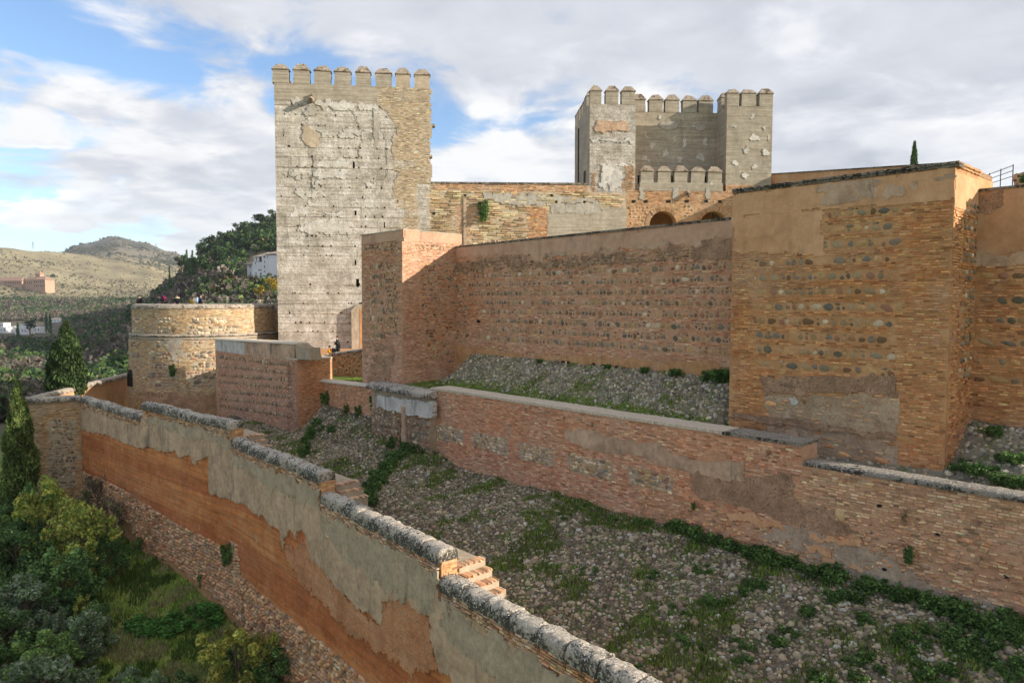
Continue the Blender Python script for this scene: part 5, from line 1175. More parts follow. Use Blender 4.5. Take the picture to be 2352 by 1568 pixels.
def rampart():
    f = f_rp; zb = -20.0
    t = thing('rampart', 'red rammed-earth rampart with grey render and stepped rounded coping, falling towards the camera', 'wall', (*f.pt[2], zb))
    ch = .42; TH = .62
    out = [(0, zb), (f.L, zb)]
    for k in range(4, -1, -1): out += [(f.cum[k + 1], CZ[k] - ch), (f.cum[k], CZ[k] - ch)]
    mb = MB()
    for k in range(5): mb.prism(f.seg[k], rect(0, f.seg[k].L, zb, CZ[k] - ch), -TH, -.03)
    mb.build('core', M['mortar_tan'], t)
    c4 = lambda a, b: (a * .4769, 819.9 + b * .4769)
    c3 = lambda a, b: (567.6 + a * .429, 1072.2 + b * .429)
    # rammed earth in lifts
    zlo = np.array([f.px(*c4(*p)) for p in ((400, 545), (600, 640), (700, 705), (850, 800), (1000, 870), (1100, 935), (1170, 1060), (1300, 1170), (1450, 1300), (1587, 1400))])
    zr = lambda s: np.interp(s, zlo[:, 0], zlo[:, 1]) + 0 * s
    lifts = np.arange(-17.4, -7.0, .82)
    for i, z in enumerate(lifts):
        seg = np.linspace(0, f.L, 60); lo = np.maximum(z, zr(seg)); topz = np.interp(seg, f.cum, [CZ[0] - 1] + [c - 1.0 for c in CZ])
        hi = np.minimum(z + .82, topz); ok = hi > lo + .05
        if ok.sum() < 3: continue
        pl = [(s, a) for s, a in zip(seg[ok], lo[ok])] + [(s, a) for s, a in zip(seg[ok][::-1], hi[ok][::-1] - .015)]
        mb = MB(); patch(mb, f, pl, rng.uniform(-.01, .02), .16, .05, .03, 500 + i, back=.1); mb.build('rammed_lift', M['tapial_deep'] if i in (4, 5, 8) else M['tapial_red'], t)
    # grey render: ragged lower edge
    low = [f.px(*p) for p in [(188, 985), (250, 1000), (330, 1030)] + [c4(*p) for p in ((720, 430), (790, 460), (850, 450), (880, 490), (920, 470), (945, 520), (950, 490), (1010, 480), (1015, 650), (1100, 680), (1155, 700), (1165, 690), (1200, 720), (1260, 760))]]
    low += [f.px(*c3(*p)) for p in ((60, 250), (120, 300), (185, 335), (198, 440), (222, 345), (250, 345), (265, 385), (275, 340), (300, 330), (330, 380), (350, 480), (430, 570), (500, 650), (560, 720), (640, 770), (700, 810), (720, 835), (740, 710), (800, 700), (860, 700), (920, 760), (985, 800), (1000, 930), (1040, 1080), (1120, 1160), (1330, 1300), (1500, 1500))]
    lw = np.array(sorted(low)); seg = np.linspace(.1, min(f.L, lw[-1, 0]), 90)
    def topz(s):
        k = np.clip(np.searchsorted(f.cum, s, side='right') - 1, 0, 4); return np.array(CZ)[k] - ch - .42
    hi = topz(seg)
    pl = list(map(tuple, lw)) + [(s, z) for s, z in zip(seg[::-1], hi[::-1])]
    mb = MB(); patch(mb, f, pl, .095, .075, .022, .13, 531, back=.12); mb.build('grey_render', M['plaster_grey'], t)
    # warmer, rougher render just under the bricks of the three near stretches
    for i, (k, dz_) in enumerate(((1, .55), (2, .75), (3, 1.5), (4, 1.7))):
        a, b = f.cum[k] + .2, f.cum[k + 1] - .1; mb = MB(); patch(mb, f, [(a, CZ[k] - ch - .4), (b, CZ[k] - ch - .4), (b, CZ[k] - ch - .5 - dz_ * .8), ((a + b) / 2, CZ[k] - ch - .5 - dz_), (a, CZ[k] - ch - .4 - dz_ * .5)], .115, .08, .03, .25, 540 + i, back=.06)
        mb.build('rough_render', M['mortar_grey'], t)
    # conglomerate scar below the render near the camera
    scar = [f.px(*c3(*p)) for p in ((200, 440), (330, 380), (430, 575), (560, 730), (700, 830), (745, 715), (860, 700), (985, 810), (1000, 940), (1045, 1090), (880, 1080), (700, 980), (540, 870), (400, 720), (250, 560))]
    mb = MB(); patch(mb, f, scar, .05, .10, .05, .25, 551, back=.1); mb.build('conglomerate_scar', M['tapial_pebbly'], t)
    # bricks below the coping, quoins at the steps
    for k in range(5):
        a, b = f.cum[k], f.cum[k + 1]
        q = [rect(a, b, CZ[k] - ch - .44, CZ[k] - ch)]
        if k: q.append(rect(a + .0, a + .9, CZ[k] - ch - 1.3, CZ[k] - ch - .44))
        for r_ in q: emit_bricks(t, f, *lay_bricks(f, r_, pitch=.09, proud=(.06, .12), miss=.04), 'worn', 70 if k > 1 else 0)
        if k < 4 and CZ[k] > CZ[k + 1]:
            e = Face(f.pt[k + 1] - V * 0, f.pt[k + 1] + np.array([-f.seg[k].n[0], -f.seg[k].n[1]]) * TH)
            mb = MB(); mb.prism(e, rect(0, TH, CZ[k + 1] - .5, CZ[k] - ch), -.3, .02); mb.build('step_end', M['mortar_tan'], t)
            emit_bricks(t, e, *lay_bricks(e, rect(0, TH + .05, CZ[k + 1] - .3, CZ[k] - ch), pitch=.09, proud=(.03, .05)), 'tan', 12)
    mb = MB()
    emit_bricks(t, f, *lay_bricks(f, [f.px(*c4(*p)) for p in ((1100, 880), (1145, 900), (1165, 1050), (1180, 1190), (1125, 1180), (1110, 1000))], pitch=.1, proud=(.05, .1), miss=.1), 'worn', 30)
    # rubble foot
    base = [f.px(*p) for p in ((191, 1165), (296, 1200), (324, 1265), (396, 1290), (467, 1345), (525, 1398), (572, 1465), (620, 1525), (706, 1600))]
    ft = [(s, z) for s, z in zip(zlo[:, 0], zlo[:, 1])] + [(f.L, zlo[-1, 1] - .3), (f.L, -19.5)] + base[::-1]
    emit_stones(t, f, *lay_stones(f, ft, .24, .19, depth=.11, var=.4, miss=.10, fill=.5), 'rubble_red', 300)
    emit_bricks(t, f, *lay_bricks(f, ft, pitch=.19, L=.3, proud=(.02, .10), miss=.72, hfrac=.36), 'worn', 0, 'brick_courses')
    # coping, in lengths that butt together
    for k in range(5):
        A, B = f.pt[k], f.pt[k + 1]; n = max(2, round(f.seg[k].L / (1.15 if k > 1 else 2.0))); off = -f.seg[k].n * (TH / 2 - .03); z = CZ[k] - ch
        for i in range(n):
            p, q = A + (B - A) * i / n + off, A + (B - A) * (i + 1) / n + off
            dzv = rng.normal(0, .02)
            mb = MB(); coping(mb, (*p, z + dzv), (*q, z + dzv), .80, ch, .055 if k > 2 else .10, .075, 20 + i, 12 if k > 1 else 8); mb.build('coping_length', M['coping'], t, smooth=True)
    # brick string under the coping
    # north-west corner: brick and stone return, coping, parapet running back to the bastion
    W0 = X2(onz(62, 915, CZ[0])); Q0 = f.pt[0]; g = Face(W0, Q0, .012, -8)
    zt = CZ[0] - .3
    c = thing('corner_bastion', 'brick and stone corner of the rampart behind the near cypress', 'wall', (*W0, zb))
    mb = MB(); mb.prism(g, rect(-.2, g.L, zb, zt), -.7, 0); mb.build('core', M['mortar_pale'], c)
    pan = g.poly([(112, 965), (172, 962), (176, 1120), (112, 1125)])
    emit_stones(c, g, *lay_stones(g, pan, .26, .2, depth=.07, var=.45, miss=.12), 'stone_warm', 120)
    emit_bricks(c, g, *lay_bricks(g, rect(-.2, g.L, zb + 3, zt), [pan], pitch=.095, proud=(.01, .06), miss=.08), 'bastion', 120)
    mb = MB(); coping(mb, (*(W0 - g.n * .3 - g.d * .3), zt), (*(Q0 - g.n * .3), zt), .95, .34, .1, .05, 21); mb.build('coping', M['coping'], c, smooth=True)
    Wd = X2(onz(299, 856, CZ[0])); h = Face(W0, Wd); 
    pw = thing('walkway_parapet', 'plastered parapet of the walkway leading to the barred bastion door', 'wall', (*W0, zb))
    n_in = -h.n if False else h.n
    mb = MB(); mb.prism(h, rect(0, h.L, -16, zt), -.55, 0); mb.build('core', M['plaster_beige'], pw)
    mb = MB(); coping(mb, (*(W0 - h.n * .28), zt), (*(Wd - h.n * .28), zt), .85, .30, .12, .04, 22); mb.build('coping', M['coping_far'], pw, smooth=True)
    # walkway and its inner wall
    I0, I1 = X2(onz(226, 902, -8.7)), X2(onz(317, 884, -8.9)); q = Face(I0, I1)
    mb = MB(); mb.prism(q, rect(-.6, q.L, -13, -8.75), -.5, 0); mb.prism(q, rect(-.6, q.L + .3, -13, -9.3), -3.2, -.5)
    o = mb.build('walkway', M['plaster_grey']); o['kind'] = 'structure'
    return f
f_rp = rampart()

def steps(x, y, z, n, label, wid=1.15):
    P0 = X2(onz(x, y, z)); t = thing('brick_steps', label, 'steps', (*P0, z - 1), group='brick steps along the rampart walk')
    f = Face(P0 - V * 0, P0 + V * wid)
    for k in range(n):
        a = P0 - U * .36 * k; fk = Face(a, a + V * wid); zt = z - .26 * k
        mb = MB(); mb.prism(fk, rect(0, wid, z - 2.6, zt - .06), -.36 if k else -2.5, 0)
        s = mb.build('step', M['mortar_pale'], t)
        n_ = int(wid / .085); pts = np.array([fk.P((i + .5) * wid / n_, zt - .03, .012) for i in range(n_)])
        for i in range(n_):
            b = bpy.data.objects.new('brick', random.choice(variants('brick', 'worn'))); b.parent = s
            b.location = fk.P((i + .5) * wid / n_, zt - .028, -.30) - np.array(t.location); b.rotation_euler = (0, 0, math.atan2(fk.n[1], fk.n[0]) - math.pi / 2)
            b.scale = (wid / n_ * .84, .33, .07); COL.objects.link(b)
steps(772, 1113, -8.05, 3, 'brick steps behind the second stretch of coping from the camera')
steps(1055, 1300, -8.95, 4, 'brick steps beside the coping nearest the camera')
steps(560, 1002, -7.4, 3, 'brick steps far along the rampart walk, beside the spur')

# ================================================================== ground inside the walls
def grid_surface(name, fn, u0, u1, nu, v0, v1, nv, mat, kind='structure', thick=0):
    u, v = np.meshgrid(np.linspace(u0, u1, nu + 1), np.linspace(v0, v1, nv + 1), indexing='ij'); P = fn(u, v)
    idx = np.arange((nu + 1) * (nv + 1)).reshape(nu + 1, nv + 1)
    q = np.stack([idx[:-1, :-1], idx[:-1, 1:], idx[1:, 1:], idx[1:, :-1]], -1).reshape(-1, 4)
    mb = MB(); mb.add(P.reshape(-1, 3), q); return mb.build(name, mat, kind=kind, smooth=True)
def uv_xy(t, w): return LW0[0] + U[0] * t + V[0] * w, LW0[1] + U[1] * t + V[1] * w
t_pier = float((line_px(LW0, U, 868, 900) - LW0) @ U); t_sp = float((SPC - LW0) @ U); t_tr = float((TC - LW0) @ U); v_cur = float((CUR0 - LW0) @ V); v_sp = float((SPC - LW0) @ V)
def moat_z(t, w):
    """w: metres out from the low wall towards the rampart"""
    t, w = np.asarray(t, float), np.asarray(w, float)
    near = -10.3 + .035 * np.clip(t, -26, 20)
    far = np.interp(t, [-30, -12, -2, -.5, t_pier, t_pier + 1, t_sp - 1.6, t_sp - .2, 30], [-8.75, -8.95, -8.75, -8.35, -7.9, -7.3, -7.1, -9.0, -9.2])
    mid = np.interp(t, [-30, -2, t_pier, t_sp - 1.5, t_sp, 30], [-9.2, -9.15, -8.7, -8.7, -9.25, -9.5])
    z = np.where(w < 1.8, far + (mid - far) * np.clip(w / 1.8, 0, 1) ** .8, mid + (near - mid) * np.clip((w - 1.8) / 7.2, 0, 1.3))
    return z + (fbm(np.stack([t / 2.2, w / 2.2, t * 0], -1), 3, 3) - .5) * .5
_rt = np.array([(q - LW0) @ U for q in f_rp.pt]); _rw = np.array([-((q - LW0) @ V) for q in f_rp.pt]); _o = np.argsort(_rt); _rt, _rw = _rt[_o], _rw[_o]
def moat_P(t, w):
    w = np.minimum(np.asarray(w, float), np.interp(t, _rt, _rw) - .50); x, y = uv_xy(t, -w); return np.stack([x, y, moat_z(t, w)], -1)
m, nt = newmat('moat_soil'); P = pos(nt)
c = nt.ramp(nt.noise(P, 1.5, 7, .65), [(.36, (.075, .06, .04)), (.5, (.125, .10, .068)), (.64, (.18, .148, .10))])
c = nt.mix(nt.smooth(nt.noise(P, .8, 6, .65, .5), .47, .58), c, (.085, .125, .03)); finish(nt, c, .95, nt.noise(P, 30, 5, .7), .8, .04); M['moat_soil'] = m
m, nt = newmat('lawn'); P = pos(nt)
c = nt.ramp(nt.noise(P, 2.2, 7, .65), [(.36, (.08, .125, .02)), (.5, (.14, .20, .035)), (.64, (.22, .25, .06))]); finish(nt, c, .95, nt.noise(P, 50, 4, .7), .8, .04); M['lawn'] = m
grid_surface('moat_ground', moat_P, -29.5, 26, 110, -.3, 11.0, 30, M['moat_soil'])
def upper_z(t, v):
    t, v = np.asarray(t, float), np.asarray(v, float)
    z0 = np.interp(t, [-30, t_tr - 1.0, t_tr - .3, t_tr + 7.6, t_tr + 8.4, 5, 30], [-5.95, -5.95, -6.3, -6.3, -4.98, -5.08, -5.65])
    foot = np.interp(t, [-30, t_tr, t_tr + 3, -6, -1, 3], [1.0, 1.1, 1.5, 1.9, 2.3, 2.8])
    zc = np.interp(t, [-30, t_tr - 1, t_tr + 8, 2.5, 3.6, 5], [-3.9, -4.1, -3.35, -3.2, -4.6, -5.5])
    k = np.clip((v - foot) / np.maximum(v_cur - foot, .5), 0, 1)
    z = z0 + (zc - z0) * np.where(t > 3.8, 0, k ** .9)
    return z + (fbm(np.stack([t / 1.7, v / 1.7, t * 0 + 4], -1), 6, 3) - .5) * .22
def upper_P(t, v): x, y = uv_xy(t, v); return np.stack([x, y, upper_z(t, v)], -1)
m, nt = newmat('upper_bank'); P = pos(nt)
c = nt.ramp(nt.noise(P, 1.8, 7, .65), [(.36, (.17, .145, .10)), (.5, (.25, .215, .15)), (.64, (.32, .275, .20))])
c = nt.mix(nt.smooth(nt.noise(P, .9, 6, .65, .5), .54, .64), c, (.10, .14, .035)); finish(nt, c, .95, nt.noise(P, 30, 5, .7), .8, .04); M['upper_bank'] = m
grid_surface('upper_bank', upper_P, -29, 4.2, 100, .0, v_cur + .4, 24, M['upper_bank'])
def lawn_P(t, q):
    foot = np.interp(t, [-30, t_tr, t_tr + 3, -6, -1, 3], [1.2, 1.4, 2.1, 2.9, 3.5, 3.8]) + (fbm(np.stack([t * 1.2, t * 0, t * 0], -1), 8, 3) - .5) * 1.4; v = .02 + q * np.maximum(foot, .2)
    P = upper_P(t, v); P[..., 2] += .05 * (1 - q ** 3) - .03 * q ** 3; return P
grid_surface('lawn_strip', lawn_P, t_tr + 7.8, 4.1, 90, 0, 1, 8, M['lawn'])
grid_surface('terrace_lawn', lambda t, v: np.stack([*uv_xy(t, v), -5.45 - .02 * t + v * 0], -1), 4.0, 34, 30, .75, 10, 8, M['lawn'])
def poly_ground(name, pts, z, mat):
    mb = MB(); mb.add([(p[0], p[1], z) for p in pts], np.arange(len(pts))[None]); return mb.build(name, mat, kind='structure')
TA = f_ter.P0; TB = f_ter.P0 + f_ter.d * f_ter.L
poly_ground('keep_terrace', [TA - f_ter.d * 6 + f_ter.n * -.5, TB + f_ter.d * 3 - f_ter.n * .5, TB + f_ter.d * 12 + np.array([0, 34]), TA + np.array([-6, 30])], -4.45, M['mortar_tan'])

# ================================================================== cobbles, pebbles of the banks, grass
def cobbles(setting, fn, t0, t1, w0, w1, sp, rad, dens_fn, pal, name='cobble', nobj=300, hgt=.6, seed=1):
    r = np.random.default_rng(seed); nt_, nw = int((t1 - t0) / sp), int((w1 - w0) / (sp * .85))
    i, j = np.meshgrid(np.arange(nt_), np.arange(nw), indexing='ij')
    t = t0 + (i + .5 * (j % 2) + r.normal(0, .22, i.shape)) * sp; w = w0 + (j + r.normal(0, .22, i.shape)) * sp * .85
    t, w = t.ravel(), w.ravel(); P = fn(t, w); x, y = proj(P)
    keep = (x > -120) & (x < 2480) & (y > 300) & (y < 1690) & (r.random(len(t)) < dens_fn(t, w)); t, w, P = t[keep], w[keep], P[keep]; n = len(t)
    e = .05; Tt = fn(t + e, w) - P; Tw = fn(t, w + e) - P; Tt /= np.linalg.norm(Tt, axis=1)[:, None]; N = np.cross(Tt, Tw); N *= np.sign(N[:, 2:3]); N /= np.linalg.norm(N, axis=1)[:, None]
    B = np.cross(N, Tt); yaw = r.normal(0, .7, n); c, s_ = np.cos(yaw)[:, None], np.sin(yaw)[:, None]; A1 = Tt * c + B * s_; A2 = -Tt * s_ + B * c
    ra = rad * np.exp(r.normal(0, .30, n)).clip(.55, 2.3); rb = ra * r.uniform(.6, .95, n); rh = np.minimum(ra, rb) * r.uniform(.45, .95, n) * hgt / .6
    col = mixpal(PAL[pal], n, .24, r); light = r.random(n) < .07; col[light] = np.array([.50, .46, .38]) * r.uniform(.8, 1.15, (light.sum(), 1))
    size = ra / np.linalg.norm(P, axis=1); o = np.argsort(-size); a, b = o[:nobj], o[nobj:]
    J = 1 + r.normal(0, .12, (len(b), 7)); J = np.concatenate([J, J, J, np.ones((len(b), 1))], 1)
    Vn = P[b, None] + A1[b, None] * (ST[None, :, 0] * J * ra[b, None])[..., None] + A2[b, None] * (ST[None, :, 2] * J * rb[b, None])[..., None] + N[b, None] * (ST[None, :, 1] * rh[b, None])[..., None]
    if len(b):
        mb = MB(); mb.inst(ST, SF, Vn, col[b]); ob = mb.build(name + '_bed', M['cobble'], smooth=True, kind='stuff')
        ob.parent = setting
    vs_ = []
    for q in range(20):
        mb = MB(); T = ST.copy(); j = 1 + r.normal(0, .1, 7)
        for k in range(3): T[k * 7:k * 7 + 7, 0] *= j; T[k * 7:k * 7 + 7, 2] *= j
        mb.add(T[:, [0, 2, 1]] * np.array([1, -1, 1]), SF, col[r.integers(0, n)]); me = mb.mesh('cobble', True); me.materials.append(M['cobble']); vs_.append(me)
    for k in a:
        ob = bpy.data.objects.new(name, vs_[r.integers(0, 20)]); mt = Matrix(np.stack([A1[k], A2[k], N[k]], 1).tolist()).to_4x4()
        ob.matrix_world = Matrix.Translation(Vector(P[k])) @ mt @ Matrix.Diagonal((ra[k], rb[k], rh[k], 1)); ob.parent = setting; COL.objects.link(ob)
G = {o.name: o for o in COL.objects if o.get('kind') == 'structure'}
def green(t, w, s=1.0, seed=2): return fbm(np.stack([t / s, w / s, t * 0], -1), seed, 4)
cobbles(G['moat_ground'], moat_P, -29, 24, .0, 10.0, .132, .070, lambda t, w: np.where(green(t, w, 1.6) > .59, .30, .985) * (w < np.interp(t, _rt, _rw) - .7), 'cobble', seed=4)
def rub(t, v):
    d = np.interp(v, [0, 1.3, 2.3, 3.0], [.05, .15, .85, .98]); d = np.where(t < t_tr + 1, .8, d); return d * np.where(green(t, v, 1.1, 5) > .60, .4, 1)
cobbles(G['upper_bank'], upper_P, -28, 3.9, .2, v_cur, .15, .074, rub, 'bank', seed=7, hgt=.7)

def blades(P, h, wd, r, lean=.5, per=1):
    """grass: bent triangles at points P"""
    n = len(P); a = r.uniform(0, 2 * math.pi, n); d = np.stack([np.cos(a), np.sin(a), a * 0], 1); l = r.uniform(0, 2 * math.pi, n); ld = np.stack([np.cos(l), np.sin(l), l * 0], 1)
    hh = h * r.uniform(.5, 1.3, n)[:, None]; top = P + ld * hh * lean * r.uniform(0, 1, (n, 1)) + np.array([0, 0, 1.]) * hh
    return np.stack([P - d * wd, P + d * wd, top], 1)
TF = [np.array([[0, 1, 2]])]
def grass(name, P, h, wd, pal, r, label=None):
    col = np.array(pal)[r.integers(0, len(pal), len(P))] * r.uniform(.7, 1.3, (len(P), 1))
    mb = MB(); mb.inst(None, TF, blades(P, h, wd, r), col); o = mb.build(name, M['leaf'], kind='stuff')
    if label: o['label'] = label; o['category'] = 'grass'
    return o
GREEN = [(.15, .24, .03), (.20, .30, .05), (.27, .32, .07), (.11, .18, .03), (.33, .33, .11)]
r = np.random.default_rng(21)
t, v = r.uniform(-27, 4, 60000), r.uniform(0.05, v_cur, 60000); k = r.random(60000) < np.where(green(t, v, 1.1, 5) > .60, .6, np.interp(v, [0, 1.6, 2.3, 4], [1, 1, .15, .04])); k |= (t > t_tr + 8) & (v < np.interp(t, [-12, -6, 3], [1.7, 2.2, 2.9])) & (v > 1.0); k &= (t > t_tr + 8) | ((t < t_tr - .8) & (r.random(60000) < .25))
grass('grass', upper_P(t[k], v[k]), .13, .028, GREEN, r, 'bright green grass on the bank between the low wall and the curtain')
t, w = r.uniform(-29, 22, 150000), r.uniform(0, 10, 150000); g = green(t, w, 1.6); k = r.random(150000) < np.where(g > .57, .95, np.where(g > .52, .3, .05)) * np.interp(t, [-26, -6, 10], [1.2, .75, .4])
grass('weeds', moat_P(t[k], w[k]), .14, .03, GREEN[:4] + [(.13, .12, .05)], r, 'patchy weeds growing between the moat cobbles')
t, v = r.uniform(4, 14, 14000), r.uniform(.8, 8, 14000); x, y = uv_xy(t, v); grass('terrace_grass', np.stack([x, y, -5.45 - .02 * t], -1), .14, .035, GREEN, r, 'strip of grass below the rubble terrace wall')

# ================================================================== terrain outside
_cx = np.array([-900, -300, 0, 100, 200, 270, 330, 400, 450, 500, 540, 590, 640, 700, 1000, 1400, 3200], float)
_r = np.array([95, 150, 210, 300, 400, 500, 620, 800, 1000, 1250, 1500, 1750, 2100, 2600, 3200, 4200], float)
_y = np.array([
 # 95   150   210  300  400  500  620  800  1000 1250 1500 1750 2100 2600 3200 4200
 [1010, 930, 890, 850, 830, 810, 790, 760, 730, 690, 640, 600, 610, 620, 640, 660],
 [1010, 930, 890, 850, 830, 810, 790, 760, 730, 690, 630, 585, 600, 612, 640, 660],
 [1000, 920, 880, 850, 828, 808, 786, 752, 722, 672, 612, 571, 590, 600, 640, 660],
 [1000, 920, 880, 845, 822, 802, 780, 748, 718, 672, 620, 578, 600, 600, 640, 660],
 [1000, 915, 872, 832, 805, 782, 762, 738, 712, 682, 632, 589, 592, 562, 620, 660],
 [1000, 905, 850, 800, 770, 748, 738, 728, 708, 684, 638, 600, 590, 545, 610, 660],
 [1000, 890, 820, 760, 728, 708, 720, 728, 706, 684, 645, 612, 600, 556, 615, 660],
 [1000, 870, 790, 715, 678, 657, 690, 722, 708, 690, 660, 630, 612, 582, 630, 660],
 [1000, 850, 765, 685, 630, 608, 650, 700, 705, 700, 680, 655, 640, 605, 640, 660],
 [1000, 835, 750, 660, 600, 572, 600, 670, 700, 700, 685, 665, 650, 625, 645, 660],
 [1000, 825, 740, 645, 575, 548, 570, 640, 690, 700, 690, 675, 660, 640, 650, 660],
 [1000, 815, 735, 632, 555, 530, 548, 610, 680, 700, 690, 680, 665, 650, 655, 660],
 [1000, 812, 732, 625, 540, 515, 530, 590, 670, 700, 690, 680, 670, 655, 655, 660],
 [1000, 812, 732, 620, 530, 505, 520, 570, 660, 700, 690, 680, 670, 655, 655, 660],
 [1000, 830, 760, 680, 600, 560, 560, 600, 660, 700, 690, 680, 670, 660, 660, 665],
 [1000, 860, 800, 760, 720, 705, 700, 695, 690, 690, 690, 685, 680, 675, 675, 675],
 [1000, 900, 850, 800, 760, 730, 710, 700, 695, 692, 690, 688, 685, 682, 680, 680]], float)
_B = [X2(q) for q in RQ[:5]] + [_e]
def near_z(X, Y):
    z = np.interp(Y, [10, 20, 32, 38, 45, 54, 62, 80], [-19.0, -18.6, -18.1, -17.2, -15.9, -15.0, -16.5, -21])
    return z + np.interp(X, [-60, -35, -20, 0], [-3.0, -.8, 0, 0])
def terrain_z(X, Y):
    X, Y = np.asarray(X, float), np.asarray(Y, float); rr = np.hypot(X, Y); a = np.arctan2(X, Y)
    xi = CX + F * np.tan(np.clip(a, -1.2, 1.2)); cosa = np.cos(a)
    xi = np.where(np.abs(a) > 1.2, np.sign(a) * 6000 + CX, xi)
    xk = np.clip(np.interp(xi, _cx, np.arange(len(_cx))), 0, len(_cx) - 1); lr = np.clip(np.interp(np.log(np.maximum(rr, 95)), np.log(_r), np.arange(len(_r))), 0, len(_r) - 1.001)
    i = np.minimum(xk.astype(int), len(_cx) - 2); j = lr.astype(int); fx, fr_ = xk - i, lr - j; fx = fx * fx * (3 - 2 * fx)
    yy = (_y[i, j] * (1 - fx) + _y[i + 1, j] * fx) * (1 - fr_) + (_y[i, j + 1] * (1 - fx) + _y[i + 1, j + 1] * fx) * fr_
    zf = -(yy - 690) / F * rr * np.maximum(cosa, .35)
    zf = zf + (fbm(np.stack([X / 90, Y / 90, X * 0], -1), 4, 5) - .5) * np.clip(rr * .009, 0, 16)
    zn = near_z(X, Y) + (fbm(np.stack([X / 5, Y / 5, X * 0], -1), 9, 4) - .5) * 1.0
    k = np.clip((rr - 66) / 34, 0, 1); k = k * k * (3 - 2 * k)
    return zn * (1 - k) + zf * k
m, nt = newmat('terrain'); P = pos(nt); geo = nt.n('ShaderNodeSeparateXYZ', {0: P})
rr = nt.n('ShaderNodeVectorMath', {0: P}, operation='LENGTH').outputs['Value']
straw = nt.ramp(nt.noise(P, .008, 9, .62, .3), [(.36, (.18, .145, .08)), (.5, (.28, .23, .13)), (.62, (.37, .31, .175))])
vor = nt.n('ShaderNodeTexVoronoi', {'Vector': P, 'Scale': .11}).outputs['Distance']
straw = nt.mix(nt.math('MULTIPLY', nt.smooth(nt.math('ADD', vor, nt.math('MULTIPLY', nt.noise(P, .012, 5, .6), .6)), .62, .45), .6), straw, (.075, .075, .04))
terr = nt.noise(nt.vmath('MULTIPLY', P, (.002, .002, .10)), 1.0, 3, .5); straw = nt.mix(nt.smooth(terr, .55, .6), straw, (.23, .185, .10))
pk = nt.smooth(rr, 2050, 2250); mont = nt.ramp(nt.noise(P, .01, 8, .6, .3), [(.40, (.065, .07, .05)), (.53, (.14, .125, .09)), (.66, (.23, .19, .13))])
far_ = nt.mix(pk, straw, mont)
wood_ = nt.ramp(nt.noise(P, .05, 7, .6), [(.36, (.06, .06, .032)), (.5, (.115, .10, .06)), (.64, (.18, .145, .09))])
c = nt.mix(nt.smooth(nt.math('ADD', rr, nt.math('MULTIPLY', nt.noise(P, .01, 4, .5), 300)), 1080, 1180), wood_, far_)
gr = nt.ramp(nt.noise(P, .5, 8, .65, .4), [(.36, (.10, .15, .025)), (.48, (.19, .26, .05)), (.58, (.26, .29, .07)), (.68, (.27, .21, .11))])
c = nt.mix(nt.smooth(rr, 75, 105), gr, c); finish(nt, c, .96, nt.noise(P, 8, 6, .7), .6, .12); M['terrain'] = m
def terrain():
    a = np.concatenate([np.linspace(-math.pi, -.80, 40)[:-1], np.linspace(-.80, -.22, 230)[:-1], np.linspace(-.22, math.pi, 60)[:-1]])
    rr = np.concatenate([[0.5], np.linspace(6, 80, 75), np.geomspace(82, 5200, 150)]); A, Rr = np.meshgrid(a, rr, indexing='ij')
    X, Y = np.sin(A) * Rr, np.cos(A) * Rr; Z = terrain_z(X, Y); na, nr = A.shape; idx = np.arange(na * nr).reshape(na, nr); i2 = np.roll(idx, -1, 0)
    q = np.stack([idx[:, :-1], i2[:, :-1], i2[:, 1:], idx[:, 1:]], -1).reshape(-1, 4)
    mb = MB(); mb.add(np.stack([X, Y, Z], -1).reshape(-1, 3), q); mb.build('terrain', M['terrain'], kind='structure', smooth=True)
terrain()
def hit_ground(x, y, rmin=14, rmax=4000):
    d = ray(x, y); rr = np.concatenate([np.linspace(rmin, 90, 160), np.geomspace(91, rmax, 500)]); P = d[None] * (rr / d[1])[:, None]
    k = np.nonzero(P[:, 2] < terrain_z(P[:, 0], P[:, 1]))[0]
    return P[k[0]] if len(k) else P[-1]
# ================================================================== plants
def leaf_quads(C, size, r, flat=0.0, asp=.55):
    """leaf-shaped quads of random orientation at centres C"""
    n = len(C); a = r.normal(0, 1, (n, 3)); a[:, 2] *= (1 - flat); a /= np.linalg.norm(a, axis=1)[:, None]; b = np.cross(a, r.normal(0, 1, (n, 3))); b /= np.linalg.norm(b, axis=1)[:, None]
    s = size * r.uniform(.6, 1.35, n)[:, None]
    return np.stack([C - a * s, C - b * s * asp, C + a * s, C + b * s * asp], 1)
QF = [np.array([[0, 1, 2, 3]])]
def clump_points(n, r, shape, nb=9, spread=.75, br=.42):
    """points in lumpy sub-clumps inside a unit ball (z scaled by shape(z))"""
    cs = r.normal(0, 1, (nb, 3)); cs /= np.linalg.norm(cs, axis=1)[:, None]; cs *= (r.uniform(.25, 1, (nb, 1)) ** .5) * spread
    k = r.integers(0, nb, n); d = r.normal(0, 1, (n, 3)); d /= np.linalg.norm(d, axis=1)[:, None]; rad = br * r.uniform(.6, 1.25, nb)[k] * (r.uniform(0, 1, n) ** .38)
    return cs[k] + d * rad[:, None], k
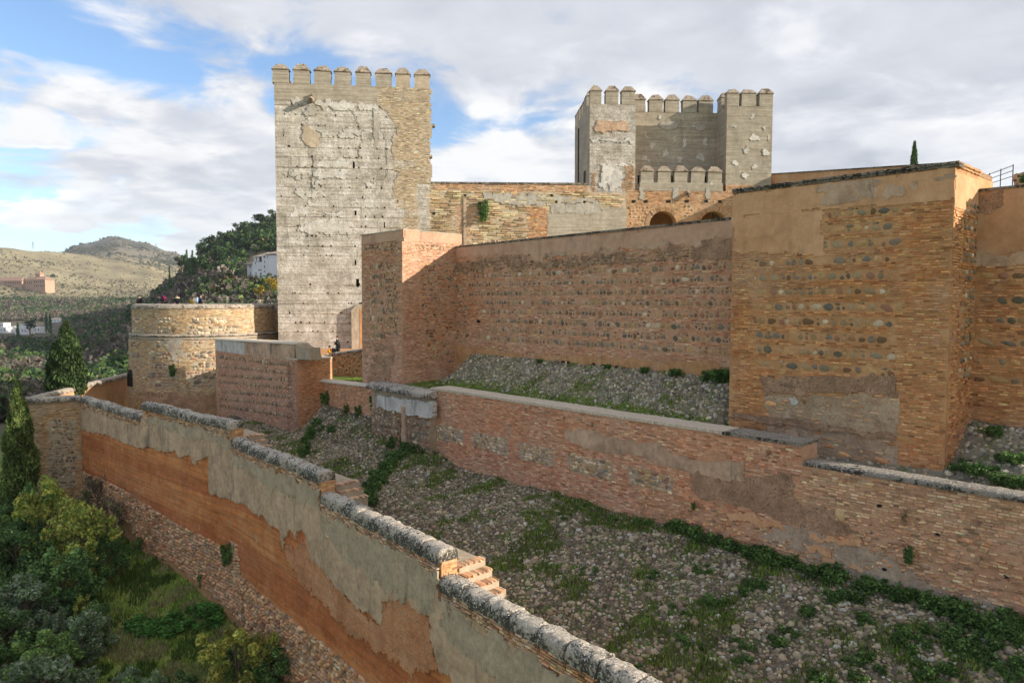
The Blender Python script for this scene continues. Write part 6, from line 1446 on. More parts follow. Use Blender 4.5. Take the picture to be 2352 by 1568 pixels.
def crown_mesh(name, n, size, pal, seed, shape='round', nb=9, spread=.75, br=.42, asp=.55, jit=.22):
    r = np.random.default_rng(seed)
    if shape == 'cone':
        h = r.uniform(0, 1, n) ** .85; ang = r.uniform(0, 2 * math.pi, n); tw = .5 + .5 * np.sin(ang * 3 + h * 9 + seed); rad = np.interp(h, [0, .08, .25, .6, .9, 1], [.25, .85, 1, .72, .25, .03]) * (.72 + .28 * tw) * r.uniform(0, 1, n) ** .3
        C = np.stack([np.cos(ang) * rad, np.sin(ang) * rad, h], 1); k = (h * 12).astype(int)
    else:
        C, k = clump_points(n, r, shape, nb, spread, br)
    col = np.array(pal)[r.integers(0, len(pal), n)]; cj = 1 + r.normal(0, .14, (k.max() + 1, 1)); col = col * cj[k].clip(.6, 1.5) * (1 + r.normal(0, jit, (n, 1))).clip(.5, 1.7)
    mb = MB(); mb.inst(None, QF, C[:, None] + (leaf_quads(C * 0, size, r, asp=asp)), col); me = mb.mesh(name); me.materials.append(M['leaf']); return me
def trunk_mesh(name, h, rad, seed, limbs=4, reach=.6):
    r = np.random.default_rng(seed); mb = MB(); mb.tube([(0, 0, -.4), (r.normal(0, .03), 0, h * .5), (r.normal(0, .06), r.normal(0, .06), h)], [rad, rad * .75, rad * .4], 7)
    for k in range(limbs):
        a = r.uniform(0, 6.3); z = h * r.uniform(.45, .9); mb.tube([(0, 0, z), (math.cos(a) * reach * .5, math.sin(a) * reach * .5, z + reach * .45), (math.cos(a) * reach, math.sin(a) * reach, z + reach * .8)], [rad * .45, rad * .3, rad * .1], 5)
    me = mb.mesh(name); me.materials.append(M['wood']); return me
def child(name, me, parent, loc=(0, 0, 0), sc=(1, 1, 1), rot=0):
    o = bpy.data.objects.new(name, me); o.parent = parent; o.location = loc; o.scale = sc; o.rotation_euler = (0, 0, rot); COL.objects.link(o); return o
DG = [(.022, .045, .016), (.03, .058, .02), (.045, .075, .025), (.018, .036, .014)]
MG = [(.05, .085, .022), (.07, .105, .03), (.09, .12, .035), (.04, .07, .02)]
GG = [(.075, .095, .06), (.10, .12, .075), (.06, .08, .05), (.12, .14, .09)]
OY = [(.15, .165, .035), (.19, .19, .045), (.11, .135, .03), (.22, .20, .05)]
YL = [(.42, .29, .03), (.36, .26, .035), (.48, .34, .05), (.26, .22, .04)]
BR = [(.10, .075, .055), (.13, .10, .075), (.085, .065, .05), (.15, .115, .08)]
def _br(p, k): return [tuple(x * k for x in c) for c in p]
HDG, HMG, HGG, HOY = _br(DG, 1.75), _br(MG, 1.45), _br(GG, 1.35), _br(OY, 1.2)
DG, MG, GG, OY, BR = _br(DG, 3.4), _br(MG, 3.2), _br(GG, 2.6), _br(OY, 2.6), [(.20, .165, .13), (.24, .20, .155), (.17, .135, .105), (.27, .22, .17)]
# ---- cypresses
def cypress(x, y, ytop, depth, wpx, label, pal, n=9000, seed=1, double=False, size=.10):
    P = at(x, y, depth); T = at(x, ytop, depth); h = T[2] - P[2]; wd = wpx / F * depth / 2
    t = thing('cypress', label, 'tree', P); child('trunk', trunk_mesh('trunk', h * .9, .16, seed, 0), t)
    me = crown_mesh('crown', n, size / h if False else .035, pal, seed, 'cone'); 
    r = np.random.default_rng(seed); hh = r.uniform(0, 1, n) ** .85; ang = r.uniform(0, 2 * math.pi, n)
    lob = .5 + .5 * np.sin(ang * 3 + hh * 7 + seed) * np.cos(hh * 23 + ang * 2)
    rad = np.interp(hh, [0, .05, .25, .6, .88, 1], [.5, .9, 1, .74, .30, .03]) * (.68 + .32 * lob) * r.uniform(0, 1, n) ** .28
    C = np.stack([np.cos(ang) * rad * wd, np.sin(ang) * rad * wd, .2 + hh * h], 1)
    if double:
        h2 = h * .70; m_ = r.random(n) < .33; C[m_] = np.stack([np.cos(ang) * rad * wd * .55 - wd * .62, np.sin(ang) * rad * wd * .5, .2 + hh * h2], 1)[m_]
    col = np.array(pal)[r.integers(0, len(pal), n)] * (1 + r.normal(0, .25, (n, 1))).clip(.4, 1.8) * (.75 + .5 * lob)[:, None]
    a = np.array([0, 0, 1.]) + r.normal(0, .45, (n, 3)); a /= np.linalg.norm(a, axis=1)[:, None]; b = np.cross(a, r.normal(0, 1, (n, 3))); b /= np.linalg.norm(b, axis=1)[:, None]; s = size * r.uniform(.6, 1.5, n)[:, None]
    mb = MB(); mb.inst(None, QF, np.stack([C - a * s, C - b * s * .45, C + a * s * 1.2, C + b * s * .45], 1), col); me = mb.mesh('crown'); me.materials.append(M['leaf']); child('crown', me, t)
    return t
CYP = [(.055, .095, .03), (.075, .12, .035)] + [(.035, .06, .02), (.05, .08, .025), (.07, .10, .03), (.028, .05, .018)]
CYL = [(.10, .15, .035), (.14, .19, .05), (.075, .115, .03), (.18, .22, .065)]
cypress(50, 1150, 882, 50, 88, 'slender cypress with a sunlit tip in front of the rampart corner', CYL, 15000, 31, size=.11)
cypress(158, 915, 745, 60, 96, 'dark twin-topped cypress standing behind the walkway parapet', CYP, 15000, 32, True, .13)
cypress(2098, 420, 330, 74, 19, 'thin dark cypress rising above the square tower', DG, 2500, 33, size=.12)
cypress(430, 640, 576, 330, 9, 'narrow cypress on the skyline left of the pine wood', DG, 700, 34, size=.45)
cypress(443, 640, 577, 330, 8, 'second narrow cypress on the skyline, close to the pine wood', DG, 700, 35, size=.45)
cypress(391, 690, 613, 360, 7, 'lone thin cypress on the wooded slope below the dry hill', DG, 500, 36, size=.45)
# ---- shrubs of the garden outside the rampart
SH = {}
for k, (nm, pal, n, size, br, spread) in enumerate((('dark', DG + MG[:2], 3600, .062, .34, .72), ('grey', GG + MG[:1], 3600, .060, .34, .72), ('olive', OY + MG[:1], 3000, .062, .30, .78), ('mid', MG, 3600, .062, .34, .72), ('brown', BR + OY[2:3], 1300, .055, .34, .78), ('yellow', OY + [(.28, .23, .05)], 3000, .06, .28, .8))):
    SH[nm] = [crown_mesh('foliage', int(n * 1.5), size * .85, pal, 60 + k * 5 + j, 'round', 34, spread + .12, br * .62, .5) for j in range(3)]
SHL = {'dark': 'dense dark green shrub', 'grey': 'grey-green shrub', 'olive': 'yellow-green young tree', 'mid': 'mid green bush', 'brown': 'bare brownish bush', 'yellow': 'yellowing shrub'}
tm = [trunk_mesh('trunk', 1.3, .035, 70 + i, 12, .8) for i in range(2)]
def shrub(kind, x, y, wpx, label, hs=1.0, name='shrub'):
    P = hit_ground(x, y); d = P[1]; w_ = wpx / F * d / 2; t = thing(name, label, 'shrub' if name == 'shrub' else 'tree', P)
    i = random.randrange(2); child('foliage', SH[kind][random.randrange(3)], t, (0, 0, w_ * hs * .82), (w_, w_, w_ * hs), random.uniform(0, 6.3)); child('trunk', tm[i], t, (0, 0, 0), (w_ * .8, w_ * .8, w_ * hs * .9))
sh = [('olive', 118, 1300, 185, 'yellow-green young tree beside the foot of the near cypress', 1.25), ('olive', 195, 1345, 180, 'olive green bush between the yellow-green tree and the rampart corner', 1.2),
 ('olive', 215, 1175, 70, 'small pale bush against the foot of the rampart corner', 1.0), ('brown', 225, 1200, 90, 'bare twiggy bush at the rampart corner', 1.5),
 ('mid', 285, 1215, 60, 'ivy-like green shrub climbing the rampart foot', 1.6), ('dark', 370, 1270, 55, 'small dark shrub touching the rubble foot of the rampart', 1.1),
 ('dark', 40, 1340, 170, 'dark shrub at the left edge below the cypress', 1.0), ('dark', 150, 1420, 190, 'large dark shrub left of the grassy clearing', 1.0),
 ('dark', 245, 1330, 110, 'dark shrub between the clearing and the corner', 1.1), ('grey', 60, 1470, 190, 'grey-green shrub on the left edge halfway down the garden', .9),
 ('dark', 10, 1530, 170, 'dark shrub in the bottom left corner', .9), ('grey', 195, 1520, 150, 'grey-green shrub left of the broad-leaved patch', .95),
 ('mid', 110, 1580, 180, 'mid green shrub at the lower left edge', .9), ('grey', 100, 1660, 230, 'wide grey-green shrub along the bottom edge', .9),
 ('dark', 300, 1690, 170, 'dark shrub along the bottom edge below the clearing', .9), ('dark', 400, 1650, 130, 'dark shrub between the bottom edge and the yellowing shrub', 1.0),
 ('yellow', 545, 1600, 210, 'yellowing shrub at the bottom edge close to the rampart', 1.05), ('brown', 420, 1690, 80, 'reddish twiggy bush at the bottom edge', 1.0),
 ('dark', 625, 1590, 130, 'dark shrub squeezed between yellowing shrub and rampart', 1.0), ('dark', 480, 1360, 60, 'dark low shrub against the rubble foot, upper one', 1.2),
 ('dark', 590, 1470, 70, 'dark low shrub against the rubble foot, lower one', 1.2), ('mid', 320, 1270, 50, 'straggly green shrub above the grassy clearing', .9),
 ('brown', 130, 1450, 60, 'small russet bush among the dark shrubs', 1.0), ('dark', 0, 1230, 110, 'dark bush behind the near cypress at the left edge', 1.0),
 ('mid', 870, 1640, 115, 'leafy green shrub in front of the red rampart at the bottom edge', 1.5), ('dark', 430, 1310, 45, 'tiny dark shrub at the rampart foot', 1.2),
 ('brown', 20, 1400, 80, 'bare brown bush among dark shrubs at the left edge', 1.2), ('dark', 220, 1450, 90, 'dark shrub at the edge of the grassy clearing', .9), ('grey', 290, 1600, 90, 'small grey-green shrub below the broad-leaved patch', .9),
 ('dark', 530, 1520, 60, 'dark shrub above the yellowing shrub', .9)]
for s in sh: shrub(*s)
_g9 = np.random.default_rng(9); _n = 0
where = {0: 'at the left edge', 1: 'left of the clearing', 2: 'in the middle of the garden slope', 3: 'towards the rampart foot'}; tall = {0: 'upper', 1: 'middle', 2: 'lower'}; looks = ['thin', 'bushy', 'low', 'leggy', 'rounded', 'ragged', 'spreading', 'feathery', 'lopsided', 'narrow', 'squat', 'twiggy', 'leaning', 'loose', 'full', 'patchy']
for (px, py) in [(20, 1300), (75, 1420), (130, 1500), (30, 1420), (170, 1600), (225, 1490), (240, 1620), (350, 1660), (70, 1350), (190, 1440), (20, 1600), (90, 1240), (255, 1260), (450, 1680)]:
    kd = ['mid', 'olive', 'grey', 'dark', 'brown', 'mid', 'olive', 'grey'][_n % 8]; shrub(kd, px, py, float(_g9.uniform(45, 95)), '%s %s %s, %s part' % (looks[_n % 16], SHL[kd], where[min(3, px // 150)], tall[min(2, (py - 1240) // 130)]), float(_g9.uniform(.9, 1.7))); _n += 1
for px, py in [(-60, 1330), (-90, 1450), (-70, 1570), (-160, 1300), (-190, 1420), (-170, 1560), (-270, 1350), (-300, 1480), (-290, 1600), (-400, 1400), (-420, 1550), (-60, 1220), (-200, 1200), (-340, 1230), (-130, 1640), (-260, 1680)]:
    n0 = set(COL.objects.keys()); shrub('dark' if px % 4 else 'mid', px, py, float(_g9.uniform(130, 200)), 'dense shrub of the garden left of the picture edge', float(_g9.uniform(.9, 1.2)))
    for nm_ in set(COL.objects.keys()) - n0:
        if COL.objects[nm_].parent is None: COL.objects[nm_]['group'] = 'garden shrubs beyond the left edge of the picture'
# broad-leaved low plants (single leaves) in the clearing, and rough grass
r = np.random.default_rng(81); random.seed(23)
def scatter_px(n, poly, r):
    xs, ys = [p[0] for p in poly], [p[1] for p in poly]; x, y = r.uniform(min(xs), max(xs), n * 3), r.uniform(min(ys), max(ys), n * 3); k = inpoly(x, y, poly); return np.stack([x[k][:n], y[k][:n]], 1)
q = [hit_ground(*p) for p in ((300, 1445), (440, 1420), (500, 1440), (390, 1500))]
c0 = np.mean(q, 0)
t = thing('broad_leaf_patch', 'patch of low plants with broad bright leaves in the grassy clearing', 'plants', c0)
cl = [crown_mesh('foliage', 70, .26, [(.10, .24, .045), (.13, .29, .06), (.08, .19, .04)], 90 + i, 'round', 4, .7, .5, .85) for i in range(3)]
for p in scatter_px(60, [(290, 1440), (350, 1425), (440, 1405), (510, 1405), (500, 1440), (420, 1470), (330, 1475)], r): P = hit_ground(*p); child('foliage', cl[random.randrange(3)], t, P + np.array([0, 0, .30]) - c0, (.55, .55, .24), random.uniform(0, 6))
X, Y = r.uniform(-52, 2, 520000), r.uniform(12, 64, 520000); Z = terrain_z(X, Y); x, y = proj(np.stack([X, Y, Z], 1)); k = (x > -420) & (x < 760) & (y > 900) & (y < 1700); X, Y, Z = X[k], Y[k], Z[k]
k = r.random(len(X)) < np.where(fbm(np.stack([X / 2.5, Y / 2.5, X * 0], -1), 12, 3) > .42, .9, .45); P = np.stack([X, Y, Z], 1)[k]
nz = fbm(P / 1.6, 33, 4); n2 = fbm(P / .8, 37, 3); hh_ = np.where(nz < .45, 1, np.where(nz < .56, 2, 3)); LG = [tuple(1.45 * x for x in c) for c in GREEN]
for kk, nm, pl, ht, lab in ((1, 'rough_grass', [(.10, .17, .035), (.14, .21, .045), (.08, .13, .03)], .34, 'tufts of darker long grass on the slope outside the rampart'), (2, 'short_grass', LG, .18, 'bright short grass of the clearing outside the rampart'), (3, 'dry_grass', [(.38, .32, .16), (.30, .27, .12), (.24, .27, .09), (.42, .37, .22)], .26, 'dry straw-coloured grass on the slope outside the rampart')): grass(nm, P[(hh_ == kk) & (n2 > (.36 if kk == 1 else .30))], ht, .035, pl, r, lab)
# ---- ivy and clumps on the moat bank and upper bank
dry = [crown_mesh('ivy', 260, .09, [(.20, .17, .08), (.14, .14, .05), (.24, .20, .11), (.10, .12, .04)], 110 + i, 'round', 9, .8, .35, .35) for i in range(3)]
iv = [crown_mesh('ivy', 420, .12, [(.08, .15, .04), (.11, .20, .05), (.06, .115, .034), (.16, .25, .06)], 100 + i, 'round', 8, .7, .45, .8) for i in range(4)]
def ivy_strip(name, label, fn, pts, n, rad, hgt, seed, cat_='plants'):
    """pts: (t,w) polyline"""
    r = np.random.default_rng(seed); pts = np.array(pts); t_ = np.linspace(0, len(pts) - 1, n); tt = np.interp(t_, np.arange(len(pts)), pts[:, 0]) + r.normal(0, .18, n); ww = np.interp(t_, np.arange(len(pts)), pts[:, 1]) + r.normal(0, .16, n)
    P = fn(tt, ww); c = P.mean(0); t = thing(name, label, cat_, c)
    for k in range(n):
        s = rad * r.uniform(.6, 1.35); child('ivy', iv[r.integers(0, 4)], t, P[k] + np.array([0, 0, hgt * s * .5]) - c, (s, s, s * hgt), r.uniform(0, 6.3))
def moat_px(x, y):
    d = ray(x, y)
    for k in np.linspace(12, 70, 600):
        P = d * (k / d[1]); q = P[:2] - LW0; t, w_ = q @ U, -(q @ V)
        if P[2] < moat_z(t, w_): return (float(t), float(w_))
    return (float(t), float(w_))
mp = lambda *a: [moat_px(*p) for p in a]
ivy_strip('ivy', 'dark ivy running along the foot of the low wall on the right', moat_P, mp((1640, 1245), (1750, 1285), (1900, 1330), (2050, 1365), (2150, 1400), (2260, 1450), (2352, 1470)), 62, .34, .75, 1)
ivy_strip('ivy', 'ivy clump at the foot of the low wall below the last stone panel', moat_P, mp((1540, 1215), (1590, 1235), (1640, 1250)), 12, .30, 1.1, 2)
ivy_strip('ivy', 'broad diagonal strip of ivy and grass falling from the whitewashed pier', moat_P, mp((940, 1030), (905, 1055), (880, 1085), (860, 1120), (845, 1160)), 44, .40, .7, 3)
ivy_strip('ivy', 'ivy bed directly under the whitewashed pier', moat_P, mp((900, 1020), (940, 1025), (985, 1045)), 16, .36, .9, 4)
ivy_strip('ivy', 'ivy in the gully at the corner of the spur block', moat_P, mp((722, 975), (712, 1000), (700, 1030), (690, 1050)), 18, .30, .9, 5)
ivy_strip('ivy', 'small ivy mound on the bank beside the gully', moat_P, mp((745, 985), (770, 992)), 7, .26, .9, 6)
WL = ['bushy weed clump hanging just below the ivy at the worn brick foot', 'tall weed clump in the middle of the right half of the moat, near the ivy', 'small weed left of the bushy clump, below the fifth stone panel', 'small weed between the fifth panel and the bushy clump',
 'little weed in the middle of the moat below the third panel', 'weed clump below the bushy one, in the middle of the bank', 'weed under the tall weed clump on the right half', 'weed between the middle of the bank and the bottom edge, right of centre', 'weed close under the long ivy, right half of the moat',
 'spreading weed clump nearer the bottom edge on the right', 'large weed mass near the lower right corner, upper one', 'large weed mass at the right edge near the corner', 'dark weed mass on the bottom edge at the right', 'weed alone on the cobbles below the middle of the low wall, near the bottom',
 'small weed beyond the nearest coping in the middle of the moat', 'weed near the bottom edge beyond the nearest coping', 'tuft at the foot of the low wall under the third panel', 'tuft at the foot of the low wall under the fourth panel', 'leafy tuft at the foot of the low wall between fourth and fifth panel', 'tiny tuft at the foot of the low wall left of the fourth panel',
 'weed at the bottom edge between the two larger masses', 'weed at the bottom edge left of the larger masses', 'weed mass touching the long ivy at the right edge', 'tiny tuft at the foot of the low wall under the second panel', 'small weed at the bottom edge next to the nearest coping']
r = np.random.default_rng(5)
for i, (x, y, n, rd) in enumerate([(1725, 1350, 9, .30), (1930, 1375, 9, .3), (1500, 1325, 5, .2), (1620, 1310, 5, .2), (1350, 1310, 4, .2), (1640, 1390, 6, .25), (1860, 1420, 5, .22), (1800, 1470, 6, .25), (2010, 1440, 6, .26), (2100, 1480, 8, .3), (2220, 1500, 10, .34), (2320, 1530, 10, .34), (2150, 1550, 9, .32), (1700, 1500, 6, .25), (1560, 1400, 4, .2), (1580, 1490, 5, .22), (1290, 1190, 5, .2), (1400, 1200, 4, .2), (1480, 1205, 6, .25), (1340, 1165, 3, .18), (1980, 1540, 7, .28), (1880, 1560, 6, .26), (2290, 1440, 9, .32), (1230, 1105, 3, .16), (1460, 1550, 4, .2)]):
    t, w_ = moat_px(x, y); rr_ = np.random.default_rng(200 + i)
    P0 = moat_P(t, w_); th = thing('weed_clump', WL[i], 'plants', P0, 'weed clumps on the cobbled moat')
    for k in range(n): a, d_ = rr_.uniform(0, 6.3), rd * 1.4 * rr_.uniform(0, 1) ** .5 * 1.3; P = moat_P(t + math.cos(a) * d_, w_ + math.sin(a) * d_); s = rd * rr_.uniform(.5, 1.1); child('ivy', iv[rr_.integers(0, 4)], th, P + np.array([0, 0, s * .3]) - P0, (s, s, s * .8), a)
for x, y, lab in ((2275, 997, 'round ivy bush on the rocky foot of the end wall'), (2210, 1080, 'ivy at the base corner of the square tower'), (2330, 1060, 'ivy clump at the right edge above the low wall'), (2300, 1110, 'trailing ivy on the rocky slope behind the low wall'), (2260, 1090, 'low ivy beside the square tower on the rocky slope'), (2345, 1115, 'ivy mass at the right edge just behind the mossy coping')):
    d = ray(x, y); 
    for k in np.linspace(14, 40, 700):
        P = d * (k / d[1]); qq = P[:2] - LW0
        if P[2] < upper_z(qq @ U, qq @ V): break
    th = thing('ivy', lab, 'plants', P); rr_ = np.random.default_rng(int(x))
    for k in range(9): a, d_ = rr_.uniform(0, 6.3), .38 * rr_.uniform(0, 1); s = .26 * rr_.uniform(.7, 1.2); child('ivy', iv[rr_.integers(0, 4)], th, (math.cos(a) * d_, math.sin(a) * d_, s * .5), (s, s, s * .8), a)
for i, (x, y, s) in enumerate([(1042, 812, .35), (1000, 856, .4), (1630, 862, .4), (1395, 848, .22), (1660, 885, .5), (1550, 860, .3), (1480, 862, .25), (1240, 850, .2), (1668, 975, .3)]):
    t_ = float((line_px(CUR0 - V * .35, U, x, y) - LW0) @ U); P = upper_P(t_, v_cur - .35 if i != 1 else 1.2); th = thing('wall_weed', ('weed in the inner corner where curtain and corner tower meet', 'weed at the foot of the corner tower beside the lawn', 'weed at the curtain foot near the square tower', 'small weed at the curtain foot halfway along', 'dark weed at the right end of the curtain foot', 'weed on the curtain foot left of the square tower, third from it', 'low weed right of the middle of the curtain foot', 'tiny weed left of the middle of the curtain foot', 'weed against the left edge of the square tower, low down')[i], 'plants', P, 'weeds along the foot of the curtain')
    for k in range(4): a = k * 1.7; child('ivy', iv[k], th, (math.cos(a) * s * .5, math.sin(a) * s * .5, s * .5), (s * .7, s * .7, s * .8), a)
# plants rooted in the faces of walls
def wall_plant(f, x, y, s, lab, pal='ivy'):
    P = f.P(*f.px(x, y), .1); th = thing('wall_plant', lab, 'plants', P)
    n = f.P(*f.px(x, y), 1.1) - P
    for k in range(3): child('ivy', (dry if 'dry' in lab or 'tuft' in lab else iv)[k], th, (n[0] * s * .3, n[1] * s * .3, (k - 1) * s * .7), (s * .8, s * .8, s), k)
for x, y, s, lab in ((753, 918, .45, 'tall plant rooted in the retaining wall beside the spur'), (866, 926, .4, 'plant rooted where the retaining wall meets the pier'), (800, 938, .22, 'small plant rooted in the middle of the retaining wall'), (828, 945, .3, 'spreading plant low on the retaining wall'), (790, 960, .32, 'plant at the foot of the retaining wall')): wall_plant(g_ret, x, y, s, lab)
for x, y, s, lab in ((2090, 1272, .2, 'round plant growing from the worn brickwork'), (2080, 1182, .16, 'dry tuft growing under a hollow in the right brickwork'), (1597, 1160, .12, 'plant in the crack beside the grey mortar'), (1770, 1040, .13, 'tuft hanging from the coping near the grey mortar'), (1212, 940, .09, 'dry tuft hanging under the pale coping, over the second panel'), (1300, 958, .09, 'dry tuft hanging under the pale coping, over the third panel'), (1365, 975, .11, 'dry tuft hanging under the pale coping, over the mortar patch')): wall_plant(f_low, x, y, s, lab)
wall_plant(f_bk, 1110, 485, .75, 'green plant hanging from the ochre stone courses'); wall_plant(f_rp, 530, 1270, .45, 'bush growing from the rubble at the foot of the red rampart'); wall_plant(b_lo, 630 * 0 + 398, 850, .4, 'moss and ferns on the damp streak of the bastion'); wall_plant(b_up, 402, 758, .35, 'grass tuft on the moulding of the bastion')
P = at(2348, 412, 27.5)

# ================================================================== hillside trees
def cover_tree(i, pal, n=170, size=.17): return crown_mesh('hillside_tree', n, size, pal, 300 + i, 'round', 8, .72, .42, .7)
HBR = _br(BR, .85)
HT = {'green': [cover_tree(i, HMG + HDG[2:3] + HBR[:1]) for i in range(4)], 'dark': [cover_tree(10 + i, HDG + HMG[:1]) for i in range(4)], 'grey': [cover_tree(20 + i, HBR + HGG[2:3]) for i in range(4)], 'olive': [cover_tree(30 + i, HOY[2:3] + (HMG + HBR[:2] if i < 3 else [(.26, .19, .05), (.20, .15, .05)])) for i in range(4)]}
HL = {'green': 'mid green tree in the wood on the hillside', 'dark': 'dark evergreen tree in the wood on the hillside', 'grey': 'bare grey-brown tree in the wood on the hillside', 'olive': 'olive-tinted tree in the wood on the hillside'}
r = np.random.default_rng(77)
N = 8500; x, lr = r.uniform(-60, 700, N), r.uniform(math.log(110), math.log(1150), N); rr_ = np.exp(lr); a = np.arctan((x - CX) / F); X, Y = np.sin(a) * rr_, np.cos(a) * rr_; Z = terrain_z(X, Y)
px2, py2 = proj(np.stack([X, Y, Z], 1)); dens = fbm(np.stack([X / 60, Y / 60, X * 0], -1), 15, 3)
k = (py2 > 480) & (py2 < 1020) & (dens > .30) & ((rr_ < 900) | (dens > .47)); k &= ~((px2 > 560) & (px2 < 660) & (py2 > 585) & (py2 < 660) & (rr_ > 250) & (rr_ < 520))
k &= ~((px2 < 150) & (py2 > 735) & (py2 < 800) & (rr_ > 250)); X, Y, Z, rr_, px2, py2 = X[k], Y[k], Z[k], rr_[k], px2[k], py2[k]
rad = r.uniform(1.7, 3.6, len(X)) * np.interp(rr_, [110, 300, 800], [.75, 1.0, 1.3]); kn = fbm(np.stack([X / 45, Y / 45, X * 0], -1), 16, 3) + r.normal(0, .10, len(X))
kinds = np.where(kn < .37, 'dark', np.where(kn < .44, 'green', np.where(kn < .50, 'olive', 'grey')))
kinds = np.where((py2 < 640) & (px2 > 400) & (r.random(len(X)) < .8), 'dark', kinds)
order = np.argsort(-rad / rr_); mbs = MB(); cnt = 0
# visibility: skip trees hidden by the slope in front is not needed, the wood is cheap
tp = {}
for kd in HT:
    for j, me in enumerate(HT[kd]):
        co = np.empty(len(me.vertices) * 3, np.float32); me.vertices.foreach_get('co', co); ca = np.empty(len(me.vertices) * 4, np.float32); me.attributes['col'].data.foreach_get('color', ca); c3_ = co.reshape(-1, 4, 3)[:48]; cm_ = c3_.mean(1, keepdims=True); tp[(kd, j)] = (((c3_ - cm_) * 1.55 + cm_).reshape(-1, 3), ca.reshape(-1, 4)[:4 * 48, :3])
for n_, i in enumerate(order):
    kd = str(kinds[i]); j = int(r.integers(0, 4)); sq = r.uniform(.85, 1.25)
    if n_ < 280:
        o = bpy.data.objects.new('hillside_tree', HT[kd][j]); o.location = (X[i], Y[i], Z[i] + rad[i] * .8); o.scale = (rad[i], rad[i], rad[i] * sq); o.rotation_euler = (0, 0, r.uniform(0, 6.3)); COL.objects.link(o); tag(o, HL[kd], 'tree', 'trees of the hillside wood: ' + kd)
    else:
        co, ca = tp[(kd, j)]; c_, s_ = math.cos(r.uniform(0, 6.3)), 0; th = r.uniform(0, 6.3); c_, s_ = math.cos(th), math.sin(th)
        v = np.stack([co[:, 0] * c_ - co[:, 1] * s_, co[:, 0] * s_ + co[:, 1] * c_, co[:, 2] * sq], 1) * rad[i] + np.array([X[i], Y[i], Z[i] + rad[i] * .8])
        q = np.arange(len(co)).reshape(-1, 4); mbs.add(v, q, ca * r.uniform(.75, 1.25))
o = mbs.build('hillside_wood', M['leaf'], kind='stuff'); o['label'] = 'mixed wood covering the valley and the hillside'; o['category'] = 'wood'
# more of the same wood far down the valley, coarser with distance
N2 = 6500; x2, r2 = r.uniform(-60, 430, N2), r.uniform(420, 1180, N2); a2 = np.arctan((x2 - CX) / F); X2_, Y2_ = np.sin(a2) * r2, np.cos(a2) * r2; Z2_ = terrain_z(X2_, Y2_); qx, qy = proj(np.stack([X2_, Y2_, Z2_], 1))
k2 = (qy > 600) & (qy < 900) & (fbm(np.stack([X2_ / 70, Y2_ / 70, X2_ * 0], -1), 19, 3) > .36) & ~((qx < 145) & (qy > 738) & (qy < 792)) & ~((qx < 125) & (qy > 622) & (qy < 672)); X2_, Y2_, Z2_ = X2_[k2], Y2_[k2], Z2_[k2]; kn2 = fbm(np.stack([X2_ / 60, Y2_ / 60, X2_ * 0], -1), 16, 3) + r.normal(0, .1, len(X2_)); mb2 = MB()
for i in range(len(X2_)):
    co, ca = tp[('dark' if kn2[i] < .43 else 'green' if kn2[i] < .47 else 'olive' if kn2[i] < .53 else 'grey', int(r.integers(0, 4)))]; co, ca = co[:88], ca[:88]; q_ = r.uniform(2.2, 4.6)
    mb2.add(co * q_ * 1.15 + np.array([X2_[i], Y2_[i], Z2_[i] + q_ * .7]), np.arange(88).reshape(-1, 4), ca * r.uniform(.75, 1.2))
o = mb2.build('valley_wood', M['leaf'], kind='stuff'); o['label'] = 'distant mixed wood on the valley floor below the dry hills'; o['category'] = 'wood'
# stone pines on the skyline, the yellow trees, dark trees by the abbey
pm = [crown_mesh('crown', 900, .10, HDG + [(.06, .085, .03)], 400 + i, 'round', 12, .72, .36, .6) for i in range(3)]; pt = [trunk_mesh('trunk', 1.0, .045, 410 + i, 4, .3) for i in range(2)]
def pine(x, ybase, ytop, wpx, depth, label, flat=.55, name='stone_pine', meshes=None):
    P = at(x, ybase, depth); h = (at(x, ytop, depth)[2] - P[2]) * (1.12 if name == 'stone_pine' else 1); w_ = wpx / F * depth / 2 * (1.1 if name == 'stone_pine' else 1); t = thing(name, label, 'tree', P); ch = min(w_ * flat * 2, h)
    child('crown', random.choice(meshes or pm), t, (0, 0, h - ch * .45), (w_, w_, ch / 2 * 1.05), random.uniform(0, 6)); child('trunk', pt[0], t, (0, 0, 0), (h * .8, h * .8, h * .8))
for a in ((606, 560, 497, 52, 430, 'umbrella-shaped pine on the crest nearest the keep', .45), (640, 570, 487, 44, 420, 'pine on the crest cut off by the edge of the keep', .6), (617, 600, 515, 64, 400, 'tall broad pine below the crest next to the keep', .8), (555, 590, 516, 36, 420, 'rounded pine standing above the middle of the crest', .7), (520, 600, 538, 50, 410, 'pine on the left shoulder of the crest', .6), (492, 610, 545, 50, 400, 'pine further left on the crest, dark green', .7), (467, 620, 560, 44, 390, 'leftmost pine of the crest', .7), (540, 620, 540, 60, 390, 'broad dark pine below the rounded one', .8), (575, 620, 545, 54, 390, 'broad dark pine left of the tall one', .8), (590, 560, 525, 40, 425, 'low pine in a gap of the crest', .6), (420, 655, 590, 34, 340, 'dark tree at the left foot of the pine crest', .9), (545, 640, 575, 44, 330, 'layered dark cedar left of the white palace', .9), (500, 650, 570, 50, 345, 'dark pine on the slope below the crest', .8), (460, 650, 590, 46, 330, 'dark green tree on the slope below the leftmost pine', .8)): pine(*a)
ym = [crown_mesh('crown', 800, .10, YL, 420 + i, 'round', 10, .7, .4, .7) for i in range(2)]
pine(597, 703, 656, 33, 215, 'yellow autumn tree just left of the keep', .72, 'autumn_tree', ym); pine(624, 700, 638, 42, 225, 'taller yellow autumn tree cut by the edge of the keep', .7, 'autumn_tree', ym); pine(438, 705, 688, 22, 210, 'small yellow bush beyond the bastion parapet', .6, 'autumn_tree', ym)
dm = pm
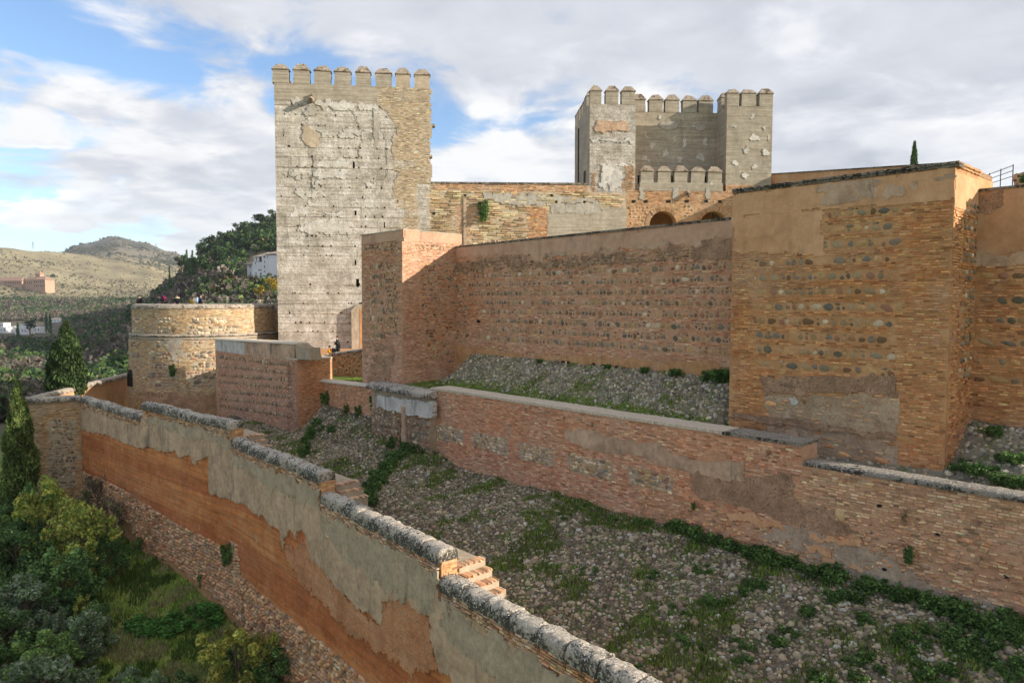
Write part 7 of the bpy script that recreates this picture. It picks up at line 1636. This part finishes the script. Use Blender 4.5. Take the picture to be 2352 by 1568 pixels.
for i, (x, yb, yt, w_, d) in enumerate(((20, 680, 650, 34, 1080), (60, 690, 655, 26, 1080), (100, 690, 655, 30, 1080), (122, 660, 628, 16, 1200), (45, 630, 606, 16, 1300), (28, 630, 607, 14, 1300), (70, 780, 732, 34, 560), (110, 690, 640, 22, 1150), (5, 650, 620, 24, 1250), (140, 680, 650, 22, 1150))): pine(x, yb, yt, w_, d, ('dark tree below the left wing of the abbey', 'dark tree in front of the middle of the abbey', 'dark tree below the right wing of the abbey', 'dark tree right of the abbey', 'small tree on the dry slope above the abbey', 'second small tree on the dry slope above the abbey', 'broad dark tree above the white village', 'tree beside the right corner of the abbey', 'trees behind the left end of the abbey', 'tree further right of the abbey')[i], .7, 'dark_tree')
for i, (x, yb, yt, w_, d) in enumerate(((42, 790, 742, 9, 430), (107, 765, 720, 8, 470), (116, 765, 722, 8, 470), (80, 700, 672, 5, 900), (150, 700, 676, 5, 1000), (235, 695, 678, 4, 1000), (165, 700, 680, 4, 1000), (200, 700, 682, 4, 1000))): cypress(x, yb, yt, d, w_, ('cypress standing before the white village', 'cypress right of the white village', 'taller cypress right of the white village, next to the other', 'cypress below the abbey', 'small cypress in the valley right of the abbey', 'far cypress at the foot of the dry hill', 'far cypress in the valley, left one', 'far cypress in the valley, middle one')[i], DG, 350, 500 + i, size=.5)
# scrub on the dry hills
n = 16000; x, rr_ = r.uniform(-60, 460, n), r.uniform(1100, 2750, n); a = np.arctan((x - CX) / F); X, Y = np.sin(a) * rr_, np.cos(a) * rr_; dn = fbm(np.stack([X / 140, Y / 140, X * 0], -1), 31, 4); k = r.random(n) < np.interp(dn, [.38, .5, .62], [.05, .3, 1.0]) * np.where(rr_ > 2100, 1.0, .75); X, Y, rr_ = X[k], Y[k], rr_[k]; Z = terrain_z(X, Y); s = r.uniform(.7, 2.4, len(X)) * np.where(rr_ > 2050, 2.2, 1.0)
OT = np.array([(1, 0, 0), (0, 1, 0), (-1, 0, 0), (0, -1, 0), (0, 0, .9), (0, 0, -.4)]); OF = [np.array([[0, 1, 4], [1, 2, 4], [2, 3, 4], [3, 0, 4]])]
cl = np.array([(.06, .065, .035), (.085, .085, .04), (.10, .09, .045), (.04, .05, .028)])[r.integers(0, 4, len(X))]
mb = MB(); J = 1 + r.normal(0, .25, (len(X), 6, 1)); mb.inst(OT, OF, np.stack([X, Y, Z], 1)[:, None] + OT[None] * J * s[:, None, None], cl); o = mb.build('scrub', M['leaf'], kind='stuff'); o['label'] = 'dark scrub dotted over the dry hills'; o['category'] = 'scrub'

# ================================================================== far buildings and pylons
def windows(t, f, lst, o=.0, name='window'):
    for s0, s1, z0, z1 in lst:
        mb = MB(); mb.prism(f, rect(s0, s1, z0, z1), o - .3, o + .06); fr = mb.build(name, M['window'], t)
def hip(mb, f, s0, s1, z, h, o0, o1, ov=.5, k=.35):
    oc = (o0 + o1) / 2; w_ = min(s1 - s0, o0 - o1) / 2 * .9
    P = [f.P(s0 - ov, z, o0 + ov), f.P(s1 + ov, z, o0 + ov), f.P(s1 + ov, z, o1 - ov), f.P(s0 - ov, z, o1 - ov), f.P(s0 + w_, z + h, oc), f.P(s1 - w_, z + h, oc)]
    mb.add(P, [np.array([[0, 1, 5, 4], [2, 3, 4, 5], [3, 2, 1, 0]]), np.array([[1, 2, 5], [3, 0, 4]])])
def palace():
    dd = float(hit_ground(600, 645, 200)[1]); f = Face(X2(at(566, 620, dd + 4)), X2(at(668, 620, dd - 4))); p = lambda x, y: f.px((860 + x / 4.125) / 1.5855, (750 + y / 4.126) / 1.5855); z0 = p(300, 1130)[1]
    t = thing('white_palace', 'white hillside palace with arcades and brown tiled roofs left of the keep', 'building', (*f.P0, z0))
    for nm, x0, x1, yt, o, dp in (('low_wing', 165, 300, 880, 0, 9), ('middle_wing', 292, 365, 868, 2, 9), ('pavilion', 362, 545, 850, 4, 9), ('right_wing', 540, 780, 755, 5.5, 10)):
        mb = MB(); s0, s1 = p(x0, 900)[0], p(x1, 900)[0]; mb.prism(f, rect(s0, s1, z0, p(x0, yt)[1]), o - dp, o); mb.build('wall', M['white_wall'], t)
    mb = MB(); hip(mb, f, p(165, 0)[0], p(362, 0)[0], p(165, 878)[1], 2.2, 2, -9, .4); mb.build('roof', M['roof_grey'], t)
    s0, s1, z1, z2 = p(362, 0)[0], p(545, 0)[0], p(0, 850)[1], p(0, 785)[1]
    mb = MB(); mb.prism(f, rect(s0 + .6, s1 - .3, z1, z2), -5, 3.2); mb.build('loggia', M['dark'], t)
    for x in (362, 408, 487, 533):
        mb = MB(); s = p(x, 0)[0]; mb.prism(f, rect(s, s + .95, z1, z2), 3.0, 4.02); mb.build('loggia_pier', M['white_wall'], t)
    mb = MB(); hip(mb, f, s0, s1, z2, 2.0, 4, -5, .5); mb.build('roof', M['roof_grey'], t)
    mb = MB(); hip(mb, f, p(540, 0)[0], p(780, 0)[0], p(0, 755)[1], 1.6, 5.5, -4.5, .4); mb.build('roof', M['roof_grey'], t)
    W = lambda x0, x1, y0, y1: (p(x0, 0)[0], p(x1, 0)[0], p(0, y1)[1], p(0, y0)[1])
    windows(t, f, [W(222, 234, 890, 932), W(243, 256, 890, 932), W(264, 277, 890, 932), W(188, 198, 900, 932), W(192, 204, 1005, 1040), W(244, 253, 1005, 1035)], .0)
    windows(t, f, [W(300, 305, 870, 895), W(308, 313, 870, 895)], 2); windows(t, f, [W(384, 392, 865, 890), W(386, 396, 1010, 1060), W(428, 437, 970, 988), W(444, 453, 970, 988), W(462, 471, 970, 988), W(480, 489, 970, 988), W(500, 507, 970, 985), W(457, 472, 1015, 1050)], 4)
    windows(t, f, [W(553, 561, 780, 810), W(567, 576, 780, 810), W(560, 570, 850, 880), W(558, 568, 915, 950), W(558, 570, 990, 1010), W(603, 612, 780, 806)], 5.5)
palace()
def abbey():
    dd = float(hit_ground(50, 660, 700)[1]); f = Face(X2(at(-30, 650, dd)), X2(at(107, 652, dd - 30))); p = lambda x, y: f.px(x * .3218, 441.5 + y * .3218); z0 = p(200, 730)[1]
    t = thing('abbey', 'long terracotta abbey with a square lantern tower on the far left slope', 'building', (*f.P0, z0))
    for nm, x0, x1, yt, o, dp in (('wall', -60, 130, 632, 0, 16), ('wall', 128, 225, 625, -4, 12), ('wall', 222, 310, 625, 3, 16)):
        mb = MB(); mb.prism(f, rect(p(x0, 0)[0], p(x1, 0)[0], z0, p(100, yt)[1]), o - dp, o); mb.build('wall', M['terracotta'], t)
    for x0, x1, yt, h, o, dp in ((-60, 130, 632, 6, 0, 16), (128, 225, 625, 4, -4, 12), (222, 310, 625, 5, 3, 16)):
        mb = MB(); hip(mb, f, p(x0, 0)[0], p(x1, 0)[0], p(100, yt)[1], h, o, o - dp, 1.2); mb.build('roof', M['roof_tile'], t)
    s0, s1 = p(198, 0)[0], p(232, 0)[0]; mb = MB(); mb.prism(f, rect(s0, s1, p(0, 640)[1], p(0, 585)[1]), -14, -7); tw = mb.build('tower', M['terracotta'], t)
    mb = MB(); hip(mb, f, s0, s1, p(0, 585)[1], 4.5, -7, -14, .9); mb.build('tower_roof', M['roof_tile'], tw)
    W = lambda x, y, w_=5, h=14: (p(x - w_ / 2, 0)[0], p(x + w_ / 2, 0)[0], p(0, y + h)[1], p(0, y)[1])
    windows(t, f, [W(x, 640) for x in range(8, 130, 13)] + [W(x, 668, 5, 12) for x in range(8, 60, 13)], 0); windows(t, f, [W(x, 640) for x in (140, 154, 168, 182, 196, 210)], -4)
    windows(t, f, [W(x, 636) for x in (236, 250, 264, 278, 292, 304)] + [W(x, 662) for x in (236, 250, 264, 278, 292, 304)], 3); windows(t, f, [W(210, 596, 6, 14), W(222, 596, 6, 14)], -8)
abbey()
def house(x0, x1, yt, yb, depth, label, roof=False, name='white_house'):
    depth = float(hit_ground((x0 + x1) / 2, yb, 150)[1])
    f = Face(X2(at(x0, yb, depth)), X2(at(x1, yb, depth - 3))); z0 = f.px(x0, yb + 14)[1]; zt = f.px(x0, yt)[1]; dp = max(6, f.L * .6)
    t = thing(name, label, 'house', (*f.P0, z0), 'white houses of the valley village'); mb = MB(); mb.prism(f, rect(0, f.L, z0, zt), -dp, 0); mb.build('wall', M['white_wall'], t)
    mb = MB()
    if roof: hip(mb, f, 0, f.L, zt, 1.3, 0, -dp, .4)
    else: mb.prism(f, rect(-.2, f.L + .2, zt, zt + .25), -dp - .2, .2)
    mb.build('roof', M['roof_grey'] if roof else M['white_wall'], t)
    n = max(2, int(f.L / 3)); hz = zt - f.px(x0, yb)[1]; windows(t, f, [((i + .35) * f.L / n, (i + .6) * f.L / n, zt - hz * .62, zt - hz * .28) for i in range(n)])
for a in ((0, 14, 752, 765, 420, 'white house at the left edge of the village, low and wide'), (18, 34, 750, 764, 425, 'white house second from the left in the village'), (34, 62, 752, 768, 415, 'long white house with small windows in the middle of the village'), (46, 64, 745, 760, 440, 'tall white house behind the long one in the village'), (64, 92, 751, 764, 430, 'wide white house at the right end of the village'), (22, 36, 786, 796, 380, 'cream house on the slope below the village', True), (36, 54, 788, 797, 380, 'second cream house on the slope below the village', True), (116, 137, 732, 742, 520, 'pale house with a greenish roof to the right of the cypresses', True), (0, 8, 742, 752, 440, 'white house highest at the left edge')): house(*a)
mb = MB(); f = Face(X2(at(587, 700, 205)), X2(at(597, 700, 205))); mb.prism(f, rect(0, f.L, f.px(590, 712)[1], f.px(590, 688)[1]), -2, 0); tag(mb.build('garden_tower', M['mortar_pale']), 'small square brick tower beside the yellow trees', 'tower')
def pylon(x, yb, yt, depth, label):
    P = at(x, yb, depth); h = at(x, yt, depth)[2] - P[2]; t = thing('pylon', label, 'pylon', P, 'electricity pylons on the dry hills'); b = h * .13
    for sx, sy in ((-1, -1), (1, -1), (1, 1), (-1, 1)): mb = MB(); mb.tube([P + np.array([sx * b, sy * b, -2]), P + np.array([sx * b * .2, sy * b * .2, h])], .16, 4); mb.build('leg', M['iron'], t)
    for k in (.62, .76, .9): mb = MB(); mb.tube([P + np.array([-h * .17, 0, h * k]), P + np.array([h * .17, 0, h * k])], .16, 4); mb.build('cross_arm', M['iron'], t)
    mb = MB()
    for k in range(7):
        z0, z1 = h * k / 7, h * (k + 1) / 7; w0, w1 = b * (1 - .8 * k / 7), b * (1 - .8 * (k + 1) / 7)
        for s in (-1, 1): mb.tube([P + np.array([-s * w0, -w0, z0]), P + np.array([s * w1, -w1, z1])], .09, 3)
    mb.build('bracing', M['iron'], t)
pylon(76, 571, 555, 1700, 'pylon on the crest of the dry hill at the left'); pylon(251, 606, 577, 1650, 'pylon in front of the dark mountain on the dry hill'); pylon(358, 572, 560, 2500, 'small pylon on the right flank of the mountain'); pylon(263, 545, 541, 2600, 'mast group on the mountain top')

# ================================================================== railing and pillar behind the end wall
def railing():
    P0, P1 = at(2272, 425, 34), at(2326, 412, 31); t = thing('railing', 'thin metal walkway railing above the end wall', 'railing', P0); 
    A, B = np.array(P0), np.array(P1); B[2] = A[2] - .15
    A2 = A + np.array([.2, 2.2, 0])
    for k, (a, b) in enumerate(((A, B), (A2, B + np.array([.2, 2.2, 0])), (A, A2))):
        for h in (.05, .28, .5): mb = MB(); mb.tube([a + np.array([0, 0, h]), b + np.array([0, 0, h])], .016, 5); mb.build('rail', M['iron'], t)
        for u_ in (0, .5, 1): mb = MB(); q = a + (b - a) * u_; mb.tube([q + np.array([0, 0, -.5]), q + np.array([0, 0, .55])], .02, 5); mb.build('post', M['iron'], t)
railing()
f = Face(X2(at(2328, 410, 30)), X2(at(2372, 410, 29))); t = thing('stone_pillar', 'rough stone stub with greenery above the end wall at the right edge', 'pillar', f.P(0, 4, 0))
mb = MB(); patch(mb, f, rect(0, f.L, 3.5, f.px(2340, 396)[1]), .02, .08, .06, .03, 601, back=1.0); mb.build('core', M['plaster_grey'], t); emit_stones(t, f, *lay_stones(f, rect(0, f.L, 3.6, f.px(2340, 398)[1]), .25, .2, depth=.09), 'stone_warm', 30)
th = thing('bush', 'dark bush hanging over the stone stub at the right edge', 'shrub', at(2350, 410, 28.6))
for k in range(3): child('ivy', iv[k], th, (.1 * k, 0, -.1 * k), (.25, .25, .25), k)

# ================================================================== people
def skin_body(name, pts, edges, rad, mat, parent, sub=1):
    me = bpy.data.meshes.new(name); me.from_pydata([tuple(p) for p in pts], edges, []); me.update(); o = bpy.data.objects.new(name, me); COL.objects.link(o); o.parent = parent
    sk = o.modifiers.new('skin', 'SKIN'); sk.use_smooth_shade = True
    for v, r_ in zip(me.skin_vertices[0].data, rad): v.radius = (r_, r_); v.use_root = False
    me.skin_vertices[0].data[0].use_root = True
    s = o.modifiers.new('sub', 'SUBSURF'); s.levels = s.render_levels = sub; me.materials.append(mat); return o
def person(P, yaw, label, coat, trousers, hair, pose='stand', lean=0.0, hood=None, hands=None, long_coat=False, height=1.7):
    t = thing('person', label, 'person', P); t.rotation_euler = (0, 0, yaw); k = height / 1.7; hz = .92 if pose != 'sit' else .45; ln = lean
    def S(x, y, z): return np.array([x, y + ln * max(0, z - hz), z - (.12 * ln * max(0, z - hz))]) * k
    up = hz
    sp = {'pelvis': (0, 0, up), 'waist': (0, 0, up + .16), 'chest': (0, 0, up + .38), 'neck': (0, 0, up + .54), 'head': (0, .02, up + .64), 'crown': (0, .01, up + .76)}
    arms = hands or [((-.20, 0, up + .46), (-.27, .02, up + .20), (-.22, .16, up + .04)), ((.20, 0, up + .46), (.27, .02, up + .20), (.22, .16, up + .04))]
    if pose == 'sit': legs = [((-.09, .05, up), (-.10, .42, up + .03), (-.10, .45, .06), (-.10, .58, .04)), ((.09, .05, up), (.10, .42, up + .03), (.10, .45, .06), (.10, .58, .04))]
    else: legs = [((-.09, 0, up - .05), (-.10, .02, .48), (-.10, 0, .08), (-.11, .14, .04)), ((.09, 0, up - .05), (.10, .03, .48), (.10, .01, .08), (.11, .15, .04))]
    pts = [S(*sp[q]) for q in ('pelvis', 'waist', 'chest', 'neck', 'head', 'crown')]; ed = [(0, 1), (1, 2), (2, 3), (3, 4), (4, 5)]; rd = [.13, .115, .14, .055, .092, .075]
    for a in arms: n = len(pts); pts += [S(*q) for q in a]; e = np.array(a[2]) - np.array(a[1]); pts.append(S(*(np.array(a[2]) + e / np.linalg.norm(e) * .10))); ed += [(2, n), (n, n + 1), (n + 1, n + 2), (n + 2, n + 3)]; rd += [.05, .042, .03, .032]
    for a in legs: n = len(pts); pts += [S(*q) for q in a]; ed += [(0, n), (n, n + 1), (n + 1, n + 2), (n + 2, n + 3)]; rd += [.085, .058, .042, .04]
    skin_body('body', pts, ed, [q * k for q in rd], dyed('skin', (.50, .31, .23)), t)
    cp = [S(*sp[q]) for q in ('pelvis', 'waist', 'chest')] + [S(0, 0, up + .50)]; ce = [(0, 1), (1, 2), (2, 3)]; cr = [.165, .15, .175, .10]
    for a in arms: n = len(cp); cp += [S(*q) for q in a]; ce += [(2, n), (n, n + 1), (n + 1, n + 2)]; cr += [.075, .062, .05]
    if long_coat: n = len(cp); cp += [S(0, .01, up - .2), S(0, .02, up - .45)]; ce += [(0, n), (n, n + 1)]; cr += [.18, .19]
    skin_body('coat', cp, ce, [q * k for q in cr], coat, t)
    lp, le, lr_ = [S(0, 0, up - .02)], [], [.15]
    for a in legs: n = len(lp); lp += [S(*q) for q in a[:3]]; le += [(0, n), (n, n + 1), (n + 1, n + 2)]; lr_ += [.10, .072, .06]
    skin_body('trousers', lp, le, [q * k for q in lr_], trousers, t)
    hp = [S(0, -.035, up + .60), S(0, -.02, up + .72), S(0, .02, up + .80)]; skin_body('hair', hp, [(0, 1), (1, 2)], [.075 * k, .095 * k, .07 * k], hair, t)
    for s_ in (-1, 1):
        mb = MB(); q = S(s_ * .035, .105, up + .69); mb.tube([q, q + np.array([0, .012, 0])], .014, 6); o = mb.build('eye', dyed('eye', (.02, .015, .012))); o.parent = t
    mb = MB(); q = S(0, .10, up + .655); mb.tube([q + np.array([0, 0, .03]), q + np.array([0, .03, -.01])], [.012, .018], 5); o = mb.build('nose', M['skin']); o.parent = t
    if hood: mb = MB(); th_ = np.linspace(0, 2 * math.pi, 15); c = S(0, -.06, up + .53); mb.tube(np.stack([c[0] + np.cos(th_) * .15, c[1] + np.sin(th_) * .11, c[2] + th_ * 0], 1), .055, 7); o = mb.build('hood_trim', hood, smooth=True); o.parent = t
    return t
def backpack(P, yaw, mat, label, lean=0.0):
    t = thing('backpack', label, 'backpack', P); t.rotation_euler = (lean, 0, yaw)
    mb = MB(); ang = np.linspace(0, 2 * math.pi, 13)[:-1]
    zs, ws, ds = [-.24, -.20, 0, .16, .23], [.10, .15, .165, .14, .06], [.06, .09, .10, .08, .03]
    for a, b in ((0, 1),): pass
    Vv = np.array([[(np.sign(math.cos(q)) * abs(math.cos(q)) ** .6 * w_, np.sign(math.sin(q)) * abs(math.sin(q)) ** .6 * d_, z) for q in ang] for z, w_, d_ in zip(zs, ws, ds)])
    i = np.arange(4)[:, None] * 12; kk = np.arange(12); mb.add(Vv.reshape(-1, 3), [np.stack(np.broadcast_arrays(i + kk, i + (kk + 1) % 12, i + 12 + (kk + 1) % 12, i + 12 + kk), -1).reshape(-1, 4), kk[None, ::-1], (kk + 48)[None]])
    o = mb.build('bag', mat, smooth=True); o.parent = t
    mb = MB(); mb.box(-.10, .10, -.135, -.085, -.17, .02); o = mb.build('pocket', mat); o.parent = t
    for s_ in (-.08, .08): mb = MB(); mb.tube([(s_, .09, .18), (s_, .13, .1), (s_, .10, -.15)], .018, 5); o = mb.build('strap', mat); o.parent = t
black, navy, dk = dyed('black_cloth', (.018, .018, .02)), dyed('navy_cloth', (.02, .024, .04)), dyed('dark_hair', (.025, .018, .014))
brown = dyed('brown_hair', (.09, .05, .03)); red = dyed('crimson_cloth', (.16, .015, .06)); blue = dyed('pale_blue_cloth', (.36, .50, .70)); orange = dyed('orange_cloth', (.75, .33, .03)); fur = dyed('tan_fur', (.42, .33, .20)); white = dyed('white_cloth', (.7, .68, .64)); cream = dyed('cream_fur', (.70, .62, .42)); olive = dyed('dark_green_cloth', (.03, .038, .034))
fz = bz_top - .50
def on_bastion(x, back):
    d = ray(x, 700); P = BC - unit(BC) * 0; u_ = d / np.linalg.norm(d[:2]); # walk in behind the near parapet
    b = 2 * (-(u_[:2] @ BC)); c = BC @ BC - (6.45 - .75 - back) ** 2; tt = (-b - math.sqrt(max(b * b - 4 * c, 0))) / 2; q = u_[:2] * tt; return np.array([q[0], q[1], fz])
A = on_bastion(321, .55); person(A, R(75), 'person in a black coat with a fur-trimmed hood, leftmost on the bastion', black, navy, dk, hood=fur); backpack(A + np.array([.30, -.05, 1.28]), R(75), black, 'black backpack worn by the leftmost person on the bastion')
A = on_bastion(377, .35); person(A, R(80), 'person leaning on the bastion parapet in dark clothes', black, navy, dk, lean=.75, hands=[((-.18, .0, 1.38), (-.26, .16, 1.12), (-.2, .34, 1.05)), ((.18, .0, 1.38), (.26, .16, 1.12), (.2, .34, 1.05))]); backpack(A + np.array([.05, -.02, 1.42]), R(80), red, 'crimson backpack on the leaning person', R(-30))
A = on_bastion(409, .5); person(A, R(185), 'person in a black padded jacket with a pale fur hood on the bastion', black, navy, dk, lean=.35, hood=cream); 
A = on_bastion(461, .5); person(A, R(-60), 'person with brown hair in a dark jacket, rightmost on the bastion', navy, black, brown); backpack(A + np.array([-.27, -.10, 1.24]), R(-60), blue, 'pale blue backpack of the rightmost person on the bastion')
# the two at the foot of the keep
def behind_terrace(x, o): q = line_px(f_ter.P0 - f_ter.n * o, f_ter.d, x, 800); return np.array([q[0], q[1], -4.45])
A = behind_terrace(777, 1.1); A[2] = at(777, 812, A[1])[2] - .35; person(A, R(115), 'person in a long dark coat standing at the foot of the keep, looking down', olive, black, dk, lean=.12, long_coat=True, height=1.75, hands=[((-.2, 0, 1.38), (-.25, .12, 1.15), (-.05, .28, 1.25)), ((.2, 0, 1.38), (.25, .10, 1.14), (.1, .26, 1.05))])
B = behind_terrace(757, .75); B[2] = at(757, 815, B[1])[2] - .45; person(B, R(-100), 'person in an orange coat and white mask sitting on the rubble wall', orange, white, dk, pose='sit', height=1.65, hands=[((-.18, 0, .9), (-.26, .1, .68), (-.06, .26, .82)), ((.18, 0, .9), (.26, .1, .68), (.06, .26, .82))])
mb = MB(); c = A + np.array([-.28, -.18, .62]); 
t = thing('shoulder_bag', 'black bag carried by the person in the long dark coat', 'bag', c); mb.box(-.17, .17, -.07, .07, -.22, .16); o = mb.build('bag', black); o.parent = t; mb = MB(); mb.tube([(-.13, 0, .15), (-.08, .02, .42), (.08, .02, .42), (.13, 0, .15)], .015, 5); o = mb.build('handle', black); o.parent = t

# ================================================================== air
def haze():
    zs = terrain_z(*np.meshgrid(np.linspace(-5200, 5200, 160), np.linspace(-5200, 5200, 160)))
    m = bpy.data.materials.new('haze'); m.use_nodes = True; t = NT(m.node_tree)
    v = t.n('ShaderNodeVolumePrincipled', {'Color': (.80, .86, .95, 1), 'Density': HAZE, 'Anisotropy': .2}); t.n('ShaderNodeOutputMaterial', {'Volume': v.outputs[0]})
    mb = MB(); mb.box(-5400, 5400, -5400, 5400, float(zs.min()) - 40, 330); o = mb.build('haze', m, kind='stuff'); o['label'] = 'thin blue haze over the valley'; o['category'] = 'haze'
HAZE = .00010
if HAZE: haze()
